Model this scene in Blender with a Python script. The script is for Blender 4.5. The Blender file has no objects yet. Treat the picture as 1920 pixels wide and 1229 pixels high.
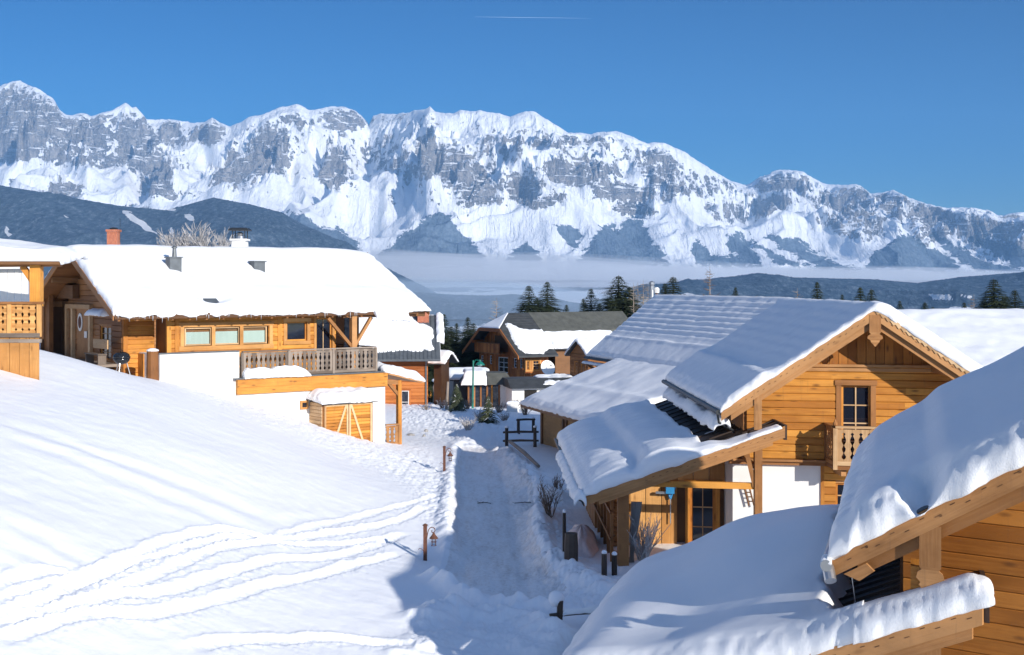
import bpy, math, random
import numpy as np
from mathutils import Vector

random.seed(7)
SC = bpy.context.scene
COL = SC.collection
R = math.radians

# ------------------------------------------------------------------ camera
F = 2400.0            # focal length in units of a 1920 px wide picture
CX, HY = 960.0, 532.0  # principal column and the row of the horizon
cam = bpy.data.cameras.new('camera')
camo = bpy.data.objects.new('camera', cam)
COL.objects.link(camo)
cam.sensor_width = 36.0
cam.lens = 36.0 * F / 1920.0
cam.shift_y = (HY - 614.5) / 1920.0
cam.clip_start = 0.2
cam.clip_end = 60000
camo.location = (0, 0, 0)
camo.rotation_euler = (R(90), 0, 0)
SC.camera = camo

# ------------------------------------------------------------------ light
SUN_A, SUN_E = R(36), R(19.5)
SUNV = Vector((math.sin(SUN_A)*math.cos(SUN_E), -math.cos(SUN_A)*math.cos(SUN_E), math.sin(SUN_E)))
world = bpy.data.worlds.new('World')
SC.world = world
world.use_nodes = True
wt = world.node_tree
wt.nodes.clear()
sky = wt.nodes.new('ShaderNodeTexSky')
sky.sky_type = 'NISHITA'
sky.sun_disc = False
sky.sun_elevation = SUN_E
sky.sun_rotation = R(180) - SUN_A
sky.altitude = 1100
sky.air_density = 1.0
sky.dust_density = 0.0
sky.ozone_density = 6.0
wb = wt.nodes.new('ShaderNodeBackground')
wb.inputs['Strength'].default_value = 0.108
wo = wt.nodes.new('ShaderNodeOutputWorld')
hs = wt.nodes.new('ShaderNodeHueSaturation')
hs.inputs['Saturation'].default_value = 1.0
hs.inputs['Value'].default_value = 0.10
wt.links.new(sky.outputs[0], hs.inputs['Color'])
gm = wt.nodes.new('ShaderNodeGamma')
gm.inputs[1].default_value = 0.75
wt.links.new(hs.outputs[0], gm.inputs[0])
sc_ = wt.nodes.new('ShaderNodeVectorMath'); sc_.operation = 'SCALE'; sc_.inputs['Scale'].default_value = 2.6
wt.links.new(gm.outputs[0], sc_.inputs[0])
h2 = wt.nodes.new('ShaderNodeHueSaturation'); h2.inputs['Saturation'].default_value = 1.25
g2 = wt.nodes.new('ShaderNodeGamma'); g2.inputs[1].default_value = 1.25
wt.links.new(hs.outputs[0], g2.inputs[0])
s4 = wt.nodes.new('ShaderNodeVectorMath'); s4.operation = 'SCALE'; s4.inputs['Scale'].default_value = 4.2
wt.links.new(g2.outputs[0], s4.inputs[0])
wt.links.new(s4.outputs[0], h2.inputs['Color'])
# extra sky light added overhead and round the sun to fill the shadows
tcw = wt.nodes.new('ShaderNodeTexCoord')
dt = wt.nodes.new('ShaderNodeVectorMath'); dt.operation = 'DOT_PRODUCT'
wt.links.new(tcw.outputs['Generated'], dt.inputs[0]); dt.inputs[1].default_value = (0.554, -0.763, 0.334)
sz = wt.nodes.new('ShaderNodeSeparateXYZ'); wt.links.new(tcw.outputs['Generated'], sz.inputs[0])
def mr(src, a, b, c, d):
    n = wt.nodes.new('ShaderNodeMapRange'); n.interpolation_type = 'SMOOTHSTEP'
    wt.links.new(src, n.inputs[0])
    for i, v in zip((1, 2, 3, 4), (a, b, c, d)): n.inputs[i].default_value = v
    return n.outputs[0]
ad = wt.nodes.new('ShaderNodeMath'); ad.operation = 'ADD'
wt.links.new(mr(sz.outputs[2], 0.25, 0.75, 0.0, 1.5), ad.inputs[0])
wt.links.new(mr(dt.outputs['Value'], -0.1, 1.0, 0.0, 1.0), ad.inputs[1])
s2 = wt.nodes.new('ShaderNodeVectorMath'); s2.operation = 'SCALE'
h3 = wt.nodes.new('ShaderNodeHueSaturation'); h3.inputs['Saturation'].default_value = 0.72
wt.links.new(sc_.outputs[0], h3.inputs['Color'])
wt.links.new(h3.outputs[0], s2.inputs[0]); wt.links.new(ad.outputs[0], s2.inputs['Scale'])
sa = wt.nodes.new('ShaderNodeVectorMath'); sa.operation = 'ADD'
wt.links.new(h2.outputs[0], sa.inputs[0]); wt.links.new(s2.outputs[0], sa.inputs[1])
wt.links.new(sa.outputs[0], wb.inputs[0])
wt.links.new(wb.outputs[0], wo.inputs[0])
sl = bpy.data.lights.new('sun', 'SUN')
sl.energy = 3.1
sl.angle = R(0.5)
sl.color = (1.0, 0.935, 0.84)
so = bpy.data.objects.new('sun', sl)
COL.objects.link(so)
so.rotation_euler = SUNV.to_track_quat('Z', 'Y').to_euler()
SC.view_settings.view_transform = 'Standard'
SC.view_settings.look = 'None'
SC.view_settings.exposure = 0.84
SC.view_settings.gamma = 1
SC.cycles.max_bounces = 6
SC.cycles.diffuse_bounces = 4
SC.cycles.glossy_bounces = 2
SC.cycles.transmission_bounces = 3
SC.cycles.transparent_max_bounces = 8
SC.cycles.volume_bounces = 3
SC.cycles.caustics_reflective = False
SC.cycles.caustics_refractive = False

# ------------------------------------------------------------------ numbers
def W(px, py, Y):
    return np.array([(px-CX)/F*Y, Y, (HY-py)/F*Y])
def WZ(px, py, z):
    return W(px, py, F*(-z)/(py-HY))
def sm(a, b, x):
    t = np.clip((x-a)/(b-a+1e-12), 0, 1)
    return t*t*(3-2*t)
def _h(ix, iy, seed):
    h = (ix.astype(np.int64)*374761393 + iy.astype(np.int64)*668265263 + seed*144665) & 0xffffffff
    h = ((h ^ (h >> 13))*1274126177) & 0xffffffff
    return (h ^ (h >> 16)) & 0xffffffff
def perlin(x, y, seed=0):
    x = np.asarray(x, float); y = np.asarray(y, float)
    x, y = np.broadcast_arrays(x, y)
    xi = np.floor(x); yi = np.floor(y)
    xf = x-xi; yf = y-yi
    u = xf*xf*xf*(xf*(xf*6-15)+10); v = yf*yf*yf*(yf*(yf*6-15)+10)
    def g(dx, dy):
        a = _h(xi+dx, yi+dy, seed)*(2*math.pi/4294967296.0)
        return np.cos(a)*(xf-dx)+np.sin(a)*(yf-dy)
    n0 = g(0, 0)*(1-u)+g(1, 0)*u
    n1 = g(0, 1)*(1-u)+g(1, 1)*u
    return (n0*(1-v)+n1*v)*1.5
def fbm(x, y, oct=4, seed=0, gain=0.5, lac=2.03):
    s = 0; a = 1
    for i in range(oct):
        s = s + a*perlin(x, y, seed+i*17)
        x = x*lac+3.1; y = y*lac+1.7; a *= gain
    return s
def ridged(x, y, oct=5, seed=0, gain=0.55, lac=2.1):
    s = 0; a = 1; w = 1
    for i in range(oct):
        n = 1-np.abs(perlin(x, y, seed+i*31))*1.5
        n = np.clip(n, 0, 1)**2
        s = s + a*n*w
        w = np.clip(n*1.6, 0, 1)
        x = x*lac+5.1; y = y*lac+2.7; a *= gain
    return s
def interp(x, pts):
    p = np.array(pts, float)
    return np.interp(x, p[:, 0], p[:, 1])

# ------------------------------------------------------------------ node helpers
def new_mat(name):
    m = bpy.data.materials.new(name)
    m.use_nodes = True
    nt = m.node_tree
    b = nt.nodes['Principled BSDF']
    return m, nt, b
def nd(nt, typ, **kw):
    n = nt.nodes.new(typ)
    for k, v in kw.items():
        if k in n.inputs: n.inputs[k].default_value = v
        else: setattr(n, k, v)
    return n
def ramp(nt, src, stops, interp_='LINEAR'):
    r = nt.nodes.new('ShaderNodeValToRGB')
    r.color_ramp.interpolation = interp_
    el = r.color_ramp.elements
    while len(el) > 1: el.remove(el[-1])
    for i, (p, c) in enumerate(stops):
        e = el[0] if i == 0 else el.new(p)
        e.position = p
        e.color = (c[0], c[1], c[2], 1) if hasattr(c, '__len__') else (c, c, c, 1)
    nt.links.new(src, r.inputs[0])
    return r.outputs[0]
def mix(nt, a, b, fac, mode='MIX'):
    m = nt.nodes.new('ShaderNodeMix'); m.data_type = 'RGBA'; m.blend_type = mode
    for s, v in ((m.inputs[0], fac), (m.inputs[6], a), (m.inputs[7], b)):
        if isinstance(v, bpy.types.NodeSocket): nt.links.new(v, s)
        elif hasattr(v, '__len__'): s.default_value = (*v[:3], 1)
        else: s.default_value = v
    return m.outputs[2]
def mth(nt, op, a, b=None):
    m = nt.nodes.new('ShaderNodeMath'); m.operation = op
    for s, v in ((m.inputs[0], a), (m.inputs[1], b)):
        if v is None: continue
        if isinstance(v, bpy.types.NodeSocket): nt.links.new(v, s)
        else: s.default_value = v
    return m.outputs[0]
def bump(nt, b, h, strength, dist):
    bp = nt.nodes.new('ShaderNodeBump')
    bp.inputs['Strength'].default_value = strength
    bp.inputs['Distance'].default_value = dist
    nt.links.new(h, bp.inputs['Height'])
    nt.links.new(bp.outputs[0], b.inputs['Normal'])
    return bp
def objco(nt, scale=(1, 1, 1)):
    tc = nt.nodes.new('ShaderNodeTexCoord')
    mp = nt.nodes.new('ShaderNodeMapping')
    mp.inputs['Scale'].default_value = scale
    nt.links.new(tc.outputs['Object'], mp.inputs[0])
    return mp.outputs[0]
def uvco(nt, scale=(1, 1, 1)):
    tc = nt.nodes.new('ShaderNodeTexCoord')
    mp = nt.nodes.new('ShaderNodeMapping')
    mp.inputs['Scale'].default_value = scale
    nt.links.new(tc.outputs['UV'], mp.inputs[0])
    return mp.outputs[0]
def noise(nt, co, scale, detail=4, rough=0.55, out='Fac', dist=0):
    n = nd(nt, 'ShaderNodeTexNoise', Scale=scale, Detail=detail, Roughness=rough, Distortion=dist)
    nt.links.new(co, n.inputs['Vector'])
    return n.outputs[out]
def attr(nt, name):
    a = nt.nodes.new('ShaderNodeAttribute'); a.attribute_name = name
    return a.outputs['Fac']

M = {}
def snow_mat(name, col=(0.90, 0.915, 0.94), grain=6.0, amt=0.25, lump=1.5, lumpamt=0.0, sub=0.0):
    m, nt, b = new_mat(name)
    co = objco(nt)
    n1 = noise(nt, co, grain*6, 3, 0.6)
    n2 = noise(nt, co, lump, 4, 0.5)
    n3 = noise(nt, co, grain*20, 2, 0.7)
    h = mth(nt, 'ADD', mth(nt, 'ADD', mth(nt, 'MULTIPLY', n1, amt*0.45), mth(nt, 'MULTIPLY', n3, amt*0.22)), mth(nt, 'MULTIPLY', n2, lumpamt))
    bump(nt, b, h, 0.6, 0.08)
    b.inputs['Base Color'].default_value = (*col, 1)
    b.inputs['Roughness'].default_value = 0.55
    b.inputs['Specular IOR Level'].default_value = 0.25
    M[name] = m
    return m
snow_mat('snow', (0.90, 0.915, 0.94), 6, 0.25)
snow_mat('snow_roof', (0.86, 0.875, 0.90), 7, 0.38, 3.2, 0.16)
snow_mat('snow_ground', (0.90, 0.915, 0.94), 3, 0.35, 2.0, 0.25)

def wood_mat(name, c0, c1, knot=(0.12, 0.045, 0.012), knots=1.0, rough=0.6, tone=0.5, grainamt=0.55):
    m, nt, b = new_mat(name)
    g1 = noise(nt, uvco(nt, (1.2, 26, 1)), 1.0, 5, 0.6)
    g2 = noise(nt, uvco(nt, (0.7, 2.2, 1)), 1.0, 3, 0.5)
    g = mth(nt, 'ADD', mth(nt, 'MULTIPLY', g1, grainamt), mth(nt, 'MULTIPLY', g2, 1-grainamt))
    rn = attr(nt, 'rnd')
    g = mth(nt, 'ADD', g, mth(nt, 'MULTIPLY', mth(nt, 'SUBTRACT', rn, 0.5), tone))
    col = ramp(nt, g, [(0.32, c0), (0.68, c1)])
    v = nd(nt, 'ShaderNodeTexVoronoi', Scale=1.0)
    nt.links.new(uvco(nt, (1.9, 5.5, 1)), v.inputs['Vector'])
    k = ramp(nt, v.outputs['Distance'], [(0.05, 1), (0.12, 0.75), (0.26, 0.0)])
    vc = nt.nodes.new('ShaderNodeSeparateColor'); nt.links.new(v.outputs['Color'], vc.inputs[0])
    gate = mth(nt, 'GREATER_THAN', vc.outputs[0], 0.35)
    kk = mth(nt, 'MULTIPLY', mth(nt, 'MULTIPLY', k, gate), 0.75*knots)
    col = mix(nt, col, knot, kk)
    wz = ramp(nt, noise(nt, objco(nt, (0.8, 0.8, 1.6)), 1.0, 5, 0.62), [(0.30, 0.72), (0.52, 1.02), (0.75, 1.15)])
    col = mix(nt, col, wz, 0.8, 'MULTIPLY')
    stn = ramp(nt, noise(nt, objco(nt, (9, 9, 0.9)), 1.0, 4, 0.6), [(0.60, 0.0), (0.74, 0.30)])
    col = mix(nt, col, tuple(x*.45+.03 for x in c0), stn)
    nt.links.new(col, b.inputs['Base Color'])
    b.inputs['Roughness'].default_value = rough
    b.inputs['Specular IOR Level'].default_value = 0.3
    bump(nt, b, mth(nt, 'ADD', g1, kk), 0.35, 0.01)
    M[name] = m
    return m
wood_mat('wood_orange', (0.40, 0.150, 0.024), (0.66, 0.30, 0.056))
wood_mat('wood_log', (0.29, 0.105, 0.018), (0.49, 0.20, 0.040))
wood_mat('wood_trim', (0.30, 0.135, 0.045), (0.47, 0.24, 0.095), knots=0.5)
wood_mat('wood_dark', (0.10, 0.045, 0.018), (0.19, 0.09, 0.036), knots=0.4)
wood_mat('shaded_boards', (0.045, 0.022, 0.012), (0.09, 0.045, 0.022), knots=0.2)  # brown shed boards with their shade put into the colour
wood_mat('wood_brown', (0.21, 0.085, 0.025), (0.36, 0.16, 0.055), knots=0.6)
wood_mat('wood_red', (0.30, 0.085, 0.018), (0.50, 0.17, 0.040), knots=0.3)
wood_mat('wood_grey', (0.13, 0.10, 0.078), (0.29, 0.235, 0.19), knots=0.5)
wood_mat('wood_pale', (0.42, 0.25, 0.12), (0.66, 0.45, 0.25), knots=0.5)
wood_mat('wood_weathered', (0.035, 0.024, 0.018), (0.085, 0.06, 0.045), knots=0.2)

def plain(name, col, rough=0.6, metal=0.0, nscale=6.0, namt=0.25, bumpamt=0.1, spec=0.4):
    m, nt, b = new_mat(name)
    co = objco(nt)
    n = noise(nt, co, nscale, 4, 0.6)
    c0 = tuple(c*(1-namt) for c in col); c1 = tuple(min(1, c*(1+namt)) for c in col)
    nt.links.new(ramp(nt, n, [(0.3, c0), (0.7, c1)]), b.inputs['Base Color'])
    b.inputs['Roughness'].default_value = rough
    b.inputs['Metallic'].default_value = metal
    b.inputs['Specular IOR Level'].default_value = spec
    if bumpamt: bump(nt, b, n, bumpamt, 0.02)
    M[name] = m
    return m
plain('plaster', (0.78, 0.77, 0.745), 0.85, 0, 1.6, 0.07, 0.25)
plain('stone_grey', (0.30, 0.29, 0.28), 0.85, 0, 5, 0.25, 0.5)
plain('metal_dark', (0.045, 0.05, 0.055), 0.45, 0.4, 4, 0.2, 0.05)
plain('metal_grey', (0.12, 0.135, 0.15), 0.5, 0.3, 4, 0.2, 0.05)
plain('metal_brown', (0.045, 0.03, 0.024), 0.6, 0.1, 4, 0.25, 0.05)
plain('metal_steel', (0.45, 0.46, 0.48), 0.35, 0.8, 4, 0.1, 0.0)
plain('enamel_black', (0.012, 0.013, 0.015), 0.15, 0.0, 4, 0.1, 0.0, 0.6)
plain('roof_dark', (0.045, 0.05, 0.055), 0.6, 0.1, 2, 0.3, 0.1)
plain('roof_olive', (0.085, 0.088, 0.078), 0.7, 0.0, 2, 0.25, 0.1)
plain('rust', (0.13, 0.055, 0.035), 0.8, 0.2, 12, 0.4, 0.3)
plain('green_paint', (0.01, 0.16, 0.12), 0.4, 0.0, 6, 0.15, 0.0)
plain('white_paint', (0.78, 0.78, 0.77), 0.5, 0.0, 6, 0.05, 0.0)
plain('white_panel', (0.78, 0.76, 0.72), 0.7, 0.0, 2, 0.05, 0.05)
plain('blue_plastic', (0.03, 0.22, 0.48), 0.4, 0.0, 6, 0.1, 0.0)
plain('cloth', (0.50, 0.47, 0.45), 0.9, 0.0, 5, 0.1, 0.1)
plain('cloth_blue', (0.10, 0.22, 0.42), 0.9, 0.0, 5, 0.2, 0.1)
plain('bark', (0.11, 0.085, 0.065), 0.9, 0.0, 8, 0.35, 0.5)
plain('bark_pale', (0.30, 0.25, 0.21), 0.9, 0.0, 8, 0.3, 0.3)
plain('twig_frost', (0.46, 0.44, 0.43), 0.9, 0.0, 3, 0.3, 0.0)
plain('twig_brown', (0.20, 0.14, 0.10), 0.9, 0.0, 3, 0.3, 0.0)
plain('dark_void', (0.015, 0.013, 0.012), 0.9, 0.0, 3, 0.2, 0.0)
plain('larch_twig', (0.34, 0.29, 0.24), 0.9, 0, 3, .3, 0)
plain('twig_grey', (0.38, 0.37, 0.37), 0.9, 0, 3, .3, 0)
plain('snow_heap', (0.74, 0.60, 0.56), 0.8, 0, 6, .12, .4)
plain('chipboard', (0.33, 0.20, 0.085), 0.8, 0.0, 22, 0.55, 0.1)

def mk_brick():
    m, nt, b = new_mat('brick')
    br = nd(nt, 'ShaderNodeTexBrick', Scale=4.0)
    br.inputs['Color1'].default_value = (0.33, 0.075, 0.03, 1)
    br.inputs['Color2'].default_value = (0.46, 0.13, 0.05, 1)
    br.inputs['Mortar'].default_value = (0.5, 0.42, 0.36, 1)
    br.inputs['Mortar Size'].default_value = 0.012
    nt.links.new(uvco(nt, (1, 1, 1)), br.inputs['Vector'])
    nt.links.new(br.outputs['Color'], b.inputs['Base Color'])
    b.inputs['Roughness'].default_value = 0.85
    M['brick'] = m
mk_brick()
def mk_glass():
    m, nt, b = new_mat('window_glass')
    b.inputs['Base Color'].default_value = (0.012, 0.016, 0.028, 1)
    b.inputs['Roughness'].default_value = 0.04
    b.inputs['Specular IOR Level'].default_value = 0.9
    M['window_glass'] = m
    m, nt, b = new_mat('clear_glass')
    nt.nodes.remove(b)
    tr = nt.nodes.new('ShaderNodeBsdfTransparent'); tr.inputs[0].default_value = (0.93, 0.95, 0.95, 1)
    gl = nt.nodes.new('ShaderNodeBsdfGlossy'); gl.inputs['Roughness'].default_value = 0.03
    fr = nt.nodes.new('ShaderNodeFresnel'); fr.inputs[0].default_value = 1.5
    mx = nt.nodes.new('ShaderNodeMixShader')
    nt.links.new(fr.outputs[0], mx.inputs[0]); nt.links.new(tr.outputs[0], mx.inputs[1]); nt.links.new(gl.outputs[0], mx.inputs[2])
    nt.links.new(mx.outputs[0], nt.nodes['Material Output'].inputs[0])
    M['clear_glass'] = m
    m, nt, b = new_mat('ice')
    b.inputs['Base Color'].default_value = (0.82, 0.88, 0.94, 1)
    b.inputs['Roughness'].default_value = 0.12
    b.inputs['Alpha'].default_value = 0.6
    M['ice'] = m
    m, nt, b = new_mat('curtain')
    w = nd(nt, 'ShaderNodeTexWave', Scale=5.5, Distortion=1.0)
    nt.links.new(uvco(nt, (1, 0.05, 1)), w.inputs['Vector'])
    nt.links.new(ramp(nt, w.outputs['Fac'], [(0, (0.42, 0.55, 0.50)), (1, (0.70, 0.80, 0.76))]), b.inputs['Base Color'])
    b.inputs['Roughness'].default_value = 0.9
    M['curtain'] = m
mk_glass()
def foliage_mat(name, c0, c1, frost=0.0):
    m, nt, b = new_mat(name)
    rn = attr(nt, 'rnd')
    co = objco(nt)
    n = noise(nt, co, 1.3, 3, 0.6)
    g = mth(nt, 'ADD', mth(nt, 'MULTIPLY', rn, 0.6), mth(nt, 'MULTIPLY', n, 0.4))
    c = ramp(nt, g, [(0.2, c0), (0.75, c1)])
    if frost:
        c = mix(nt, c, (0.75, 0.77, 0.8), mth(nt, 'MULTIPLY', mth(nt, 'GREATER_THAN', rn, 1-frost), 0.85))
    nt.links.new(c, b.inputs['Base Color'])
    b.inputs['Roughness'].default_value = 0.8
    b.inputs['Specular IOR Level'].default_value = 0.15
    M[name] = m
foliage_mat('needles', (0.012, 0.022, 0.012), (0.05, 0.062, 0.028))
foliage_mat('needles_frosty', (0.03, 0.05, 0.028), (0.13, 0.14, 0.08), 0.18)

# ------------------------------------------------------------------ objects
ORG = {}
def link(o, parent=None):
    COL.objects.link(o)
    if parent is not None:
        o.parent = parent
    return o
def root_origin(parent):
    p = parent
    while p.parent is not None: p = p.parent
    return np.array(ORG[p.name])
def thing(name, label, cat, loc, group=None, kind=None):
    o = bpy.data.objects.new(name, None)
    o.empty_display_size = 0.3
    COL.objects.link(o)
    o.location = tuple(float(c) for c in loc)
    ORG[o.name] = tuple(float(c) for c in loc)
    o['label'] = label; o['category'] = cat
    if group: o['group'] = group
    return o
def tag(o, label=None, cat=None, group=None, kind=None):
    if label: o['label'] = label
    if cat: o['category'] = cat
    if group: o['group'] = group
    if kind: o['kind'] = kind
    return o
def grid_mesh(name, P, mat, parent=None, smooth=True, attrs=None, closed_under=None, facemask=None, loc=None):
    """P: (N,M,3) world positions"""
    N, Mx = P.shape[:2]
    if parent is not None: org = root_origin(parent)
    elif loc is not None: org = np.array(loc, float)
    else: org = np.zeros(3)
    V = (P-org).reshape(-1, 3)
    idx = np.arange(N*Mx).reshape(N, Mx)
    q = np.stack([idx[:-1, :-1], idx[:-1, 1:], idx[1:, 1:], idx[1:, :-1]], -1).reshape(-1, 4)
    if facemask is not None: q = q[facemask.reshape(-1)]
    if closed_under is not None:
        V2 = (closed_under-org).reshape(-1, 3); n0 = len(V)
        V = np.concatenate([V, V2])
        q2 = q[:, ::-1]+n0
        rim = np.concatenate([idx[0, :], idx[1:, -1], idx[-1, -2::-1], idx[-2:0:-1, 0]])
        nx = np.roll(rim, -1)
        qs = np.stack([nx, rim, rim+n0, nx+n0], -1)
        q = np.concatenate([q, q2, qs])
    me = bpy.data.meshes.new(name)
    me.vertices.add(len(V)); me.vertices.foreach_set('co', V.astype(np.float32).ravel())
    me.loops.add(len(q)*4); me.loops.foreach_set('vertex_index', q.astype(np.int32).ravel())
    me.polygons.add(len(q))
    me.polygons.foreach_set('loop_start', np.arange(0, len(q)*4, 4, dtype=np.int32))
    me.polygons.foreach_set('use_smooth', np.full(len(q), smooth))
    me.update(calc_edges=True)
    if attrs:
        for k, a in attrs.items():
            a = np.asarray(a, np.float32).ravel()
            if len(a) < len(V): a = np.concatenate([a, a])
            at = me.attributes.new(k, 'FLOAT', 'POINT'); at.data.foreach_set('value', a)
    me.materials.append(mat)
    o = bpy.data.objects.new(name, me)
    COL.objects.link(o)
    if parent is not None: o.parent = parent
    elif loc is not None:
        o.location = tuple(float(c) for c in loc); 
    return o

UP = np.array([0, 0, 1.0])
def nrm(v):
    v = np.asarray(v, float); return v/(np.linalg.norm(v)+1e-12)
class MB:
    def __init__(s):
        s.v = []; s.f = []; s.pid = []; s.np_ = 0; s.ax = []
    def add(s, verts, faces, axis=None):
        n = len(s.v)
        s.v += [tuple(map(float, p)) for p in verts]
        for f in faces:
            s.f.append([i+n for i in f]); s.pid.append(s.np_)
        if axis is None:
            best = 0; axis = (1, 0, 0)
            for f in faces:
                for i in range(len(f)):
                    d = np.subtract(verts[f[i]], verts[f[i-1]]); l = float(d@d)
                    if l > best: best = l; axis = d
        s.ax.append(nrm(axis)); s.np_ += 1
        return s
    def hexa(s, p):   # 8 points: bottom 4 ccw, top 4 ccw
        return s.add(p, [(3, 2, 1, 0), (4, 5, 6, 7), (0, 1, 5, 4), (1, 2, 6, 5), (2, 3, 7, 6), (3, 0, 4, 7)])
    def box(s, o, a, b, c):
        """corner o and three edge vectors"""
        o = np.asarray(o, float); a = np.asarray(a, float); b = np.asarray(b, float); c = np.asarray(c, float)
        if np.dot(np.cross(a, b), c) < 0: a, b = b, a
        return s.hexa([o, o+a, o+a+b, o+b, o+c, o+a+c, o+a+b+c, o+b+c])
    def beam(s, p, q, w, h, up=UP):
        """rectangular bar from p to q, centred; w sideways, h along up"""
        p = np.asarray(p, float); q = np.asarray(q, float)
        d = nrm(q-p); sd = nrm(np.cross(d, up)); u2 = np.cross(sd, d)
        a = sd*w; b = u2*h
        return s.box(p-a/2-b/2, a, b, q-p)
    def prism(s, poly, vec):
        poly = [np.asarray(p, float) for p in poly]; vec = np.asarray(vec, float)
        n = len(poly)
        nn = np.zeros(3)
        for i in range(n): nn += np.cross(poly[i]-poly[0], poly[(i+1) % n]-poly[0])
        if np.dot(nn, vec) > 0: poly = poly[::-1]
        v = poly+[p+vec for p in poly]
        f = [list(range(n)), list(range(2*n-1, n-1, -1))]
        for i in range(n):
            j = (i+1) % n
            f.append([j, i, i+n, j+n])
        return s.add(v, f)
    def tube(s, pts, rad, n=8, cap=True):
        pts = [np.asarray(p, float) for p in pts]
        if not hasattr(rad, '__len__'): rad = [rad]*len(pts)
        v = []; f = []; prev = None
        for i, p in enumerate(pts):
            d = nrm(pts[min(i+1, len(pts)-1)]-pts[max(i-1, 0)])
            if prev is None:
                a = np.cross(d, UP if abs(d[2]) < 0.9 else np.array([1.0, 0, 0]))
            else: a = prev-d*np.dot(prev, d)
            a = nrm(a); prev = a; b = np.cross(d, a)
            for k in range(n):
                t = 2*math.pi*k/n
                v.append(p+(a*math.cos(t)+b*math.sin(t))*rad[i])
        for i in range(len(pts)-1):
            for k in range(n):
                k2 = (k+1) % n
                f.append([i*n+k, i*n+k2, (i+1)*n+k2, (i+1)*n+k])
        if cap:
            f.append(list(range(n-1, -1, -1))); f.append([(len(pts)-1)*n+k for k in range(n)])
        return s.add(v, f, axis=pts[-1]-pts[0] if len(pts) else None)
    def lathe(s, c, prof, n=16):
        """prof: list of (r, z) above c"""
        c = np.asarray(c, float); v = []; f = []
        for r, z in prof:
            for k in range(n):
                t = 2*math.pi*k/n
                v.append(c+np.array([r*math.cos(t), r*math.sin(t), z]))
        for i in range(len(prof)-1):
            for k in range(n):
                k2 = (k+1) % n
                f.append([i*n+k, i*n+k2, (i+1)*n+k2, (i+1)*n+k])
        f.append(list(range(n-1, -1, -1))); f.append([(len(prof)-1)*n+k for k in range(n)])
        return s.add(v, f, axis=UP)
    def build(s, name, mat, parent=None, smooth=False, loc=None, bevel=0):
        if parent is not None: org = root_origin(parent)
        elif loc is not None: org = np.array(loc, float)
        else: org = np.zeros(3)
        V = np.array(s.v)-org
        me = bpy.data.meshes.new(name)
        me.from_pydata(V.tolist(), [], s.f)
        me.materials.append(M[mat] if isinstance(mat, str) else mat)
        rnds = np.array([random.random() for _ in range(max(1, s.np_))])
        at = me.attributes.new('rnd', 'FLOAT', 'FACE')
        pid = np.array(s.pid); at.data.foreach_set('value', rnds[pid].astype(np.float32))
        uv = me.uv_layers.new(name='UVMap')
        out = np.zeros((len(me.loops), 2), np.float32); k = 0
        AX = s.ax
        for fi, f in enumerate(s.f):
            P = V[f]; nn = np.zeros(3)
            for i in range(1, len(f)-1): nn += np.cross(P[i]-P[0], P[i+1]-P[0])
            nn = nrm(nn); a = AX[pid[fi]]
            if abs(nn@a) > 0.8: a = nrm(np.cross(nn, UP if abs(nn[2]) < 0.9 else np.array([1.0, 0, 0])))
            a = nrm(a-nn*(a@nn)); b = np.cross(nn, a); r = rnds[pid[fi]]
            out[k:k+len(f), 0] = P@a+r*37; out[k:k+len(f), 1] = P@b+r*23
            k += len(f)
        uv.data.foreach_set('uv', out.ravel())
        if smooth: me.polygons.foreach_set('use_smooth', np.full(len(me.polygons), True))
        me.update()
        o = bpy.data.objects.new(name, me)
        COL.objects.link(o)
        if parent is not None: o.parent = parent
        elif loc is not None:
            o.location = tuple(float(c) for c in loc); ORG[o.name] = tuple(float(c) for c in loc)
        if bevel:
            md = o.modifiers.new('bevel', 'BEVEL'); md.width = bevel; md.segments = 1; md.limit_method = 'ANGLE'
        return o
def _each(s, name, mat, parent, **kw):
    """every piece an object of its own"""
    outs = []; start = 0; ids = sorted(set(s.pid))
    for i in ids:
        fs = [f for f, q in zip(s.f, s.pid) if q == i]; vi = sorted({k for f in fs for k in f}); mp = {k: j for j, k in enumerate(vi)}
        m = MB(); m.v = [s.v[k] for k in vi]; m.f = [[mp[k] for k in f] for f in fs]; m.pid = [0]*len(fs); m.ax = [s.ax[i]]; m.np_ = 1
        outs.append(m.build(name, mat, parent, **kw))
    return outs[0]
MB.each = _each
def copy_tree(o, parent=None):
    c = o.copy(); COL.objects.link(c); c.parent = parent
    for ch in o.children: copy_tree(ch, c)
    return c
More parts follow.
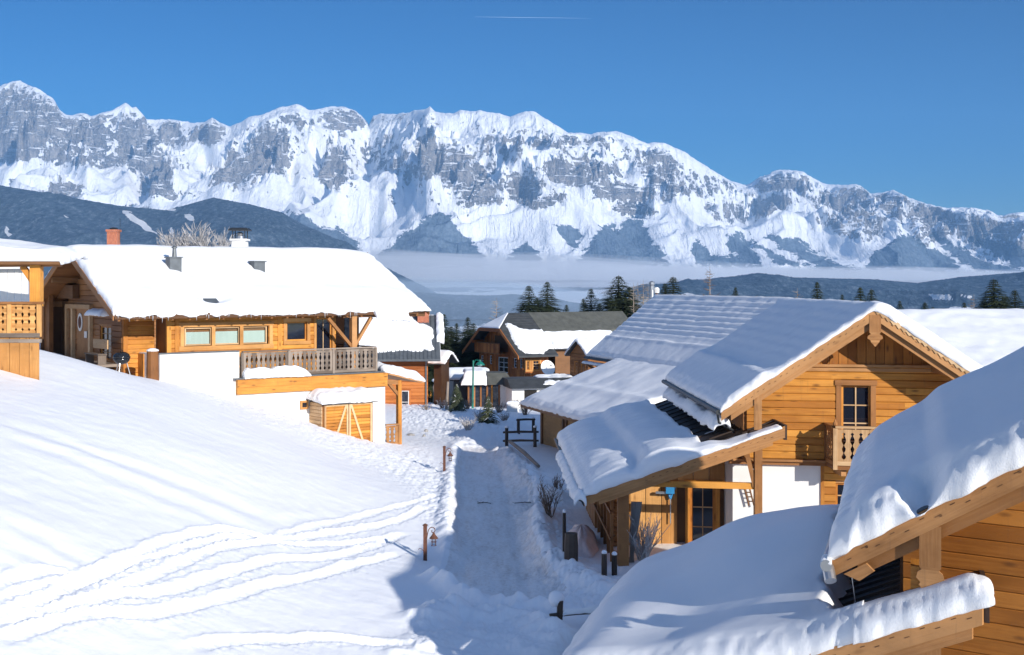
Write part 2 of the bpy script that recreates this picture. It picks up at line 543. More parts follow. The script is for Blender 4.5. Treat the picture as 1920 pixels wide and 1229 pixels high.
# ================================================================== FAR LAND
def far_mats():
    # limestone range: snow, rock and frosty forest, the forest colour blued in place of haze
    m, nt, b = new_mat('mountain')
    co = objco(nt)
    rk = attr(nt, 'rock'); fo = attr(nt, 'forest')
    n1 = noise(nt, objco(nt, (0.016, 0.010, 0.016)), 1.0, 7, 0.66)
    n2 = noise(nt, objco(nt, (0.05, 0.02, 0.028)), 1.0, 6, 0.65)
    n3 = noise(nt, objco(nt, (0.004, 0.004, 0.03)), 1.0, 5, 0.6)
    r = mth(nt, 'ADD', rk, mth(nt, 'MULTIPLY', mth(nt, 'SUBTRACT', n1, 0.5), 1.9))
    r = mth(nt, 'ADD', r, mth(nt, 'MULTIPLY', mth(nt, 'SUBTRACT', n2, 0.5), 1.1))
    rm = ramp(nt, r, [(0.47, 0), (0.53, 1)])
    rc = ramp(nt, mth(nt, 'ADD', mth(nt, 'MULTIPLY', n2, 0.6), mth(nt, 'MULTIPLY', n3, 0.4)), [(0.33, (0.30, 0.295, 0.29)), (0.50, (0.43, 0.415, 0.40)), (0.66, (0.58, 0.54, 0.50))])
    fis = ramp(nt, noise(nt, objco(nt, (0.022, 0.003, 0.0035)), 1.0, 5, 0.7), [(0.40, 0.0), (0.50, 1.0)])
    rc = mix(nt, rc, (0.19, 0.19, 0.20), mth(nt, 'SUBTRACT', 0.6, mth(nt, 'MULTIPLY', fis, 0.6)))
    led = ramp(nt, noise(nt, objco(nt, (0.0045, 0.0045, 0.045)), 1.0, 6, 0.72), [(0.55, 0.0), (0.585, 1.0)])
    dus = ramp(nt, noise(nt, objco(nt, (0.03, 0.012, 0.03)), 1.0, 6, 0.75), [(0.60, 0.0), (0.65, 1.0)])
    rm = mth(nt, 'MULTIPLY', rm, mth(nt, 'SUBTRACT', 1.0, mth(nt, 'MULTIPLY', mth(nt, 'MAXIMUM', led, dus), 0.9)))
    c = mix(nt, (0.88, 0.90, 0.93), rc, rm)
    n4 = noise(nt, co, 0.02, 6, 0.7)
    fm = ramp(nt, mth(nt, 'ADD', fo, mth(nt, 'MULTIPLY', mth(nt, 'SUBTRACT', mth(nt, 'ADD', mth(nt, 'MULTIPLY', n4, .6), mth(nt, 'MULTIPLY', n2, .4)), 0.5), 1.9)), [(0.47, 0), (0.52, 1)])
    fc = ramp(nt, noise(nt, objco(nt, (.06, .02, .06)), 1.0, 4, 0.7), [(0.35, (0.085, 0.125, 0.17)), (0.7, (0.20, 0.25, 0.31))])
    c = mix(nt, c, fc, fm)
    nt.links.new(c, b.inputs['Base Color'])
    b.inputs['Roughness'].default_value = 0.9
    b.inputs['Specular IOR Level'].default_value = 0.1
    bh = mth(nt, 'ADD', mth(nt, 'ADD', mth(nt, 'MULTIPLY', n1, 1.0), mth(nt, 'MULTIPLY', n2, 0.7)), mth(nt, 'MULTIPLY', fis, 0.35))
    bh = mth(nt, 'MULTIPLY', bh, mth(nt, 'ADD', 0.22, mth(nt, 'MULTIPLY', rm, 0.78)))
    bump(nt, b, bh, 1.0, 60.0)
    M['mountain'] = m
    # forested hills: frosty tree colour, also lightened and blued to stand for haze
    m, nt, b = new_mat('hill_forest')
    co = objco(nt)
    fo = attr(nt, 'forest')
    n4 = noise(nt, co, 0.012, 6, 0.7)
    fm = ramp(nt, mth(nt, 'ADD', fo, mth(nt, 'MULTIPLY', mth(nt, 'SUBTRACT', n4, 0.5), 0.7)), [(0.46, 0), (0.52, 1)])
    n5 = noise(nt, objco(nt, (0.07, 0.02, 0.045)), 1.0, 6, 0.8)
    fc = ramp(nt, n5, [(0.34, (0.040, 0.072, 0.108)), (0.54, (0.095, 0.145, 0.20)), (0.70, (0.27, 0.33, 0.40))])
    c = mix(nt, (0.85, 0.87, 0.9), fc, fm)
    nt.links.new(c, b.inputs['Base Color'])
    b.inputs['Roughness'].default_value = 0.9
    b.inputs['Specular IOR Level'].default_value = 0.1
    bump(nt, b, n5, 0.8, 18.0)
    M['hill_forest'] = m
far_mats()

def polymask(px, py, poly, soft=6):
    """signed soft mask of a polygon in map coordinates"""
    P = np.array(poly, float)
    ins = np.zeros(px.shape, bool); d = np.full(px.shape, 1e9)
    for i in range(len(P)):
        x0, y0 = P[i-1]; x1, y1 = P[i]
        c = ((y0 > py) != (y1 > py))
        with np.errstate(divide='ignore', invalid='ignore'):
            xx = (x1-x0)*(py-y0)/((y1-y0) if y1 != y0 else 1e-9)+x0
        ins ^= c & (px < xx)
        ex, ey = x1-x0, y1-y0
        t = np.clip(((px-x0)*ex+(py-y0)*ey)/(ex*ex+ey*ey+1e-9), 0, 1)
        d = np.minimum(d, np.hypot(px-x0-t*ex, py-y0-t*ey))
    s = np.where(ins, d, -d)
    return np.clip(0.5+s/(2*soft), 0, 1)

CREST = [(-500, 260), (-200, 205), (-80, 175), (0, 163), (15, 155), (38, 152), (65, 165), (90, 178), (100, 187), (113, 207), (125, 215), (160, 215), (170, 218), (185, 213), (215, 205), (235, 194), (248, 204), (255, 202), (275, 224), (300, 224), (330, 225), (385, 228), (398, 219), (412, 232), (432, 238), (465, 222), (500, 212), (530, 202), (555, 197), (580, 206), (600, 205), (620, 199), (640, 198), (665, 204), (685, 222), (692, 231), (700, 215), (712, 213), (760, 210), (798, 206), (806, 201), (815, 209), (850, 212), (862, 206), (880, 210), (900, 208), (925, 213), (955, 218), (985, 208), (1005, 209), (1030, 225), (1065, 247), (1100, 250), (1145, 246), (1180, 255), (1215, 270), (1245, 269), (1290, 290), (1330, 315), (1370, 340), (1400, 346), (1420, 335), (1450, 322), (1480, 317), (1505, 322), (1540, 343), (1575, 348), (1595, 344), (1612, 347), (1632, 362), (1675, 358), (1690, 362), (1720, 378), (1750, 386), (1775, 393), (1800, 390), (1820, 389), (1850, 394), (1872, 405), (1895, 402), (1920, 400), (2100, 412), (2500, 440)]
ROCK = [(40, 215, 75, 75, .5), (20, 280, 60, 30, .5), (150, 240, 80, 38, .5), (120, 290, 40, 20, .4), (250, 262, 26, 62, .55), (310, 250, 60, 32, .5), (200, 300, 60, 14, .4), (395, 248, 42, 26, .55), (287, 330, 40, 42, .6), (125, 357, 45, 20, .45), (440, 322, 62, 40, .5), (510, 288, 45, 45, .55), (330, 368, 40, 12, .4), (645, 225, 52, 28, .5), (560, 225, 40, 14, .2), (625, 318, 28, 36, .6), (735, 222, 40, 16, .5), (800, 290, 22, 55, .55), (850, 310, 45, 38, .5), (885, 345, 55, 32, .5), (905, 380, 45, 16, .5), (975, 350, 42, 28, .55), (1010, 375, 50, 18, .5), (1085, 325, 75, 28, .6), (1170, 362, 60, 20, .55), (1190, 395, 45, 14, .5), (1050, 265, 70, 16, .25), (1140, 265, 30, 14, .2), (1240, 315, 50, 34, .4), (1250, 360, 60, 20, .25), (940, 275, 60, 25, .2), (720, 285, 50, 30, .2), (760, 320, 40, 20, .3), (1468, 343, 55, 17, .7), (1445, 390, 42, 24, .55), (1360, 400, 60, 20, .3), (1580, 375, 60, 25, .35), (1590, 420, 70, 35, .35), (1710, 390, 70, 28, .38), (1760, 425, 90, 35, .35), (1880, 440, 80, 40, .4), (1330, 350, 60, 25, .25)]
SNOWP = [(40, 325, 80, 18, .5), (200, 335, 80, 16, .5), (190, 380, 60, 8, .5), (390, 300, 42, 25, .6), (345, 340, 24, 14, .4), (560, 360, 50, 25, .5), (590, 285, 20, 40, .4), (690, 405, 55, 55, .6), (690, 250, 40, 20, .2), (950, 425, 70, 50, .7), (1080, 425, 60, 30, .4), (850, 245, 30, 20, .2), (1020, 290, 35, 15, .3), (1545, 330, 55, 10, .6), (1480, 425, 40, 45, .5), (1190, 335, 30, 12, .4), (1270, 430, 55, 50, .6), (1540, 460, 60, 25, .5), (1700, 430, 14, 60, .3), (1640, 330, 60, 20, 0)]
FOR = [[(700, 500), (710, 478), (760, 440), (800, 408), (822, 397), (845, 406), (870, 440), (908, 478), (915, 500)],
       [(1075, 500), (1110, 450), (1130, 422), (1160, 428), (1175, 410), (1205, 412), (1217, 440), (1222, 455), (1245, 478), (1260, 500)],
       [(955, 478), (985, 457), (1012, 476), (1015, 500), (950, 500)],
       [(1040, 420), (1080, 428), (1095, 448), (1075, 470), (1050, 440)],
       [(1300, 500), (1300, 452), (1315, 450), (1330, 478), (1400, 485), (1400, 500)],
       [(1362, 440), (1385, 437), (1415, 470), (1430, 500), (1400, 500), (1370, 470)],
       [(1400, 440), (1440, 470), (1520, 500), (1470, 500), (1415, 462)],
       [(1430, 440), (1490, 445), (1520, 470), (1580, 498), (1620, 505), (1540, 505), (1470, 470)],
       [(1620, 505), (1650, 465), (1700, 440), (1730, 455), (1790, 490), (1800, 510)],
       [(1740, 430), (1790, 460), (1850, 490), (1920, 505), (2300, 520), (1900, 520), (1830, 505), (1770, 470)],
       [(1800, 440), (1860, 450), (1960, 470), (2300, 470), (2300, 510), (1900, 500)],
       [(545, 395), (575, 405), (600, 425), (640, 430), (665, 450), (682, 480), (690, 520), (500, 520)]]

def build_mountains():
    px = np.concatenate([np.arange(-420, -20, 10), np.arange(-20, 1942, 2.0), np.arange(1942, 2400, 10)])
    NR = 430
    t = np.linspace(-0.02, 1.14, NR)
    PX, T = np.meshgrid(px, t, indexing='ij')
    S = HY-interp(px, CREST)
    S = S+fbm(px/22.0, px*0+1.3, 4, 5)*1.8
    yc = 8700+500*perlin(px/260.0, px*0+.5, 3)+interp(px, [(-400, 600), (700, 500), (800, -300), (1300, -200), (1400, 700), (1560, 600), (1700, -300), (2400, 0)])
    Y0 = 5500.0
    Y = Y0+(yc[:, None]-Y0)*T
    X = (PX-CX)/F*Y
    e0 = 6.0
    tt = np.clip(T, 0, 1)
    n0 = fbm(X/1500, Y/2600, 3, 11)
    g = 0.50*tt+0.50*tt**2.0
    g = g+0.05*n0*tt*(1-tt)*4
    q = g*4.5+0.9*fbm(X/700, Y/1500, 3, 21)
    fr = q-np.floor(q)
    st = (np.floor(q)+sm(0.36, 0.74, fr)-0.9*fbm(X/700, Y/1500, 3, 21))/4.5
    lowk = sm(0.30, 0.62, tt)
    g = g*(1-0.75*lowk)+st*0.75*lowk
    env = tt*(1-tt**3)
    # buttresses and gullies running down the slope
    wx = X+180*fbm(X/600, Y/600, 3, 41)
    r1 = ridged(wx/950, Y/2600, 3, 51, 0.42)
    r2 = ridged(wx/260+3, Y/700, 5, 61, 0.58)
    r3 = ridged(wx/90+3, Y/240, 4, 71, 0.6)
    A = 58*sm(0, .35, tt)*(1-sm(.86, 1.0, tt)*.85)
    e = e0+(S[:, None]-e0)*g+A*(r1-0.75)
    PY0 = HY-e
    nx0 = PX+14*fbm(X/260, Y/260, 3, 81); ny0 = PY0+9*fbm(X/260, Y/260, 3, 91)
    Kk = np.zeros_like(PX)+.05+.25*sm(.62, .9, tt)
    for cx, cy, rx, ry, s in ROCK: Kk = Kk+s*1.7*(1-sm(.6, 1.3, np.hypot((nx0-cx)/rx, (ny0-cy)/ry)))
    for cx, cy, rx, ry, s in SNOWP: Kk = Kk-s*1.4*(1-sm(.6, 1.2, np.hypot((nx0-cx)/rx, (ny0-cy)/ry)))
    Kk = np.clip(Kk, .05, 1.2)
    e = e+(30*(r2-0.7)+15.0*(r3-.6))*Kk*(1-sm(.93, 1.0, tt)*.6)
    # hold the crest on its line
    topk = sm(0.84, 1.0, tt)
    e = e*(1-topk)+(S[:, None]+(e-S[:, None])*0.12)*topk
    cap = S[:, None]*(0.60+0.40*tt**1.2)+3
    e = np.where(e > cap, cap+(e-cap)*0.25, e)
    e = np.minimum(e, S[:, None]+1.5)
    e = np.where(T > 1, e-(T-1)*900, e)
    Z = e/F*Y
    P = np.stack([X, Y, Z], -1)
    PY = HY-e
    # steepness
    dz = np.gradient(Z, axis=1)/np.gradient(Y, axis=1)
    dx = np.gradient(Z, axis=0)/np.maximum(np.gradient(X, axis=0), 1)
    slope = np.hypot(dz, dx)
    rock = -0.05+0.34*sm(0.8, 2.0, slope)+.10*sm(.55, .9, tt)
    nx = PX+14*fbm(X/260, Y/260, 3, 81); ny = PY+9*fbm(X/260, Y/260, 3, 91)
    for cx, cy, rx, ry, s in ROCK:
        d = np.hypot((nx-cx)/rx, (ny-cy)/ry)
        rock = rock+s*0.88*(1-sm(.55, 1.15, d))*(0.55+0.45*sm(0.45, 1.4, slope))
    for cx, cy, rx, ry, s in SNOWP:
        d = np.hypot((nx-cx)/rx, (ny-cy)/ry)
        rock = rock-s*(1-sm(.6, 1.15, d))
    rock = np.clip(rock, -0.6, .85)
    rock = np.where(PY > 400, rock-0.25*sm(400, 450, PY)*(1-sm(1350, 1500, PX)), rock)
    fo = np.zeros_like(PX)
    fx = PX+7*fbm(X/90, Y/90, 3, 101); fy = PY+6*fbm(X/90, Y/90, 3, 111)
    for poly in FOR: fo = np.maximum(fo, polymask(fx, fy, poly, 13))
    o = grid_mesh('mountain_range', P, M['mountain'], attrs={'rock': rock, 'forest': fo})
    tag(o, kind='structure')

def ridge_hill(name, crest, Yc, Yn, depth_py, seed, pxr, rough=1.6, clear=(), behind=600, step=2.0, fbase=0.85):
    px = np.arange(pxr[0], pxr[1], step)
    NR = 130
    t = np.linspace(0, 1, NR)
    t = np.concatenate([t, [1.1, 1.3]])
    PX, T = np.meshgrid(px, t, indexing='ij')
    S = interp(px, crest)
    Yr = Yc*(1+0.05*perlin(px/180.0, px*0+2.2, seed))
    Y = Yn+(Yr[:, None]-Yn)*T
    X = (PX-CX)/F*Y
    tt = np.clip(T, 0, 1)
    g = np.sin(tt*math.pi/2)**0.9
    py = depth_py+(S[:, None]-depth_py)*g
    rid = ridged(X/700, Y/1100, 4, seed+5)
    py = py-(rid-0.7)*(9+25*(1-tt))*sm(0, .3, tt)*(1-sm(.8, 1, tt)*.85)
    # the tops of the trees
    tr = (np.abs(perlin(X/9.0, Y/9.0, seed+9))+0.6*np.abs(perlin(X/4.2, Y/4.2, seed+19)))
    py = py-tr*rough
    py = np.where(T > 1, py+(T-1)*300, py)
    Z = (HY-py)/F*Y
    fo = np.full_like(PX, fbase)
    fx = PX+4*fbm(X/60, Y/60, 3, seed+31); fy = py+3*fbm(X/60, Y/60, 3, seed+37)
    for poly in clear: fo = fo-1.2*polymask(fx, fy, poly, 3)
    o = grid_mesh(name, np.stack([X, Y, Z], -1), M['hill_forest'], attrs={'forest': fo})
    tag(o, kind='structure')

def build_valley():
    px = np.arange(-900, 2900, 8.0)
    Y = np.geomspace(225, 6200, 330)
    PX, YY = np.meshgrid(px, Y, indexing='ij')
    X = (PX-CX)/F*YY
    zb = interp(YY.ravel(), [(200, -15), (260, -19), (500, -42), (900, -60), (1500, -72), (2200, -72), (3000, -62), (4000, -40), (4700, -20), (5400, 0), (6200, 30)]).reshape(YY.shape)
    zb = zb+5*fbm(X/420, YY/420, 5, 201)*sm(250, 900, YY)+8*fbm(X/1300, YY/900, 3, 211)*sm(900, 2400, YY)
    fo = 0.36+0.55*fbm(X/520, YY/640, 4, 221)
    pyv = HY-zb/YY*F
    tr = np.abs(perlin(X/8.0, YY/8.0, 231))*9*sm(.42, .55, fo)
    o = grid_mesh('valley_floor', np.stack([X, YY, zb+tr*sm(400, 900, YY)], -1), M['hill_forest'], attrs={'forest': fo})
    tag(o, kind='structure')

def closed_block(name, xs, ys, ztop, zbot, mat):
    XX, YY = np.meshgrid(xs, ys, indexing='ij')
    T = np.stack([XX, YY, ztop], -1); B = np.stack([XX, YY, zbot], -1)
    return grid_mesh(name, T[:, ::-1], mat, closed_under=B[:, ::-1], smooth=False)

def vol_mat(name, dens, col):
    m = bpy.data.materials.new(name); m.use_nodes = True; nt = m.node_tree; nt.nodes.clear()
    v = nt.nodes.new('ShaderNodeVolumePrincipled')
    v.inputs['Density'].default_value = dens
    v.inputs['Color'].default_value = (*col, 1)
    o = nt.nodes.new('ShaderNodeOutputMaterial'); nt.links.new(v.outputs[0], o.inputs['Volume'])
    return m

def build_air():
    o = closed_block('haze', np.array([-6500., 6500]), np.array([-60., 11500]), np.full((2, 2), 1520.0), np.full((2, 2), -160.0), vol_mat('haze_air', 0.00006, (0.32, 0.61, 1.0)))
    tag(o, kind='stuff')
    xs = np.linspace(-1500, 5600, 60); ys = np.linspace(4300, 6100, 24)
    XX, YY = np.meshgrid(xs, ys, indexing='ij')
    pxx = XX/YY*F+CX
    top = interp(pxx.ravel(), [(-500, 485), (600, 482), (750, 482), (900, 487), (1100, 492), (1300, 501), (1500, 506), (1700, 508), (1920, 512), (2600, 518)]).reshape(XX.shape)
    zt = (HY-top)/F*5600+14*fbm(XX/500, YY/450, 4, 301)
    zb = np.full_like(zt, -40.0)+6*fbm(XX/500, YY/500, 2, 311)
    edge = sm(-1500, -900, XX)
    zt = zb+(zt-zb)*np.maximum(edge, .02)
    zm = 16+7*fbm(XX/700, YY/500, 3, 321)
    mx = np.linspace(-2600, 1000, 40); my = np.linspace(1300, 4290, 12)
    o = closed_block('valley_mist', mx, my, -124+(130+8*fbm(mx[:, None]/500, my[None]/600, 3, 321))*(1-sm(-100, 900, mx))[:, None], np.full((40, 12), -130.0), vol_mat('mist_air', 0.00034, (0.72, 0.86, 1.0)))
    tag(o, kind='stuff')
    o = closed_block('fog_bank', xs, ys, zt, zb, vol_mat('fog_air', 0.0015, (0.93, 0.955, 0.985)))
    tag(o, kind='stuff')

build_mountains()
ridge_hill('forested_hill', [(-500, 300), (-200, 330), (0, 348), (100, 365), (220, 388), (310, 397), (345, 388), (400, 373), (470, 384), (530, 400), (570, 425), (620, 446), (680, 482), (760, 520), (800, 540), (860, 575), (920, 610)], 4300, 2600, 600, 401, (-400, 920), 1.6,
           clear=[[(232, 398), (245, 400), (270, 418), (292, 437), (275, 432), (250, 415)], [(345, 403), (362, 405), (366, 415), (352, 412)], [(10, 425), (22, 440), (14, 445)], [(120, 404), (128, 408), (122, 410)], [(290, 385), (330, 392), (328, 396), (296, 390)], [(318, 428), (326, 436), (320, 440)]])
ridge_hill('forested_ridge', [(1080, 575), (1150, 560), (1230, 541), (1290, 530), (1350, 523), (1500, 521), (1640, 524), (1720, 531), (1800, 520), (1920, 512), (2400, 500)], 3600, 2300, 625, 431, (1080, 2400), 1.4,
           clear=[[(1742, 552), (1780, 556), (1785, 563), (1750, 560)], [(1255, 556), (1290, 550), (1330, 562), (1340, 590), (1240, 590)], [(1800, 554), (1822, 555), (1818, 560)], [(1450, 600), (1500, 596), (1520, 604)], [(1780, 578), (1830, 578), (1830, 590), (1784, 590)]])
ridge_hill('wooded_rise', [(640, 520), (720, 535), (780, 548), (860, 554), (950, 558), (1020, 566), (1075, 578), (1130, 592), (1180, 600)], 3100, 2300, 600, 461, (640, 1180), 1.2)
build_valley()
build_air()
plain('contrail', (0.30, 0.45, 0.68), 1, 0, 1, 0, 0)
ct = MB(); ct.tube([W(890, 32, 15000), W(960, 33, 15000), W(1050, 34, 15000), W(1110, 35, 15000)], [1, 3, 2, .3], 6)
tag(ct.build('contrail', 'contrail', None), kind='structure')
# ================================================================== NEAR GROUND
CTRL = [(-8.3, 20.7, -6.1), (-10.6, 26.4, -4.7), (-13.3, 33, -3.75), (-16.5, 41.6, -3.0), (-17.9, 47.5, -2.36), (-22, 56, -2.9), (-21.2, 56.2, -3.15),
        (-16.9, 53.6, -3.75), (-15.2, 54.1, -3.95), (-12.2, 55.9, -5.0), (-8.8, 58.6, -6.5), (-6.05, 60.8, -7.62), (-5.6, 24.1, -7.0), (-2.9, 26.5, -7.75),
        (-7.4, 31.8, -6.25), (-9.1, 39, -5.3), (-6, 40, -7.0), (-11.5, 46, -4.55), (-7.5, 50, -6.6), (-2.6, 37, -7.9), (-2.9, 53, -7.9), (-1.2, 58.5, -8.0),
        (-1.0, 41, -8.0), (-.8, 31.6, -8.05), (-.6, 27.5, -8.05), (0, 24, -8.1), (2.2, 36, -7.85), (2.0, 46, -7.9), (1.9, 56, -7.9), (4, 33, -7.7), (3.0, 38, -7.6), (7, 40, -7.5), (5.5, 36, -7.5),
        (12, 38, -7.4), (20, 40, -7.2), (30, 45, -7.0), (15, 15, -8.0), (6, 14, -8.2), (0, 10, -8.6), (-6, 10, -7.6), (-14, 14, -4.5), (-20, 20, -2.2), (-30, 30, -1.0), (-30, 60, -1.2), (-26, 75, -2.6),
        (-5.5, 86, -8.25), (-2, 74, -8.2), (1, 74, -8.2), (1.8, 61, -7.75), (3, 90, -8.9), (0, 100, -9.7), (-4, 104, -9.8), (-9, 84, -8.1), (-10, 100, -9.4), (-20, 100, -7.6), (-9, 70, -7.8),
        (10, 70, -8.0), (20, 90, -8.6), (40, 90, -9), (60, 60, -7), (60, 20, -7), (-60, 40, 3), (-60, 90, 1), (-40, 130, -8), (0, 140, -12), (40, 140, -12.5), (-50, 200, -15), (0, 200, -16), (60, 200, -16), (120, 120, -13), (-120, 120, -5), (120, 220, -17), (-120, 220, -15)]
CT = np.array(CTRL)
def _phi(r2): return 0.5*r2*np.log(r2+1e-9)
_n = len(CT)
_K = _phi((CT[:, None, 0]-CT[None, :, 0])**2+(CT[:, None, 1]-CT[None, :, 1])**2)+np.eye(_n)*4.0
_Pm = np.column_stack([np.ones(_n), CT[:, 0], CT[:, 1]])
_A = np.block([[_K, _Pm], [_Pm.T, np.zeros((3, 3))]])
_w = np.linalg.solve(_A, np.concatenate([CT[:, 2], np.zeros(3)]))
def zbase(x, y):
    x = np.asarray(x, float); y = np.asarray(y, float)
    xx = np.clip(x, -130, 130); yy = np.clip(y, 6, 230)
    r = _w[_n]+_w[_n+1]*xx+_w[_n+2]*yy
    for i in range(_n): r = r+_w[i]*_phi((xx-CT[i, 0])**2+(yy-CT[i, 1])**2)
    return r
def hit(px, py):
    ys = np.geomspace(12, 200, 1500)
    zr = (HY-py)/F*ys
    zg = zbase((px-CX)/F*ys, ys)
    k = np.argmax(zr < zg)
    y = ys[k] if k > 0 else 60.0
    return np.array([(px-CX)/F*y, y, zbase((px-CX)/F*y, y)])
def gz(x, y): return float(ground_z(np.array([x]), np.array([y]))[0])

def polydist(x, y, P):
    """distance to polyline, and position along it"""
    d = np.full(x.shape, 1e9); al = np.zeros(x.shape); side = np.zeros(x.shape); acc = 0
    for i in range(len(P)-1):
        x0, y0 = P[i][:2]; x1, y1 = P[i+1][:2]
        ex, ey = x1-x0, y1-y0; L = math.hypot(ex, ey)+1e-9
        t = np.clip(((x-x0)*ex+(y-y0)*ey)/(L*L), 0, 1)
        dd = np.hypot(x-x0-t*ex, y-y0-t*ey)
        m = dd < d
        d = np.where(m, dd, d); al = np.where(m, acc+t*L, al)
        side = np.where(m, np.sign(ex*(y-y0)-ey*(x-x0)), side)
        acc += L
    return d, al, side, acc
def trace(pts): return [hit(*p) for p in pts]
def smooth_line(P, n=4):
    P = [np.array(p) for p in P]
    for _ in range(2):
        Q = [P[0]]
        for a, b in zip(P[:-1], P[1:]): Q += [a*.75+b*.25, a*.25+b*.75]
        Q.append(P[-1]); P = Q
    return P
SOFT = [([(0, 798), (48, 805), (96, 820), (192, 856), (288, 889), (384, 923), (455, 952), (518, 983)], 0.50, 0.043),
        ([(0, 820), (96, 848), (192, 886), (288, 925), (384, 958), (479, 1004)], 0.54, 0.040),
        ([(0, 976), (48, 995), (96, 1019), (158, 1057), (187, 1070)], 0.45, 0.043),
        ([(0, 1010), (40, 1030), (90, 1058), (150, 1090)], 0.41, 0.033),
        ([(0, 924), (38, 930), (77, 947)], 0.45, 0.033),
        ([(520, 985), (560, 972), (640, 968)], 0.27, 0.017)]
HARD = [([(0, 1167), (72, 1134), (158, 1095), (240, 1052), (336, 1009), (431, 992), (479, 1004), (518, 1019), (599, 1004), (695, 990), (767, 971), (800, 950)], 0.21, 0.075),
        ([(0, 1176), (60, 1155), (144, 1142), (201, 1122), (288, 1081), (336, 1059), (407, 1028), (479, 1019), (527, 1019), (575, 1024), (671, 1019), (767, 1000)], 0.19, 0.065),
        ([(192, 1120), (288, 1115), (336, 1105), (384, 1086), (455, 1067), (527, 1047), (623, 1052), (695, 1024), (748, 1009)], 0.21, 0.080),
        ([(0, 1206), (96, 1172), (192, 1148), (268, 1160), (336, 1143), (431, 1119), (503, 1095), (575, 1086), (671, 1062), (752, 1036)], 0.22, 0.085),
        ([(360, 1218), (431, 1200), (527, 1199), (623, 1191), (719, 1210), (800, 1222)], 0.24, 0.070),
        ([(0, 1110), (48, 1083), (96, 1072), (144, 1090), (170, 1085)], 0.20, 0.060),
        ([(0, 1130), (70, 1105), (150, 1095), (230, 1062), (330, 1035), (430, 1005), (480, 1010)], 0.18, 0.060),
        ([(520, 1010), (600, 985), (700, 962), (770, 945), (830, 930)], 0.19, 0.050)]
BANKS = [([(852, 842), (848, 900), (843, 960), (838, 1005), (850, 1040)], .35, .22),
         ([(870, 838), (905, 800), (960, 795)], .8, .2),
         ([(940, 846), (975, 882), (1005, 920), (1040, 935)], .6, .34),
         ([(1010, 960), (1012, 1010), (1030, 1050), (1075, 1085), (1130, 1110)], .42, .30),
         ([(815, 1090), (850, 1115), (875, 1128), (920, 1140), (1000, 1150), (1040, 1158)], .30, .38),
         ([(800, 1168), (850, 1150), (900, 1165), (960, 1160), (1010, 1180), (1055, 1205)], .5, .36),
         ([(760, 1229), (840, 1200), (930, 1200), (1020, 1225)], .6, .16)]
LUMP = [([(300, 700), (430, 738), (600, 795), (722, 830), (800, 840), (850, 900), (846, 1000), (800, 985), (760, 910), (640, 850), (520, 800), (400, 755)], .06),
        ([(930, 840), (960, 845), (1040, 900), (1060, 960), (1090, 1050), (1180, 1090), (1100, 1160), (1030, 1100), (1000, 1040), (985, 960), (975, 900)], .075),
        ([(780, 1140), (860, 1115), (1050, 1150), (1080, 1229), (760, 1229)], .045),
        ([(745, 740), (860, 730), (960, 760), (1000, 800), (930, 835), (850, 830), (745, 800)], .09)]
SOFT = [(smooth_line(trace(p)), w, h) for p, w, h in SOFT]
HARD = [(smooth_line(trace(p)), w, h) for p, w, h in HARD]
BANKS = [(smooth_line(trace(p)), w, h) for p, w, h in BANKS]
ROADP = [(866, 836), (950, 838), (985, 880), (1000, 930), (996, 990), (1012, 1050), (1060, 1105), (1030, 1122), (940, 1118), (860, 1100), (825, 1082), (846, 1030), (850, 960), (854, 880)]
def groove(x, y, P, w, h, hard):
    lo = np.min([p[0] for p in P])-3*w-1, np.min([p[1] for p in P])-3*w-1
    hi = np.max([p[0] for p in P])+3*w+1, np.max([p[1] for p in P])+3*w+1
    m = (x > lo[0]) & (x < hi[0]) & (y > lo[1]) & (y < hi[1])
    out = np.zeros(x.shape)
    if not m.any(): return out
    xs, ys = x[m], y[m]
    d, al, sd, L = polydist(xs, ys, P)
    fade = sm(-0.2, .6, al+.0)*sm(-0.2, .8, L-al+.0)
    wn = w*(1+.35*perlin(al*.9, al*0+w*9, 7))
    if hard:
        j = perlin(al*2.1, al*0+h*50, 9)
        g = -h*.8*np.exp(-(d/(wn*.62))**4)+h*.35*np.exp(-((d-wn*1.1)/(wn*.35))**2)*np.clip(.7+.7*sd+.8*j, 0, 2)
        g = g+.022*fbm(xs*7, ys*7, 3, 12)*np.exp(-(d/(wn*1.8))**2)
    else:
        g = -h*np.exp(-(d/(wn*.8))**2)+h*.35*np.exp(-((d-wn*1.5)/(wn*.7))**2)
    out[m] = g*fade
    return out
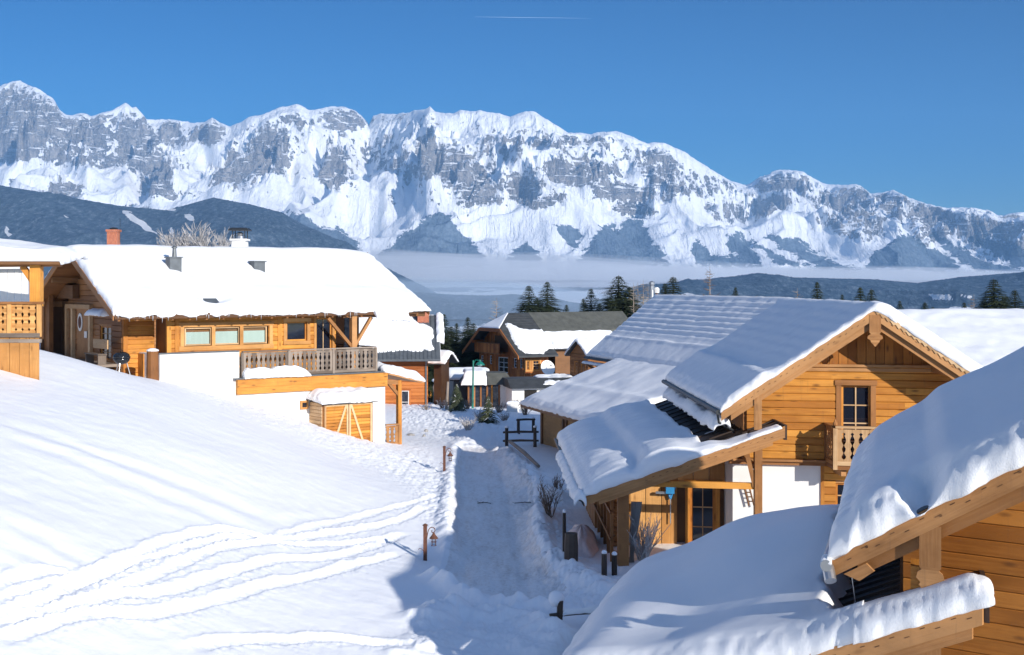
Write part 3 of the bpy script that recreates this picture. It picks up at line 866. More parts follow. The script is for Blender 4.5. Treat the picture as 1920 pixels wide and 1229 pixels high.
def ground_z(x, y):
    z = zbase(x, y)
    py = HY-F*z/y; px = CX+F*x/y
    near = 1-sm(90, 140, y)
    z = z+near*(.05*fbm(x*.16, y*.16, 2, 501)+.014*fbm(x*1.4, y*1.4, 3, 511))+sm(100, 160, y)*.3*fbm(x*.08, y*.08, 3, 521)
    road = polymask(px+3*perlin(y*.9, x*.9, 5), py, ROADP, 9)
    for P, w, h in SOFT: z = z+groove(x, y, P, w, h, False)
    for P, w, h in HARD: z = z+groove(x, y, P, w, h, True)
    for P, w, h in BANKS:
        d, al, sd, L = polydist(x, y, P)
        z = z+h*np.exp(-(d/w)**2)*(1+.45*perlin(al*1.1, al*0+h, 15)+.35*perlin(x*2.6, y*2.6, 16))
    ym = (y > 20) & (y < 110)
    for poly, a in LUMP:
        mk = np.zeros(x.shape)
        mk[ym] = polymask(px[ym], py[ym], poly, 16)
        l = np.abs(perlin(x*2.3, y*2.3, 531))+.5*np.abs(perlin(x*5.1, y*5.1, 541))+.25*perlin(x*11, y*11, 551)
        z = z+mk*a*(l*1.6-.35)
    # driven road: flattened with shallow ruts running along it
    z = z-road*.12+road*(.016*np.abs(perlin(x*3.6+.2*y, y*.45, 561))+.011*fbm(x*4.5, y*3.5, 3, 571)-.045*np.exp(-((x+.04*(y-40)+1.55)/.2)**2)-.045*np.exp(-((x+.04*(y-40)-.15)/.22)**2))
    return z
GP = []
def build_ground():
    px = np.concatenate([-np.geomspace(20000, 300, 40), np.arange(-280, -20, 12), np.arange(-20, 1340, 1.9), np.arange(1342, 2000, 9), np.arange(2010, 2700, 40), np.geomspace(2720, 20000, 36)])
    y = np.concatenate([np.linspace(7, 17.5, 12), np.geomspace(18, 70, 560), np.geomspace(70.4, 110, 130), np.geomspace(111, 262, 70)])
    PX, Y = np.meshgrid(px, y, indexing='ij')
    X = (PX-CX)/F*Y
    Z = ground_z(X, Y)
    P = np.stack([X, Y, Z], -1)
    PYb = HY-F*zbase(X, Y)/Y
    rd = polymask(PX+3*perlin(Y*.9, X*.9, 5), PYb, ROADP, 9)
    rd = np.where((Y > 20) & (Y < 62), rd, 0)
    fm = (rd[:-1, :-1] > .5)
    o = grid_mesh('snow_ground', P, M['snow_ground'], facemask=~fm); tag(o, kind='structure')
    o = grid_mesh('road', P, M['road_snow'], facemask=fm); tag(o, kind='structure')
def mk_road():
    m, nt, b = new_mat('road_snow')
    co = objco(nt, (3.0, .6, 1))
    n = noise(nt, co, 1.0, 6, .68); n2 = noise(nt, objco(nt), 9, 5, .7)
    g = mth(nt, 'ADD', mth(nt, 'MULTIPLY', n, .5), mth(nt, 'MULTIPLY', n2, .5))
    nt.links.new(ramp(nt, g, [(.34, (.55, .50, .47)), (.5, (.80, .79, .79)), (.7, (.89, .90, .92))]), b.inputs['Base Color'])
    b.inputs['Roughness'].default_value = .5
    bump(nt, b, g, .7, .05)
    M['road_snow'] = m
mk_road()
build_ground()
# ================================================================== BUILDING HELPERS
def V3(x, y, z): return np.array([x, y, z], float)
class Fr:
    """plan frame: origin o, v to the right along the front, u going back"""
    def __init__(s, o, v, u):
        s.o = np.array([o[0], o[1], 0.0]); s.v = np.array([v[0], v[1], 0.0]); s.u = np.array([u[0], u[1], 0.0])
    def p(s, a, d, z): return s.o+s.v*a+s.u*d+np.array([0, 0, z])
    def s_at(s, px, d):
        k = (px-CX)/F; q = s.o+s.u*d
        return (k*q[1]-q[0])/(s.v[0]-k*s.v[1])
    def d_at(s, px, a):
        k = (px-CX)/F; q = s.o+s.v*a
        return (k*q[1]-q[0])/(s.u[0]-k*s.u[1])
    def z_at(s, py, a, d):
        return (HY-py)/F*s.p(a, d, 0)[1]
def cut(a, b, holes):
    segs = [(a, b)]
    for h0, h1 in holes:
        n = []
        for x0, x1 in segs:
            if h1 <= x0 or h0 >= x1: n.append((x0, x1)); continue
            if h0 > x0: n.append((x0, h0))
            if h1 < x1: n.append((h1, x1))
        segs = n
    return [x for x in segs if x[1]-x[0] > .02]
def hboards(mb, A, B, n, z0, z1, bh=.2, t=.07, lim=None, holes=(), joint=0.0, g=.02):
    """horizontal boards between plan points A, B; n outward normal"""
    A = np.array([A[0], A[1], 0.0]); B = np.array([B[0], B[1], 0.0]); L = np.linalg.norm(B-A); e = (B-A)/L; n = nrm(n)
    k = max(1, int(round((z1-z0)/bh))); h = (z1-z0)/k
    for i in range(k):
        a, b = z0+i*h, z0+(i+1)*h
        x0, x1 = 0, L
        if lim:
            l0 = lim((a+b)/2); x0, x1 = max(0, l0[0]), min(L, l0[1])
            if x1-x0 < .05: continue
        hs = [(q[0], q[1]) for q in holes if q[2] < b-.03 and q[3] > a+.03]
        for s0, s1 in cut(x0, x1, hs):
            cs = [s0, s1]
            if joint and s1-s0 > joint: cs = [s0, s0+(s1-s0)*(.3+.4*random.random()), s1]
            for c0, c1 in zip(cs[:-1], cs[1:]):
                c1 -= .003 if c1 < s1 else 0
                sec = [(0, a+.003), (t-g, a+.003), (t, a+g*1.3), (t, b-g*1.3), (t-g, b-.003), (0, b-.003)]
                poly = [A+e*c0+n*q+UP*z for q, z in sec]
                mb.prism(poly, e*(c1-c0))
def vboards(mb, A, B, n, z0, ztop, bw=.2, t=.04, gap=.012, holes=()):
    A = np.array([A[0], A[1], 0.0]); B = np.array([B[0], B[1], 0.0]); L = np.linalg.norm(B-A); e = (B-A)/L; n = nrm(n)
    k = max(1, int(round(L/bw))); w = L/k
    for i in range(k):
        s0, s1 = i*w+gap/2, (i+1)*w-gap/2
        za, zb_ = (ztop(s0), ztop(s1)) if callable(ztop) else (ztop, ztop)
        za0, zb0 = (z0(s0), z0(s1)) if callable(z0) else (z0, z0)
        if max(za, zb_) - min(za0, zb0) < .05: continue
        za = max(za, za0+.01); zb_ = max(zb_, zb0+.01)
        hs = [(q[2], q[3]) for q in holes if q[0] < s1-.04 and q[1] > s0+.04]
        tt = t*(1 if i % 2 else .8)
        if not hs:
            p = [A+e*s0+UP*za0, A+e*s1+UP*zb0, A+e*s1+UP*zb_, A+e*s0+UP*za]
            mb.prism(p, n*tt)
        else:
            for c0, c1 in cut(za0, min(za, zb_), hs):
                mb.prism([A+e*s0+UP*c0, A+e*s1+UP*c0, A+e*s1+UP*c1, A+e*s0+UP*c1], n*tt)
def slab_wall(mb, A, B, n, z0, z1, t=.2):
    """plain wall whose face lies on A-B and thickness goes inwards"""
    A = np.array([A[0], A[1], z0], float); B = np.array([B[0], B[1], z0], float)
    mb.box(A, B-A, -nrm(n)*t, UP*(z1-z0))
def window(parent, A, e, n, w, z0, z1, cols=2, rows=3, frame=.08, casing=.12, mat='wood_orange', casmat='wood_trim', glass='window_glass', depth=.04, sash=.03, name='window', bar='wood_pale'):
    """window centred: A = lower-left point on wall face, e along, n out"""
    e = nrm(e); n = nrm(n); A = np.array([A[0], A[1], z0], float); h = z1-z0
    mb = MB()
    if casing:
        c = casing
        mb.box(A-e*c, e*c, n*depth, UP*h); mb.box(A+e*w, e*c, n*depth, UP*h)
        mb.box(A-e*(c+.03)+UP*h, e*(w+2*c+.06), n*(depth+.02), UP*c); mb.box(A-e*(c+.03)-UP*c, e*(w+2*c+.06), n*(depth+.03), UP*c)
    fo = mb.build(name, casmat, parent) if casing else None
    mb = MB(); f = frame; q = A-n*.06
    mb.box(q, e*f, n*.07, UP*h); mb.box(q+e*(w-f), e*f, n*.07, UP*h)
    mb.box(q+e*f+UP*(h-f), e*(w-2*f), n*.07, UP*f); mb.box(q+e*f, e*(w-2*f), n*.07, UP*f)
    if fo is None: fo = mb.build(name, mat, parent)
    else: mb.build('frame', mat, fo)
    if cols > 1 or rows > 1:
        mb = MB()
        for i in range(1, cols): mb.box(q+e*(f+(w-2*f)*i/cols-sash/2)+n*.02+UP*f, e*sash, n*.035, UP*(h-2*f))
        for j in range(1, rows): mb.box(q+e*f+n*.018+UP*(f+(h-2*f)*j/rows-sash/2), e*(w-2*f), n*.035, UP*sash)
        mb.build('glazing_bar', bar, fo)
    mb = MB(); mb.box(q+e*f*.9+UP*f*.9+n*.012, e*(w-1.8*f), n*.008, UP*(h-1.8*f))
    mb.build('pane', glass, fo)
    return fo
BAL = [(0, .5), (.06, .5), (.10, .30), (.16, .24), (.22, .40), (.27, .46), (.33, .34), (.40, .28), (.47, .42), (.50, .47), (.53, .42), (.60, .28), (.67, .24), (.73, .30), (.80, .44), (.86, .30), (.90, .5), (1, .5)]
def balusters(mb, A, B, z0, z1, pitch=.2, t=.03, n=None):
    A = np.array([A[0], A[1], 0.0]); B = np.array([B[0], B[1], 0.0]); L = np.linalg.norm(B-A); e = (B-A)/L
    if n is None: n = np.cross(e, UP)
    k = max(1, int(round(L/pitch))); w = L/k; h = z1-z0
    for i in range(k):
        c = A+e*(i+.5)*w
        poly = [c+e*w*(x-.012)+UP*(z0+h*y) for y, x in BAL]+[c-e*w*(x-.012)+UP*(z0+h*y) for y, x in BAL[::-1]]
        # split into quads so the outline stays true
        m = len(BAL); fr = poly[:m]; fl = poly[m:][::-1]
        vs = []; fs = []
        for q in range(m): vs += [fl[q], fr[q], fr[q]+n*t, fl[q]+n*t]
        for q in range(m-1):
            b = q*4; c4 = b+4
            fs += [(b, b+1, c4+1, c4), (b+1, b+2, c4+2, c4+1), (b+2, b+3, c4+3, c4+2), (b+3, b, c4, c4+3)]
        fs += [(3, 2, 1, 0), ((m-1)*4, (m-1)*4+1, (m-1)*4+2, (m-1)*4+3)]
        mb.add(vs, fs, axis=UP)
def railing(parent, A, B, z0, z1, mat='wood_grey', pitch=.2, posts=(0, 1), name='balcony_railing', rail=.09, n=None):
    A3 = np.array([A[0], A[1], 0.0]); B3 = np.array([B[0], B[1], 0.0]); e = nrm(B3-A3)
    if n is None: n = np.cross(e, UP)
    mb = MB(); balusters(mb, A3, B3, z0+.10, z1-.06, pitch, n=n)
    r = mb.build(name, mat, parent)
    mb = MB()
    mb.beam(A3+UP*z1+n*.015, B3+UP*z1+n*.015, .14, .06)
    mb.build('handrail', mat, r)
    mb = MB(); mb.beam(A3+UP*(z0+.05)+n*.015, B3+UP*(z0+.05)+n*.015, .09, .11); mb.build('bottom_rail', mat, r)
    for t in posts:
        mb = MB(); c = A3+(B3-A3)*t+n*.015; mb.beam(c+UP*(z0-.12), c+UP*(z1-.03), rail+.02, rail+.02, up=e); mb.build('post', mat, r)
    return r
def snow_sheet(name, mat, parent, c0, c1, T=.35, R=.45, edges=(1, 1, 1, 1), bulge=.10, res=.09, nz=.02, nscale=.8, tf=None, rag=.05, sag=0.0, seed=1, blur=3, lift=.0, attrs=None, loc=None, lump=0.0):
    """snow lying on a folded sheet. c0, c1: lists of points across the fold at the near and far end.
    edges: (near, far, first, last) rounded or not"""
    c0 = [np.asarray(p, float) for p in c0]; c1 = [np.asarray(p, float) for p in c1]
    seg = [np.linalg.norm(b-a) for a, b in zip(c0[:-1], c0[1:])]; cum = np.concatenate([[0], np.cumsum(seg)]); LA = cum[-1]
    LB = np.mean([np.linalg.norm(b-a) for a, b in zip(c0, c1)])
    na = int(np.clip(LA/res, 12, 210)); nb = int(np.clip(LB/res, 12, 210))
    def par(n):
        t = np.linspace(0, 1, n); return .45*t+.55*(1-np.cos(math.pi*t))/2
    ta, tb = par(na), par(nb)
    q0 = np.stack([np.interp(ta*LA, cum, [p[k] for p in c0]) for k in range(3)], -1)
    q1 = np.stack([np.interp(ta*LA, cum, [p[k] for p in c1]) for k in range(3)], -1)
    Bs = q0[:, None]*(1-tb)[None, :, None]+q1[:, None]*tb[None, :, None]
    la = (ta*LA)[:, None]+0*tb[None]; lb = 0*ta[:, None]+(tb*LB)[None]
    Rs = np.array([R]*4 if not hasattr(R, '__len__') else R, float)
    ds = [lb, LB-lb, la, LA-la]
    f = np.ones_like(la)
    for dd, en, r in zip(ds, edges, Rs):
        if en:
            t = np.clip(dd/r, 0, 1); f = f*np.sqrt(np.clip(1-(1-t)**2, 0, 1))
    X, Y = Bs[..., 0], Bs[..., 1]
    top = Bs.copy()
    bulge = [bulge]*4 if not hasattr(bulge, '__len__') else bulge
    rag = [rag]*4 if not hasattr(rag, '__len__') else rag
    if blur and len(c0) > 2:
        z = top[..., 2].copy(); zz = z.copy()
        for _ in range(blur*4):
            zz[1:-1] = (zz[:-2]+zz[1:-1]*2+zz[2:])/4
        top[..., 2] = np.where(z-zz > 0, z*.25+zz*.75, z)
    Tm = np.full_like(la, T)
    if tf is not None: Tm = tf(la, lb, LA, LB, X, Y)*1.0
    H = f*(Tm+nz*fbm(X/nscale, Y/nscale, 3, seed)+lump*fbm((X+Bs[..., 2])*4.5, (Y-Bs[..., 2])*4.5, 4, seed+4)*(1-f**4))
    top[..., 2] += H+lift
    # overhanging, uneven rims
    ea = nrm(c0[0]-c0[-1]); eb = nrm(c0[0]-c1[0]); ea[2] = 0; eb[2] = 0
    dirs = [eb, -eb, ea, -ea]
    for dd, en, r, dv, sd in zip(ds, edges, Rs, dirs, range(4)):
        if not en: continue
        t = np.clip(dd/(r*.9), 0, 1)
        along = la if sd < 2 else lb
        bl = bulge[sd]*np.sin(np.clip(t*1.6+.25, 0, 1)*math.pi)*(1+.15*perlin(along/1.3, dd/.7+sd, seed+7))
        rg = rag[sd]*fbm(along/.42, dd/.26+sd*3.3, 3, seed+8)*np.sqrt(1-t+1e-6)
        if rag[sd]: top[..., 2] -= rag[sd]*.9*np.clip(fbm(along/.5, along*0+sd*7.7, 3, seed+18)+.25, -.2, 1)*(1-t)**3
        top += (bl+rg)[..., None]*dv
        if sd >= 2 and sag: top[..., 2] -= sag*(1-t)**2*(1+.5*perlin(along/.5, along*0+sd, seed+11))
    return grid_mesh(name, top[:, ::-1], mat, parent, closed_under=np.concatenate([Bs[..., :2], np.minimum(Bs[..., 2], top[..., 2])[..., None]-.025], -1)[:, ::-1], loc=loc)
def gable_roof(fr, s0, s1, d0, d1, sr, ze, slope, thick=.12):
    """prisms of a two-slope roof deck; ridge along u at s=sr. returns MB"""
    mb = MB()
    for sgn, se in ((-1, s0), (1, s1)):
        rz = ze+abs(sr-s0)*slope
        zz = rz-abs(se-sr)*slope
        a = fr.p(se, d0, zz); b = fr.p(sr, d0, rz)
        mb.prism([a, b, b-UP*thick, a-UP*thick], fr.u*(d1-d0))
    return mb
# ================================================================== CHALET B (gable facing us, right of the road)
def seams(mb, fr, s0, s1, d0, d1, z0, z1, step=.42, h=.03):
    """standing seams running down a plane from (s0,z0) to (s1,z1)"""
    n = int((d1-d0)/step)
    for i in range(n+1):
        d = d0+i*step
        mb.beam(fr.p(s0, d, z0+h/2), fr.p(s1, d, z1+h/2), .03, h)
def barge(mb, p, q, n, h, t=.05, up=0.02, scallop=0, down=True):
    """board along a rake from eave p to ridge q"""
    p = np.asarray(p, float); q = np.asarray(q, float); n = nrm(n); L = np.linalg.norm(q-p)
    if not scallop:
        mb.prism([p+UP*up, q+UP*up, q-UP*h, p-UP*h*.95], n*t)
    else:
        k = int(L/scallop)
        for i in range(k):
            a = p+(q-p)*i/k; b = p+(q-p)*(i+1)/k; m = (a+b)/2
            mb.prism([a+UP*up, b+UP*up, b-UP*h, m-UP*(h+.06), a-UP*h], n*t)
def house_B():
    fr = Fr((9.63, 34.0), (.985, -.17), (-.018, 1.0))
    sl = .70; zr = -.65; ze = zr-3.98*sl
    t = thing('chalet', 'golden log chalet, gable facing us, with carved balcony and lean-to porch beside the road', 'chalet', fr.p(0, 3, -7.6))
    fu = -fr.u; fn = nrm(np.array([-.17, -.985, 0]))
    def lim(z, d=0):
        m = (zr-.14-z)/sl; return (-m, m)
    # walls
    dF = 1.2; wl, wr = -3.1, 3.1
    zt = fr.z_at(685, 0, dF)
    x0, x1 = fr.s_at(1577, dF), fr.s_at(1632, dF); zt1 = fr.z_at(722, x0, dF); zb1 = -4.9
    A, B = fr.p(wl, dF, 0), fr.p(wr, dF, 0)
    mb = MB(); hboards(mb, A, B, fn, -4.86, zt, .205, .08, lim=lambda z: (lim(z)[0]-wl, lim(z)[1]-wl), holes=[(x0-wl, x1-wl, zb1, zt1)], joint=2.6)
    mb.build('wall', 'wood_orange', t)
    mb = MB()
    def gt(s):
        return zr-.16-abs(s+wl+.0)*sl
    g0, g1 = lim(zt)[0], lim(zt)[1]
    vboards(mb, fr.p(g0, dF, 0), fr.p(g1, dF, 0), fn, zt+.0, lambda s: zr-.16-abs(s+g0)*sl, .24, .05)
    mb.build('gable_boards', 'wood_log', t)
    mb = MB(); mb.box(fr.p(g0-.35, dF, zt-.05), fr.v*(g1-g0+.5), fn*.14, UP*.07); mb.box(fr.p(g0-.55, dF, zt-.17), fr.v*(g1-g0+.9), fn*.10, UP*.09)
    mb.build('cornice', 'wood_trim', t)
    # backing walls so nothing shows through, sides and back
    mb = MB()
    mb.prism([fr.p(wl, dF+.18, -4.86), fr.p(wr, dF+.18, -4.86), fr.p(wr, dF+.18, zr-.2-3.1*sl), fr.p(0, dF+.18, zr-.2), fr.p(wl, dF+.18, zr-.2-3.1*sl)], fr.u*.2)
    for s in (wl, wr): mb.box(fr.p(s-.1, dF, -8.2), fr.v*.2, fr.u*9.2, UP*(8.2+zr-.25-3.2*sl))
    mb.box(fr.p(wl, 10.4, -8.2), fr.v*6.2, fr.u*.2, UP*5.2)
    mb.build('side_wall', 'wood_brown', t)
    # ground floor: plaster and timber
    px = fr.s_at(1539, dF); pl = -3.5
    mb = MB(); mb.box(fr.p(pl, dF-.06, -8.3), fr.v*(px-pl), fr.u*.3, UP*(8.3-5.02)); mb.box(fr.p(pl, dF+.24, -8.3), fr.v*.3, fr.u*1.2, UP*(8.3-5.02))
    mb.build('plaster_wall', 'plaster', t)
    w0, w1 = fr.s_at(1566, dF), fr.s_at(1590, dF)
    mb = MB(); hboards(mb, fr.p(px+.0, dF-.02, 0), fr.p(wr, dF-.02, 0), fn, -8.2, -5.02, .2, .08, holes=[(w0-px, w1-px+.3, -6.2, fr.z_at(905, w0, dF))]); mb.box(fr.p(px-.01, dF, -8.2), fr.v*.1, fn*.1, UP*3.18)
    mb.build('lower_wall', 'wood_orange', t)
    window(t, fr.p(w0, dF-.02, 0), fr.v, fn, w1-w0+.3, -6.2, fr.z_at(905, w0, dF), 2, 2, frame=.06)
    mb = MB(); mb.box(fr.p(pl-.12, dF-.08, -5.02), fr.v*(wr-pl+.2), fn*.10, UP*.10); mb.box(fr.p(pl-.15, dF-.08, -4.92), fr.v*(wr-pl+.3), fn*.18, UP*.06); mb.box(fr.p(pl-.15, dF-.08, -4.92), fr.v*.2, fr.u*2.9, UP*.06)
    mb.build('ledge', 'wood_trim', t)
    # balcony door
    window(t, fr.p(x0, dF, 0), fr.v, fn, x1-x0, zb1, zt1, 2, 4, frame=.06, casing=.14, casmat='wood_brown', depth=.10, sash=.035, name='balcony_door', mat='wood_orange')
    # balcony
    b0 = fr.s_at(1566, .25); b1 = b0+2.9; zbt = fr.z_at(801, b0, .25); zbb = -4.98
    mb = MB(); mb.box(fr.p(b0-.05, .2, zbb-.02), fr.v*(b1-b0+.1), fr.u*.95, UP*.10); mb.build('balcony_floor', 'wood_brown', t)
    mb = MB(); mb.beam(fr.p(b0+.25, .35, zbb-.12), fr.p(b0+.25, 1.2, zbb-.12), .14, .18); mb.beam(fr.p(b1-.25, .35, zbb-.12), fr.p(b1-.25, 1.2, zbb-.12), .14, .18); mb.each('balcony_bracket', 'wood_trim', t)
    r = railing(t, fr.p(b0, .25, 0), fr.p(b1, .25, 0), zbb+.1, zbt, 'wood_pale', .215, (0, .5, 1), n=fn)
    r = railing(t, fr.p(b0, 1.12, 0), fr.p(b0, .3, 0), zbb+.1, zbt, 'wood_trim', .2, (0,), n=-fr.v)
    mb = MB(); mb.lathe(fr.p(b0, .25, zbt+.02), [(.02, 0), (.06, .03), (.07, .08), (.03, .13), (.01, .2)], 8); mb.build('finial', 'wood_brown', t)
    # roof
    mb = gable_roof(fr, -3.98, 3.98, 0.02, 10.9, 0, ze, sl, .13)
    roof = mb.build('roof', 'roof_dark', t)
    mb = MB()
    for s in (-3.98, 3.98):
        k = 5
        for i in range(1, k): pass
    for sg in (-1, 1):
        mb.prism([fr.p(sg*3.9, .06, ze-.135+.05), fr.p(0, .06, zr-.14), fr.p(0, .06, zr-.19), fr.p(sg*3.9, .06, ze-.19+.05)], fr.u*10.7)
    mb.build('roof_boarding', 'wood_trim', t)
    mb = MB()
    for sg in (-1, 1):
        for s in (.0, 1.9, 3.05):
            if s == 0 and sg > 0: continue
            z = zr-.2-s*sl-.13
            mb.beam(fr.p(sg*s, .12, z), fr.p(sg*s, 1.4, z), .16, .22)
    mb.each('purlin', 'wood_trim', t)
    for sg in (-1, 1):
        mb = MB(); barge(mb, fr.p(sg*4.02, 0, ze), fr.p(0, 0, zr), fn, .30, .05, .02, scallop=0)
        barge(mb, fr.p(sg*3.75, .06, ze+.1), fr.p(0, .06, zr-.1), -fn, .40, .05, .0)
        bo = mb.build('barge_board', 'wood_trim', t)
        mb = MB()
        for i in range(3, 25):
            q = i/26.0; c = fr.p(sg*4.0*(1-q), 0, ze+(zr-ze)*q-.13-(.04 if i % 2 else .0))+fn*.052
            e = nrm(fr.p(0, 0, zr)-fr.p(sg*4, 0, ze)); mb.box(c, e*.06, fn*.003, np.cross(e, fn)*.014)
        mb.build('carving', 'wood_dark', bo)
        if sg > 0:
            mb = MB(); barge(mb, fr.p(4.02, 0, ze-.0), fr.p(0, 0, zr-.0), fn*1, .07, .075, .03, scallop=.16); mb.build('scalloped_trim', 'wood_pale', bo)
    # pendant at the apex and purlin board
    def pendant(s, ztop, h, w):
        sh = [(0, .5), (.55, .5), (.60, .36), (.66, .62), (.74, .66), (.80, .40), (.86, .34), (.92, .18), (1.0, .0)]
        pl_ = [fr.p(s-w*x, -.02, ztop-h*y) for y, x in sh]+[fr.p(s+w*x, -.02, ztop-h*y) for y, x in sh[::-1][1:]]
        m2 = MB()
        for i in range(len(sh)-1):
            a, b = sh[i], sh[i+1]
            m2.prism([fr.p(s-w*a[1], -.06, ztop-h*a[0]), fr.p(s+w*a[1], -.06, ztop-h*a[0]), fr.p(s+w*b[1]+.001, -.06, ztop-h*b[0]), fr.p(s-w*b[1]-.001, -.06, ztop-h*b[0])], fr.u*.045)
        m2.build('carved_pendant', 'wood_trim', t)
    pendant(0, zr-.18, .85, .30)
    mb = MB(); s_ = fr.s_at(1421, .1); mb.box(fr.p(s_-.11, .02, -3.95), fr.v*.2, fr.u*.06, UP*.95); mb.build('purlin_board', 'wood_trim', t)
    # gutter
    mb = MB(); mb.tube([fr.p(-4.1, -.05, ze-.05), fr.p(-4.1, 10.9, ze-.05)], .075, 8); mb.tube([fr.p(-4.1, .15, ze-.1), fr.p(-4.05, .2, ze-.35), fr.p(-3.6, .6, ze-.6), fr.p(-3.55, .7, -4.1)], .035, 6)
    mb.build('gutter', 'metal_dark', t)
    mb = MB(); mb.box(fr.p(-4.04, .05, ze-.14), fr.v*.04, fr.u*10.8, UP*.16); mb.build('fascia', 'wood_dark', t)
    # snow on the main roof
    def tf(la, lb, LA, LB, X, Y):
        a = la/LA
        left = a < .5
        up = .13+.011*np.sin(la*2*math.pi/.42+1.5*perlin(X*.5, Y*.5, 3))*sm(.12, .30, a)*(a < .5)*sm(.2, .6, perlin(X*.4, Y*.35, 8)+.75)
        low = .22*(1-sm(.10, .22, a))
        crest = .07*np.exp(-((la-1.35-.12*perlin(lb*.6, lb*0, 5))/.22)**2)
        rt = .26*sm(.47, .56, a)
        front = -.03*(1-sm(.3, 1.6, lb))*(a < .5)
        return up+low*.6+crest+rt+front
    c0 = [fr.p(-4.04, -.07, ze+.0), fr.p(0, -.07, zr), fr.p(4.04, -.07, ze)]
    c1 = [fr.p(-4.04, 10.95, ze+.0), fr.p(0, 10.95, zr), fr.p(4.04, 10.95, ze)]
    snow_sheet('snow', M['snow_roof'], t, c0, c1, R=(.16, .4, .35, .4), bulge=.04, tf=tf, nz=.025, nscale=.9, rag=.045, seed=21, res=.07, blur=2)
    # slipped snow curling below the gutter
    def tf2(la, lb, LA, LB, X, Y): return .15+.14*perlin(lb*.5, lb*0+2, 5)
    snow_sheet('slipped_snow', M['snow_roof'], t, [fr.p(-4.15, .3, ze-.42), fr.p(-3.75, .3, ze-.30)], [fr.p(-4.15, 10.6, ze-.42), fr.p(-3.75, 10.6, ze-.30)], R=.16, bulge=.05, tf=tf2, nz=.05, nscale=.4, rag=.06, seed=23, res=.07, sag=.12)
    # ---------------- lean-to porch
    ps = .37; zq = -3.80; sq = -2.41
    zp = lambda s: zq+(s-sq)*ps
    sL = -7.78
    mb = MB()
    mb.prism([fr.p(sL, -.35, zp(sL)), fr.p(-3.15, -.35, zp(-3.15)), fr.p(-3.15, -.35, zp(-3.15)-.1), fr.p(sL, -.35, zp(sL)-.1)], fr.u*13.0)
    mb.prism([fr.p(-3.149, -.35, zp(-3.149)), fr.p(sq, -.35, zq), fr.p(sq, -.35, zq-.1), fr.p(-3.149, -.35, zp(-3.149)-.1)], fr.u*1.5)
    pr = mb.build('porch_roof', 'metal_brown', t)
    mb = MB()
    for i in range(26):
        s = -6.0+i*.42*0; 
    for d in np.arange(-.3, 12.5, .9):
        mb.beam(fr.p(-5.6, d, zp(-5.6)+.02), fr.p(-3.2, d, zp(-3.2)+.02), .03, .04)
    for s in (-2.75,): pass
    for d in (-.3, .1, .5, .9): mb.beam(fr.p(-3.14, d, zp(-3.14)+.02), fr.p(sq, d, zq+.02), .03, .04)
    mb.build('seam', 'metal_brown', pr)
    mb = MB(); mb.prism([fr.p(sL+.05, -.2, zp(sL)-.13), fr.p(-3.2, -.2, zp(-3.2)-.15), fr.p(-3.2, -.2, zp(-3.2)-.105), fr.p(sL+.05, -.2, zp(sL)-.105)], fr.u*12.7); mb.build('porch_boarding', 'wood_trim', t)
    mb = MB(); barge(mb, fr.p(sL, -.36, zp(sL)), fr.p(sq, -.36, zq), fn, .30, .05, .015)
    barge(mb, fr.p(sL+.4, -.3, zp(sL)+.05), fr.p(sq-.3, -.3, zq-.2), -fn, .32, .05, 0)
    bo = mb.build('porch_barge_board', 'wood_trim', t)
    mb = MB()
    e = nrm(fr.p(sq, 0, zq)-fr.p(sL, 0, zp(sL)))
    for i in range(9, 28):
        q = i/29.0; c = fr.p(sL+(sq-sL)*q, -.36, zp(sL+(sq-sL)*q)-.12-(.04 if i % 2 else 0))+fn*.052
        mb.box(c, e*.065, fn*.003, np.cross(e, fn)*.014)
    mb.build('carving', 'wood_dark', bo)
    mb = MB(); mb.box(fr.p(sq-.02, -.38, zq-.36), fr.v*.07, fr.u*1.5, UP*.40); mb.build('flashing', 'metal_brown', t)
    # porch posts and beams
    p0 = fr.s_at(1150, .1)
    for s in (p0+.12,): 
        mb = MB(); mb.box(fr.p(s, -.02, -7.85), fr.v*.30, fr.u*.30, UP*(7.85+zp(s)-.3)); mb.build('porch_post', 'wood_trim', t)
    s2 = fr.s_at(1414, .1)
    mb = MB(); mb.box(fr.p(s2, .0, -7.85), fr.v*.2, fr.u*.2, UP*(7.85+zp(s2)-.3)); mb.build('porch_post', 'wood_trim', t)
    mb = MB(); mb.beam(fr.p(s2+.02, .1, -5.5), fr.p(s2-.22, .1, zp(s2)-.4), .12, .12); mb.beam(fr.p(s2-.02, .1, -4.95), fr.p(s2-.1, 1.2, -4.75), .12, .12); mb.each('brace', 'wood_trim', t)
    zt_ = fr.z_at(912, s2, .1)
    mb = MB(); mb.beam(fr.p(p0+.2, .14, zt_-.0), fr.p(s2+.1, .14, zt_), .14, .17); mb.build('tie_beam', 'wood_orange', t)
    mb = MB(); mb.beam(fr.p(p0+.3, .12, zp(p0)-.35+.2), fr.p(p0+.3, 9.7, zp(p0)-.35+.2), .2, .22); mb.build('eave_beam', 'wood_trim', t)
    # porch back wall: broad upright boards with a glazed door
    dB = 2.3; q0 = p0+.25; q1 = -3.5
    g0 = fr.s_at(1293, dB); g1 = fr.s_at(1342, dB); zg = fr.z_at(908, g0, dB)
    mb = MB(); vboards(mb, fr.p(q0, dB, 0), fr.p(q1, dB, 0), fn, -7.9, lambda s: zp(q0+s)-.16, .47, .05, .02, holes=[(g0-q0, g1-q0, -7.9, zg)]); mb.build('porch_wall', 'wood_pale_orange', t)
    mb = MB(); mb.box(fr.p(q0, dB+.16, -7.9), fr.v*(q1-q0), fr.u*.15, UP*(7.9+zp(q0)-.2)); mb.build('wall_backing', 'wood_dark', t)
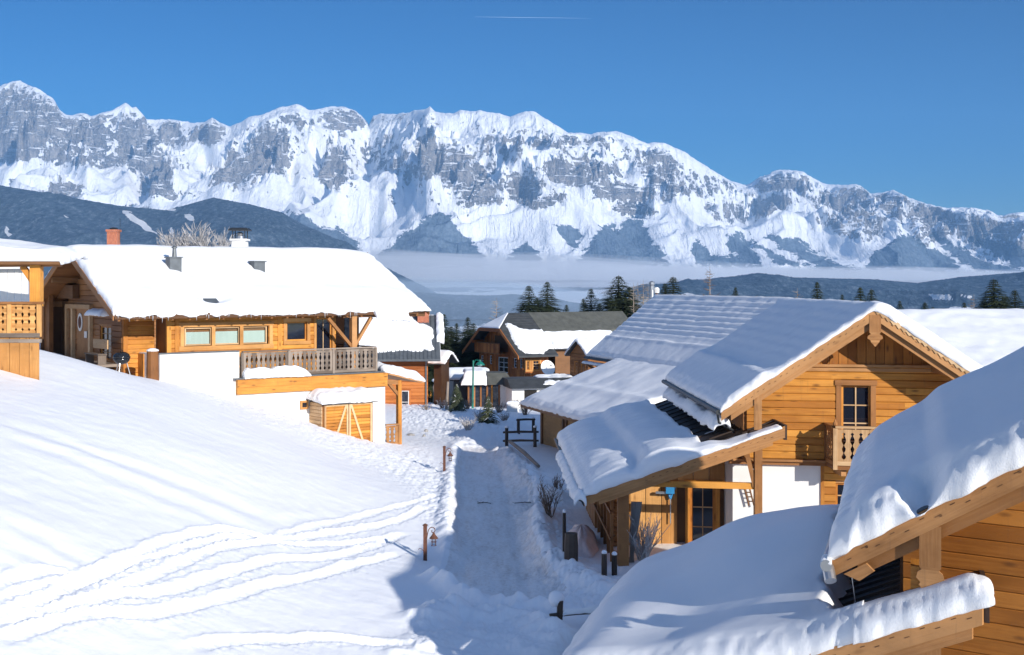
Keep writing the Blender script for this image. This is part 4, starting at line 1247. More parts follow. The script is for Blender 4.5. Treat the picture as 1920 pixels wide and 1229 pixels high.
    window(t, fr.p(g0, dB, 0), fr.v, fn, g1-g0, -7.7, zg, 2, 3, frame=.09, casing=.12, name='glazed_door', casmat='wood_orange', depth=.09)
    # left side of the porch: boards, battens, stacked firewood
    d5 = fr.d_at(1117, p0); 
    mb = MB(); vboards(mb, fr.p(p0, d5, 0), fr.p(p0, 9.7, 0), -fr.v, -8.0, zp(p0)-.15, .3, .04); mb.build('side_boards', 'wood_trim', t)
    mb = MB()
    for d in np.linspace(.55, d5-.1, 6): mb.beam(fr.p(p0, d, -7.9), fr.p(p0, d, zp(p0)-.12), .09, .09, up=fr.u)
    for z in (-7.1, -6.35): mb.beam(fr.p(p0-.05, .3, z), fr.p(p0-.05, d5, z), .05, .08)
    mb.each('lattice', 'wood_brown', t)
    mb = MB()
    for i in range(7):
        for j in range(11):
            c = fr.p(p0+.1, 2.2+i*.42+random.random()*.1, -7.75+j*.145+random.random()*.02)
            mb.tube([c, c+fr.v*.35], .065+.015*random.random(), 6)
    fw = mb.build('firewood_stack', 'wood_brown', None, loc=fr.p(p0+.2, 3.4, -7.8)); tag(fw, 'split firewood piled behind the battens of the golden chalet porch', 'firewood')
    mb = MB(); mb.box(fr.p(p0+.1, .3, -7.95), fr.v*(q1-p0), fr.u*3.8, UP*.25); mb.build('porch_floor', 'wood_grey', t)
    # snow on the porch roof
    def tf3(la, lb, LA, LB, X, Y):
        s = sL+la/LA*(sq-.12-sL)
        T = .34+.10*np.exp(-((s+6.95)/.5)**2)-.13*np.exp(-((s+6.45-.15*lb)/.16)**2)*(1-sm(.8, 3.2, lb))+.16*sm(-6.3, -5.9, s)*(1-sm(-5.4, -4.6, s))
        T = T-.10*(1-sm(0, 1.2, lb))*sm(-5.6, -4.8, s)
        bare = sm(-4.55, -4.3, s+.12*perlin(lb*.8, lb*0, 4))*sm(.55, .95, lb+.15*perlin(s*2, s*0, 6))
        T = T*(1-bare)-.10*bare
        thin = sm(-4.6, -3.8, s)
        return T*(1-thin*.72)
    c0 = [fr.p(sL-.02, -.43, zp(sL)), fr.p(sq-.12, -.43, zp(sq-.12))]; c1 = [fr.p(sL-.02, 12.6, zp(sL)), fr.p(sq-.12, 12.6, zp(sq-.12))]
    c1[1] = fr.p(-3.2, 12.6, zp(-3.2)); c0[1] = fr.p(sq-.12, -.33, zp(sq-.12))
    # sheet split at the wall: the part beyond the facade stops at the wall
    snow_sheet('porch_snow', M['snow_roof'], t, [c0[0], fr.p(-3.3, -.43, zp(-3.3))], [c1[0], fr.p(-3.3, 12.6, zp(-3.3))], R=(.22, .5, .45, .2), edges=(1, 1, 1, 0), bulge=.08,
               tf=lambda la, lb, LA, LB, X, Y: tf3(la*LA/LA*(LA/LA), lb, LA*( (sq-.12-sL)/(-3.3-sL)), LB, X, Y), nz=.05, nscale=1.6, rag=.05, seed=31, res=.07)
    snow_sheet('verge_snow', M['snow_roof'], t, [fr.p(-3.35, -.43, zp(-3.35)), fr.p(sq-.1, -.43, zp(sq-.1))], [fr.p(-3.35, .10, zp(-3.35)), fr.p(sq-.1, .02, zp(sq-.1))], T=.08, R=.1, bulge=.02, nz=.02, nscale=.3, rag=.02, seed=33, res=.04)
    # eave gutter of the porch with a clump of snow at its end
    mb = MB(); mb.tube([fr.p(sL-.1, -.5, zp(sL)-.08), fr.p(sL-.1, 12.7, zp(sL)-.08)], .07, 8); mb.tube([fr.p(sL-.1, -.3, zp(sL)-.08), fr.p(sL+.02, -.25, zp(sL)-.3)], .04, 6); mb.build('porch_gutter', 'metal_dark', t)
    snow_sheet('gutter_snow', M['snow_roof'], t, [fr.p(sL-.26, -.55, zp(sL)-.06), fr.p(sL+.02, -.55, zp(sL)-.06)], [fr.p(sL-.26, 9, zp(sL)-.06), fr.p(sL+.02, 9, zp(sL)-.06)], R=.13, bulge=.05, tf=lambda la, lb, LA, LB, X, Y: .08+.14*np.exp(-(lb/.5)**2)+.06*np.abs(perlin(lb*1.5, lb*0, 3)), nz=.03, nscale=.3, rag=.05, seed=35, res=.05, sag=.15)
    # things on the porch
    cu = MB(); n = 40
    a = fr.p(p0+.46, .3, 0)
    prof = [(0, .30), (.3, .24), (.6, .13), (.8, .11), (1, .2)]
    rows = 14; P = np.zeros((n, rows, 3))
    for i in range(n):
        for j in range(rows):
            tt = j/(rows-1); w = np.interp(tt, [x[0] for x in prof], [x[1] for x in prof]); off = .25*(1-tt)
            P[i, j] = a+fr.v*(w*i/(n-1)+off*.2)+fr.u*(.045*math.sin(i*1.25))+UP*(zp(p0)-.55-2.0*tt)
    o = grid_mesh('curtain', P, M['cloth'], loc=fr.p(p0+.5, .3, -7.7)); o.data.transform(__import__('mathutils').Matrix.Translation(-o.location+o.location))
    tag(o, 'pale curtain tied to the corner post of the golden chalet porch', 'curtain')
    c = fr.p(fr.s_at(1257, dB-.15), dB-.15, fr.z_at(925, -5, dB))
    br = thing('strimmer', 'blue and silver garden tool hanging on the porch wall below the tie beam', 'garden tool', c)
    mb = MB(); mb.tube([c+UP*.1, c-UP*.85], .018, 8); mb.build('shaft', 'metal_steel', br)
    mb = MB(); mb.box(c-fr.v*.12+UP*.02, fr.v*.24, fn*.12, UP*.22); mb.tube([c-fr.v*.16+UP*.24, c-fr.v*.05+UP*.02, c+UP*-.14], .035, 6); mb.tube([c+fr.v*.16+UP*.24, c+fr.v*.05+UP*.02, c+UP*-.14], .035, 6); mb.build('head', 'blue_plastic', br)
    mb = MB(); mb.box(c-fr.v*.42+UP*.0, fr.v*.3, fn*.07, UP*.07); mb.build('handle', 'metal_steel', br)
    c = fr.p(fr.s_at(1406, .9), 1.02, -5.55)
    ld = thing('ladder', 'small dark ladder leaning against the white wall behind the porch post', 'ladder', c+UP*-.62)
    mb = MB(); mb.tube([c-fr.v*.16, c-UP*.62+fr.v*.0], .025, 6); mb.tube([c-fr.v*.02, c-UP*.62+fr.v*.14], .025, 6); mb.build('stile', 'wood_dark', ld)
    mb = MB()
    for i in range(1, 5):
        q = i/5.; mb.tube([c+fr.v*(-.16+.16*q)-UP*.62*q, c+fr.v*(-.02+.16*q)-UP*.62*q], .018, 5)
    mb.build('rung', 'wood_dark', ld)
    return fr
wood_mat('wood_pale_orange', (0.45, 0.21, 0.06), (0.68, 0.37, 0.13), knots=.7)
FB = house_B()

# ================================================================== CHALET F (cut by the right edge)
def house_F():
    fr = Fr((4.79, 19.0), (.8, -.6), (.3, .954))
    sl = .596; sr = 5.6; ze = -4.02; zr = ze+sr*sl
    fn = nrm(np.array([-.6, -.8, 0]))
    t = thing('nearest_chalet', 'nearest wooden chalet cut by the right edge, thick wind-packed snow on its steep roof', 'chalet', fr.p(3, 3, -8))
    dF = 1.2; wl = fr.s_at(1697, dF); wr = sr*2-wl
    lim = lambda z: (sr-(zr-.16-z)/sl-wl, sr+(zr-.16-z)/sl-wl)
    mb = MB(); hboards(mb, fr.p(wl, dF, 0), fr.p(wr, dF, 0), fn, -8.3, zr-.2, .24, .08, lim=lim, joint=3.5, g=.012); mb.build('wall', 'wood_log', t)
    mb = MB(); mb.prism([fr.p(wl, dF+.02, -8.3), fr.p(wr, dF+.02, -8.3), fr.p(wr, dF+.02, ze-.1), fr.p(sr, dF+.02, zr-.3), fr.p(wl, dF+.02, ze-.1)], fr.u*.2)
    mb.box(fr.p(wl-.08, dF+.05, -8.3), fr.v*.2, fr.u*7.5, UP*(8.3+ze+.1)); mb.box(fr.p(wr, dF+.05, -8.3), fr.v*.2, fr.u*7.5, UP*(8.3+ze+.1)); mb.build('side_wall', 'wood_dark', t)
    mb = gable_roof(fr, -.02, 2*sr+.02, .02, 9.4, sr, ze, sl, .12); mb.build('roof', 'metal_dark', t)
    mb = MB()
    for sg in (-1, 1): mb.prism([fr.p(sr+sg*(sr-.1), .06, ze-.13+.06), fr.p(sr, .06, zr-.13), fr.p(sr, .06, zr-.18), fr.p(sr+sg*(sr-.1), .06, ze-.18+.06)], fr.u*9.2)
    mb.build('roof_boarding', 'wood_trim', t)
    for sg in (-1, 1):
        mb = MB(); barge(mb, fr.p(sr+sg*(sr+.02), 0, ze-.01), fr.p(sr, 0, zr-.01), fn, .34, .06, .0); barge(mb, fr.p(sr+sg*(sr-.35), .07, ze+.1), fr.p(sr, .07, zr-.2), -fn, .42, .06, .0)
        mb.prism([fr.p(sr+sg*(sr-.16), 0, ze-.26), fr.p(sr+sg*(sr-.50), 0, ze-.06), fr.p(sr+sg*(sr-.62), 0, ze-.16), fr.p(sr+sg*(sr-.40), 0, ze-.33)], fn*.055)
        bo = mb.build('barge_board', 'wood_trim', t)
        mb = MB(); e = nrm(fr.p(sr, 0, zr)-fr.p(sr+sg*sr, 0, ze))
        for i in range(1, 26):
            q = i/26.; c = fr.p(sr+sg*sr*(1-q), 0, ze+(zr-ze)*q-.10-(.07 if i % 2 else 0))+fn*.062
            mb.box(c, e*.075, fn*.003, np.cross(e, fn)*.013)
            if i % 5 == 2: mb.tube([c+e*.1-UP*.02, c+e*.1-UP*.02+fn*.004], .022, 8)
        mb.build('carving', 'wood_dark', bo)
    # purlins with the carved hanging board
    mb = MB()
    for s in (1.35, 3.0, sr):
        z = ze+s*sl-.36
        mb.beam(fr.p(s, .10, z), fr.p(s, 1.3, z), .2, .26)
    mb.each('purlin', 'wood_trim', t)
    s = fr.s_at(1744, .0); w = .155; zt = ze+s*sl-.25; h = 1.02
    sh = [(0, 1), (.58, 1), (.62, .8), (.66, 1.15), (.74, 1.3), (.80, .9), (.84, 1.05), (.90, .7), (.93, .4), (1, .02)]
    mb = MB()
    for a, b in zip(sh[:-1], sh[1:]):
        mb.prism([fr.p(s-w*a[1], -.06, zt-h*a[0]), fr.p(s+w*a[1], -.06, zt-h*a[0]), fr.p(s+w*b[1], -.06, zt-h*b[0]), fr.p(s-w*b[1], -.06, zt-h*b[0])], fr.u*.06)
    mb.build('carved_pendant', 'wood_trim', t)
    mb = MB(); mb.box(fr.p(s-.28, .04, zt-.98), fr.v*.24, fr.u*.5, UP*.36); mb.build('beam_end', 'wood_orange', t)
    # gutter seen end on
    mb = MB(); mb.tube([fr.p(-.12, -.22, ze-.14), fr.p(-.12, 9.3, ze-.14)], .085, 12); mb.tube([fr.p(-.12, -.02, ze-.12), fr.p(-.05, -.2, ze-.36)], .09, 12, cap=True); mb.build('gutter', 'metal_steel', t)
    snow_sheet('gutter_snow', M['snow_roof'], t, [fr.p(-.2, -.2, ze-.1), fr.p(-.04, -.2, ze-.1)], [fr.p(-.2, .2, ze-.1), fr.p(-.04, .2, ze-.1)], T=.06, R=.05, res=.03, bulge=.01, nz=.01, rag=.01)
    mb = MB(); mb.tube([fr.p(.25, .3, ze-.35), fr.p(.3, .4, ze-.75), fr.p(.22, .5, ze-.95)], .008, 5); mb.build('hook', 'metal_steel', t)
    def tf(la, lb, LA, LB, X, Y):
        s = la/LA*2*sr
        T = .48+.08*np.sin(s*1.1+1)+.06*perlin(X*.6, Y*.6, 9)
        gap = np.exp(-((s-1.32)/.26)**2)*(1-sm(.25, 1.1, lb))
        step = .12*sm(1.35, 1.75, s)
        T = T+step
        T = T+.25*sm(1.5, 6, lb)
        return T*(1-gap)-.05*gap
    snow_sheet('snow', M['snow_roof'], t, [fr.p(-.02, -.11, ze), fr.p(sr, -.11, zr), fr.p(2*sr+.02, -.11, ze)], [fr.p(-.02, 9.4, ze), fr.p(sr, 9.4, zr), fr.p(2*sr+.02, 9.4, ze)],
               R=(.42, .8, .62, .6), bulge=.11, tf=tf, nz=.02, nscale=1.8, rag=(.05, .03, .05, .03), seed=41, res=.045, blur=3, lump=.05)
    # -------- lean-to
    prof = [(-5.9, -7.40), (-.44, -5.51), (2.155, -4.30)]
    zp = lambda s: float(np.interp(s, [p[0] for p in prof], [p[1] for p in prof]))
    D0, D1 = -.3, 8.6
    mb = MB()
    for (a, za), (b, zb_) in zip(prof[:-1], prof[1:]):
        if b > 2: 
            mb.prism([fr.p(a, D0, za), fr.p(wl, D0, zp(wl)), fr.p(wl, D0, zp(wl)-.1), fr.p(a, D0, za-.1)], fr.u*(D1-D0))
            mb.prism([fr.p(wl+.001, D0, zp(wl)), fr.p(b, D0, zb_), fr.p(b, D0, zb_-.1), fr.p(wl+.001, D0, zp(wl)-.1)], fr.u*1.45)
        else: mb.prism([fr.p(a, D0, za), fr.p(b, D0, zb_), fr.p(b, D0, zb_-.1), fr.p(a, D0, za-.1)], fr.u*(D1-D0))
    pr = mb.build('porch_roof', 'metal_brown', t)
    mb = MB()
    for d in (.0, .42, .84): mb.beam(fr.p(.42, d, zp(.42)+.02), fr.p(2.1, d, zp(2.1)+.02), .035, .05)
    for d in np.arange(1.26, 8, .45): mb.beam(fr.p(-.42, d, zp(-.42)+.02), fr.p(wl, d, zp(wl)+.02), .035, .05)
    mb.build('seam', 'metal_brown', pr)
    mb = MB(); mb.box(fr.p(2.16, D0+.02, -4.62), fr.v*.07, fr.u*1.4, UP*.42); mb.build('flashing', 'metal_brown', t)
    mb = MB(); barge(mb, fr.p(-5.9, D0, prof[0][1]), fr.p(-.44, D0, prof[1][1]), fn, .34, .06, 0); barge(mb, fr.p(-.44, D0, prof[1][1]), fr.p(2.15, D0, prof[2][1]), fn, .34, .06, 0)
    barge(mb, fr.p(-.44, D0+.08, prof[1][1]-.1), fr.p(2.0, D0+.08, prof[2][1]-.17), -fn, .42, .05, 0); bo = mb.build('porch_barge_board', 'wood_trim', t)
    mb = MB(); e = nrm(fr.p(2.15, 0, -4.30)-fr.p(-.44, 0, -5.51))
    for i in range(1, 12):
        q = i/12.; c = fr.p(-.44+2.6*q, D0, -5.51+1.21*q-.12-(.06 if i % 2 else 0))+fn*.062; mb.box(c, e*.075, fn*.003, np.cross(e, fn)*.013)
    mb.build('carving', 'wood_dark', bo)
    mb = MB(); s3 = fr.s_at(1742, .0); mb.box(fr.p(s3-.17, -.1, -8.2), fr.v*.34, fr.u*.22, UP*(8.2+zp(s3)-.28)); mb.build('porch_post', 'wood_trim', t)
    mb = MB(); mb.beam(fr.p(s3-.9, .3, -5.75), fr.p(s3+1.8, .3, -5.75), .16, .16); mb.build('tie_beam', 'wood_orange', t)
    def tf2(la, lb, LA, LB, X, Y):
        s = -5.92+la/LA*(2.1+5.92)
        T = .46+.10*perlin(X*.5, Y*.5, 14)+.10*sm(.8, 5, lb)
        T = T+.50*np.exp(-((s+2.4)/2.0)**2)*sm(1.5, 7.0, lb)+.30*sm(3, 7, lb)*np.exp(-((s+.4)/1.3)**2)
        T = T+.22*np.exp(-((s+4.8)/1.0)**2)
        bare = sm(.0, .55, s-.15*perlin(lb*1.2, lb*0, 3)-.35*np.clip(1.6-lb, 0, 1.2))*sm(.35, .85, lb)
        return T*(1-bare)-.12*bare
    snow_sheet('porch_snow', M['snow_roof'], t, [fr.p(-5.42, D0-.02, -7.26), fr.p(-.44, D0-.02, -5.51), fr.p(.42, D0-.02, zp(.42))], [fr.p(-5.92, D1, -7.41), fr.p(-.44, D1, -5.51), fr.p(wl-.05, D1, zp(wl-.05))],
               R=(.55, 1.0, .8, .3), edges=(1, 1, 1, 0), bulge=.08, lump=.04, tf=lambda la, lb, LA, LB, X, Y: tf2(la, lb, LA*(8.02/(wl+5.87)), LB, X, Y), nz=.02, nscale=2.0, rag=.04, seed=43, res=.055, blur=2)
    snow_sheet('verge_snow', M['snow_roof'], t, [fr.p(.30, D0-.12, zp(.30)), fr.p(2.25, D0-.12, zp(2.15))], [fr.p(.30, .35, zp(.30)), fr.p(2.25, .25, zp(2.15))], T=.40, R=(.34, .3, .3, .4), edges=(1, 1, 0, 1), bulge=.07, nz=.02, nscale=1.2, rag=.04, seed=45, res=.035, lump=.05)
    return fr
FF = house_F()
# ================================================================== CHALET A (left, long roof)
def house_A():
    c, s_ = math.cos(R(38)), math.sin(R(38))
    fr = Fr((-6.05, 61.0), (c, s_), (-s_, c))
    fn = -fr.u; ln = -fr.v
    t = thing('long_chalet', 'long chalet with broad snow roof and white terrace wall on the snowy slope', 'chalet', fr.p(-5, 5, -6))
    ze = -1.25; sl = .5; w = 5.73; zr = ze+w*sl
    S0, S1 = -13.2, 2.5
    # roof deck (ridge along v)
    mb = MB()
    mb.prism([fr.p(S0, 0, ze), fr.p(S0, w, zr), fr.p(S0, w, zr-.16), fr.p(S0, 0, ze-.16)], fr.v*(S1-S0))
    mb.prism([fr.p(S0, w, zr), fr.p(S0, 2*w, ze), fr.p(S0, 2*w, ze-.16), fr.p(S0, w, zr-.16)], fr.v*(S1-S0))
    mb.build('roof', 'wood_dark', t)
    zroof = lambda d: ze+min(d, 2*w-d)*sl-.18
    # rafters and purlins under the overhangs
    mb = MB()
    for s in np.arange(S0+.25, S1, .78): mb.beam(fr.p(s, .05, ze-.25), fr.p(s, 1.4, ze-.25+1.35*sl), .10, .16)
    mb.each('rafter', 'wood_brown', t)
    mb = MB()
    for d in (1.1, 3.4, w, 8.0, 10.3): mb.beam(fr.p(S0+.1, d, zroof(d)-.14), fr.p(-11.5, d, zroof(d)-.14), .2, .26)
    for d in (1.1, w): mb.beam(fr.p(-2.4, d, zroof(d)-.14), fr.p(S1-.1, d, zroof(d)-.14), .2, .26)
    mb.each('purlin', 'wood_trim', t)
    for S, n in ((S0, ln), (S1, -ln)):
        mb = MB(); mb.prism([fr.p(S, -.02, ze+.02), fr.p(S, w, zr+.02), fr.p(S, w, zr-.30), fr.p(S, -.02, ze-.28)], n*.05); mb.prism([fr.p(S, w, zr+.02), fr.p(S, 2*w, ze+.02), fr.p(S, 2*w, ze-.28), fr.p(S, w, zr-.30)], n*.05)
        mb.build('barge_board', 'wood_brown', t)
    mb = MB()
    for d0, d1 in ((.2, w-.1), (w+.1, 2*w-.2)):
        mb.prism([fr.p(S0+.06, d0, zroof(d0)-.0), fr.p(S0+.06, d1, zroof(d1)), fr.p(S0+.06, d1, zroof(d1)-.04), fr.p(S0+.06, d0, zroof(d0)-.04)], fr.v*(S1-S0-.12))
    mb.build('soffit', 'wood_brown', t)
    # gable wall (left), boards running back
    GS = -11.87
    dd = lambda px: fr.d_at(px, GS)
    wx0, wx1 = dd(211), dd(190); zw1, zw0 = -1.9, -3.4
    mb = MB(); L0 = 2.4; L1 = dd(131)
    hboards(mb, fr.p(GS, L0, 0), fr.p(GS, L1, 0), ln, -4.4, 1.5, .26, .07, lim=lambda z: (max(0, (z+.34-ze)/sl-L0), min(L1, 2*w-(z+.34-ze)/sl)-L0), holes=[(wx0-L0, wx1-L0, zw0, zw1)])
    mb.build('gable_wall', 'wood_brown', t)
    mb = MB(); mb.prism([fr.p(GS+.16, L0, -4.6), fr.p(GS+.16, L1, -4.6), fr.p(GS+.16, L1, zroof(L1)), fr.p(GS+.16, w, zroof(w)), fr.p(GS+.16, L0, zroof(L0))], fr.v*.15); mb.build('wall_backing', 'wood_dark', t)
    window(t, fr.p(GS, wx0, 0), fr.u, ln, wx1-wx0, zw0, zw1, 2, 5, frame=.07, casing=.12, casmat='wood_trim')
    # door with posts
    x0, x1 = dd(176), dd(150)
    zb = -3.4; zt = fr.z_at(580, GS, 6)
    mb = MB(); q = fr.p(GS, x0, zb)+ln*.08; mb.box(q, fr.u*(x1-x0), ln*.05, UP*(zt-zb)); do = mb.build('front_door', 'wood_trim', t)
    mb = MB(); c_ = fr.p(GS, (x0*.25+x1*.75), fr.z_at(604, GS, x1))+ln*.14
    for k in range(1): 
        n = 20; ring = [c_+(fr.u*math.cos(2*math.pi*i/n)*.30+UP*math.sin(2*math.pi*i/n)*.42) for i in range(n)]
        mb.prism(ring, ln*.03)
    sg = mb.build('round_plaque', 'white_panel', do)
    mb = MB(); n = 16; ring = [c_+ln*.034+(fr.u*math.cos(2*math.pi*i/n)*.19+UP*math.sin(2*math.pi*i/n)*.28) for i in range(n)]; mb.prism(ring, ln*.01); mb.build('plaque_centre', 'rust', do)
    mb = MB(); cb = fr.p(GS, dd(172), fr.z_at(634, GS, dd(172)))+ln*.13; mb.box(cb, fr.u*.35, ln*.10, UP*.3); mb.build('letter_box', 'metal_steel', do)
    mb = MB()
    for px in (133, 144, 177):
        mb.box(fr.p(GS, dd(px), -3.6)+ln*.06, fr.u*.22, ln*.16, UP*(zt+3.6+.1))
    mb.box(fr.p(GS, dd(178), zt)+ln*.06, fr.u*(dd(132)-dd(178)), ln*.2, UP*.2); mb.build('door_frame', 'wood_pale', t)
    # recess beyond the door and the far post
    mb = MB(); mb.box(fr.p(GS+2.4, L1-.4, -4.6), fr.v*.1, fr.u*(2*w-L1-.2), UP*4.0); mb.box(fr.p(GS+.1, L1, -4.6), fr.v*2.4, fr.u*.1, UP*4.4); mb.box(fr.p(S0+.35, 10.3, -4.6), fr.v*1.5, fr.u*.1, UP*(4.6+zroof(10.3))); mb.box(fr.p(GS, L1-.1, -4.6), fr.v*.1, fr.u*(10.4-L1), UP*(4.6+zroof(10.3))); mb.build('recess_wall', 'wood_dark', t)
    mb = MB(); dq = fr.d_at(92, S0+.5); mb.box(fr.p(S0+.5, dq, -4.6), fr.v*.2, fr.u*.75, UP*(4.6+zroof(dq)+.0)); mb.build('corner_post', 'wood_brown', t)
    # loft opening high in the gable
    d0_, d1_ = dd(152), dd(120)
    mb = MB(); mb.box(fr.p(GS, d0_, -.7)+ln*.10, fr.u*(d1_-d0_), ln*.3, UP*.62); mb.build('gable_beam', 'wood_dark', t)
    # upper floor facade: left recess and projecting bay
    mb = MB(); hboards(mb, fr.p(GS, 2.4, 0), fr.p(-10.5, 2.4, 0), fn, -4.3, -.2, .2, .09, joint=9); mb.build('recess_facade', 'wood_orange', t)
    mb = MB(); mb.box(fr.p(-11.25, 1.7, -4.3), fr.v*.28, fr.u*.7, UP*1.25); mb.box(fr.p(GS-.05, 2.25, -4.3), fr.v*.2, fr.u*.2, UP*3.9); mb.each('timber_buttress', 'wood_orange', t)
    B0, B1 = -10.4, -2.1; dB = 1.1
    sx = lambda px: fr.s_at(px, dB)
    w0, w1 = sx(344), sx(502); zw = (fr.z_at(649, w0, dB), fr.z_at(615, w0, dB))
    v0, v1 = sx(536), sx(574); zv = (fr.z_at(640, v0, dB), fr.z_at(603, v0, dB)-.02)
    u0, u1 = sx(591), sx(621)
    holes = [(w0-B0, w1-B0, zw[0], zw[1]), (v0-B0, v1-B0, zv[0], zv[1]), (u0-B0, u1-B0, -4.2, zv[1]+.15)]
    mb = MB(); hboards(mb, fr.p(B0, dB, 0), fr.p(B1, dB, 0), fn, -4.2, -.85, .2, .09, holes=holes, joint=3); mb.build('facade', 'wood_orange', t)
    mb = MB(); mb.box(fr.p(B0, dB+.12, -4.2), fr.v*(B1-B0), fr.u*.1, UP*3.4); mb.box(fr.p(B0+.02, dB+.02, -4.2), fr.v*.1, fr.u*1.3, UP*3.6); mb.box(fr.p(B1-.1, dB+.02, -4.2), fr.v*.1, fr.u*3.2, UP*3.8); mb.box(fr.p(B1, 4.2, -4.2), fr.v*3.2, fr.u*.1, UP*4.6); mb.build('wall_backing', 'wood_brown', t)
    mb = MB()
    for px in (311, 326, 519): mb.box(fr.p(sx(px), dB-.12, -4.2), fr.v*.2, fr.u*.12, UP*3.3)
    mb.each('upright', 'wood_orange', t)
    mb = MB(); ws = (w1-w0)/3
    for i in range(3):
        a = w0+i*ws+.05
        window(t, fr.p(a, dB, 0), fr.v, fn, ws-.10, zw[0], zw[1], 1, 1, frame=.06, casing=0, mat='wood_pale', glass='clear_glass', name='strip_window')
        mb = MB(); mb.box(fr.p(a, dB+.10, zw[0]+.02), fr.v*(ws-.1), fr.u*.01, UP*(zw[1]-zw[0])*.72); mb.build('curtain', 'curtain', t)
    mb = MB(); mb.box(fr.p(w0, dB, zw[0]), fr.v*(w1-w0), fr.u*.11, UP*0.001+UP*.0); 
    mb = MB()
    mb.box(fr.p(w0-.25, dB-.13, zw[0]-.22), fr.v*(w1-w0+.5), fr.u*.06, UP*.2); mb.box(fr.p(w0-.25, dB-.13, zw[1]+.02), fr.v*(w1-w0+.5), fr.u*.06, UP*.2)
    for x in (w0-.2, w0+ws-.09, w0+2*ws-.09, w1+.02): mb.box(fr.p(x, dB-.14, zw[0]-.02), fr.v*.17, fr.u*.06, UP*(zw[1]-zw[0]+.04))
    mb.build('window_surround', 'wood_pale_orange', t)
    window(t, fr.p(v0, dB, 0), fr.v, fn, v1-v0, zv[0], zv[1], 1, 1, frame=.07, casing=.16, casmat='wood_pale_orange', depth=.12, name='square_window')
    window(t, fr.p(u0, dB, 0), fr.v, fn, u1-u0, -4.15, zv[1]+.15, 2, 1, frame=.07, casing=.12, casmat='wood_pale_orange', depth=.12, name='terrace_door')
    mb = MB(); a = fr.s_at(646, 2.6); mb.box(fr.p(a, 2.6, -4.1), fr.v*.45, fr.u*.03, UP*2.5); mb.build('side_pane', 'window_glass', t)
    # corner post with braces
    ps = fr.s_at(662, .25)
    mb = MB(); mb.box(fr.p(ps-.12, .13, -4.2), fr.v*.26, fr.u*.26, UP*(4.2+ze-.15)); mb.build('veranda_post', 'wood_trim', t)
    mb = MB(); mb.beam(fr.p(ps, .26, -3.05), fr.p(ps-1.35, .26, ze-.35), .14, .16, up=fr.u); mb.beam(fr.p(ps, .26, -3.05), fr.p(ps+1.0, .26, ze-.35), .14, .16, up=fr.u); mb.each('brace', 'wood_trim', t)
    mb = MB(); mb.beam(fr.p(-2.2, .26, ze-.24), fr.p(S1-.1, .26, ze-.24), .2, .22); mb.build('eave_beam', 'wood_dark', t)
    # terrace: white walls, roof edge beam
    g1 = 0.0; g0 = fr.s_at(443, 0)
    mb = MB(); mb.box(fr.p(g0, 0, -9), fr.v*(g1-g0), fr.u*.3, UP*(9-4.9)); mb.box(fr.p(g1-.3, .3, -9), fr.v*.3, fr.u*5, UP*4.1)
    wsx = fr.s_at(300, 0); mb.box(fr.p(wsx, .03, -9), fr.v*(g0-wsx+.0), fr.u*.27, UP*(9-3.0)); mb.box(fr.p(g0, .28, -4.9), fr.v*.28, fr.u*.05, UP*1.9)
    mb.box(fr.p(g0-.12+.12, .06, -4.95), fr.v*.16, fr.u*.24, UP*1.95); mb.box(fr.p(wsx, .3, -9), fr.v*.27, fr.u*2.2, UP*6)
    mb.build('terrace_wall', 'plaster', t)
    mb = MB(); mb.box(fr.p(wsx-.05, -.02, -3.0), fr.v*(g0-wsx+.2), fr.u*.36, UP*.05); mb.build('coping', 'metal_grey', t)
    mb = MB(); mb.box(fr.p(g0, .35, -4.35), fr.v*(g1-g0), fr.u*4.2, UP*.15); mb.build('terrace_floor', 'wood_grey', t)
    bx1 = fr.s_at(727, -.15)
    mb = MB(); mb.box(fr.p(g0-.02, -.16, -4.88), fr.v*(bx1-g0), fr.u*.14, UP*.30); mb.box(fr.p(g0-.02, -.19, -4.575), fr.v*(bx1-g0), fr.u*.17, UP*.36); mb.box(fr.p(bx1-.16, 0, -4.88), fr.v*.14, fr.u*4.5, UP*.66)
    mb.build('edge_beam', 'wood_orange', t)
    mb = MB(); mb.box(fr.p(g0-.15, -.26, -4.21), fr.v*(bx1-g0+.2), fr.u*.6, UP*.05); mb.build('edge_flashing', 'metal_grey', t)
    k0, k1 = fr.s_at(457, -.1), fr.s_at(578, -.1)
    snow_sheet('ledge_snow', M['snow_roof'], t, [fr.p(k0, -.30, -4.16), fr.p(k0, .12, -4.16)], [fr.p(k1, -.30, -4.16), fr.p(k1, .12, -4.16)], T=.42, R=(.25, .9, .16, .1), edges=(1, 1, 1, 0), bulge=.04, nz=.10, nscale=.7, rag=.05, seed=54, res=.05, lump=.05)
    # garage window
    a, b = fr.s_at(562, 0), fr.s_at(577, 0); z0, z1 = fr.z_at(768, a, 0), fr.z_at(752, a, 0)
    window(t, fr.p(a, -.075, 0), fr.v, fn, b-a, z0, z1, 1, 1, frame=.09, casing=.0, mat='wood_pale_orange', name='garage_window')
    # balcony railing in three bays along the terrace edge
    r0, r1 = fr.s_at(456, -.0), fr.s_at(707, -.0)
    e3 = [r0+(r1-r0)*x for x in (0, .333, .666, 1)]
    for i in range(3):
        railing(t, fr.p(e3[i], .12, 0), fr.p(e3[i+1], .12, 0), -4.14, -3.02, 'wood_grey', .235, (0, 1) if i == 0 else (1,), n=fn)
    railing(t, fr.p(r1, .2, 0), fr.p(r1, 4.0, 0), -4.14, -3.02, 'wood_grey', .235, (1,), n=fr.v)
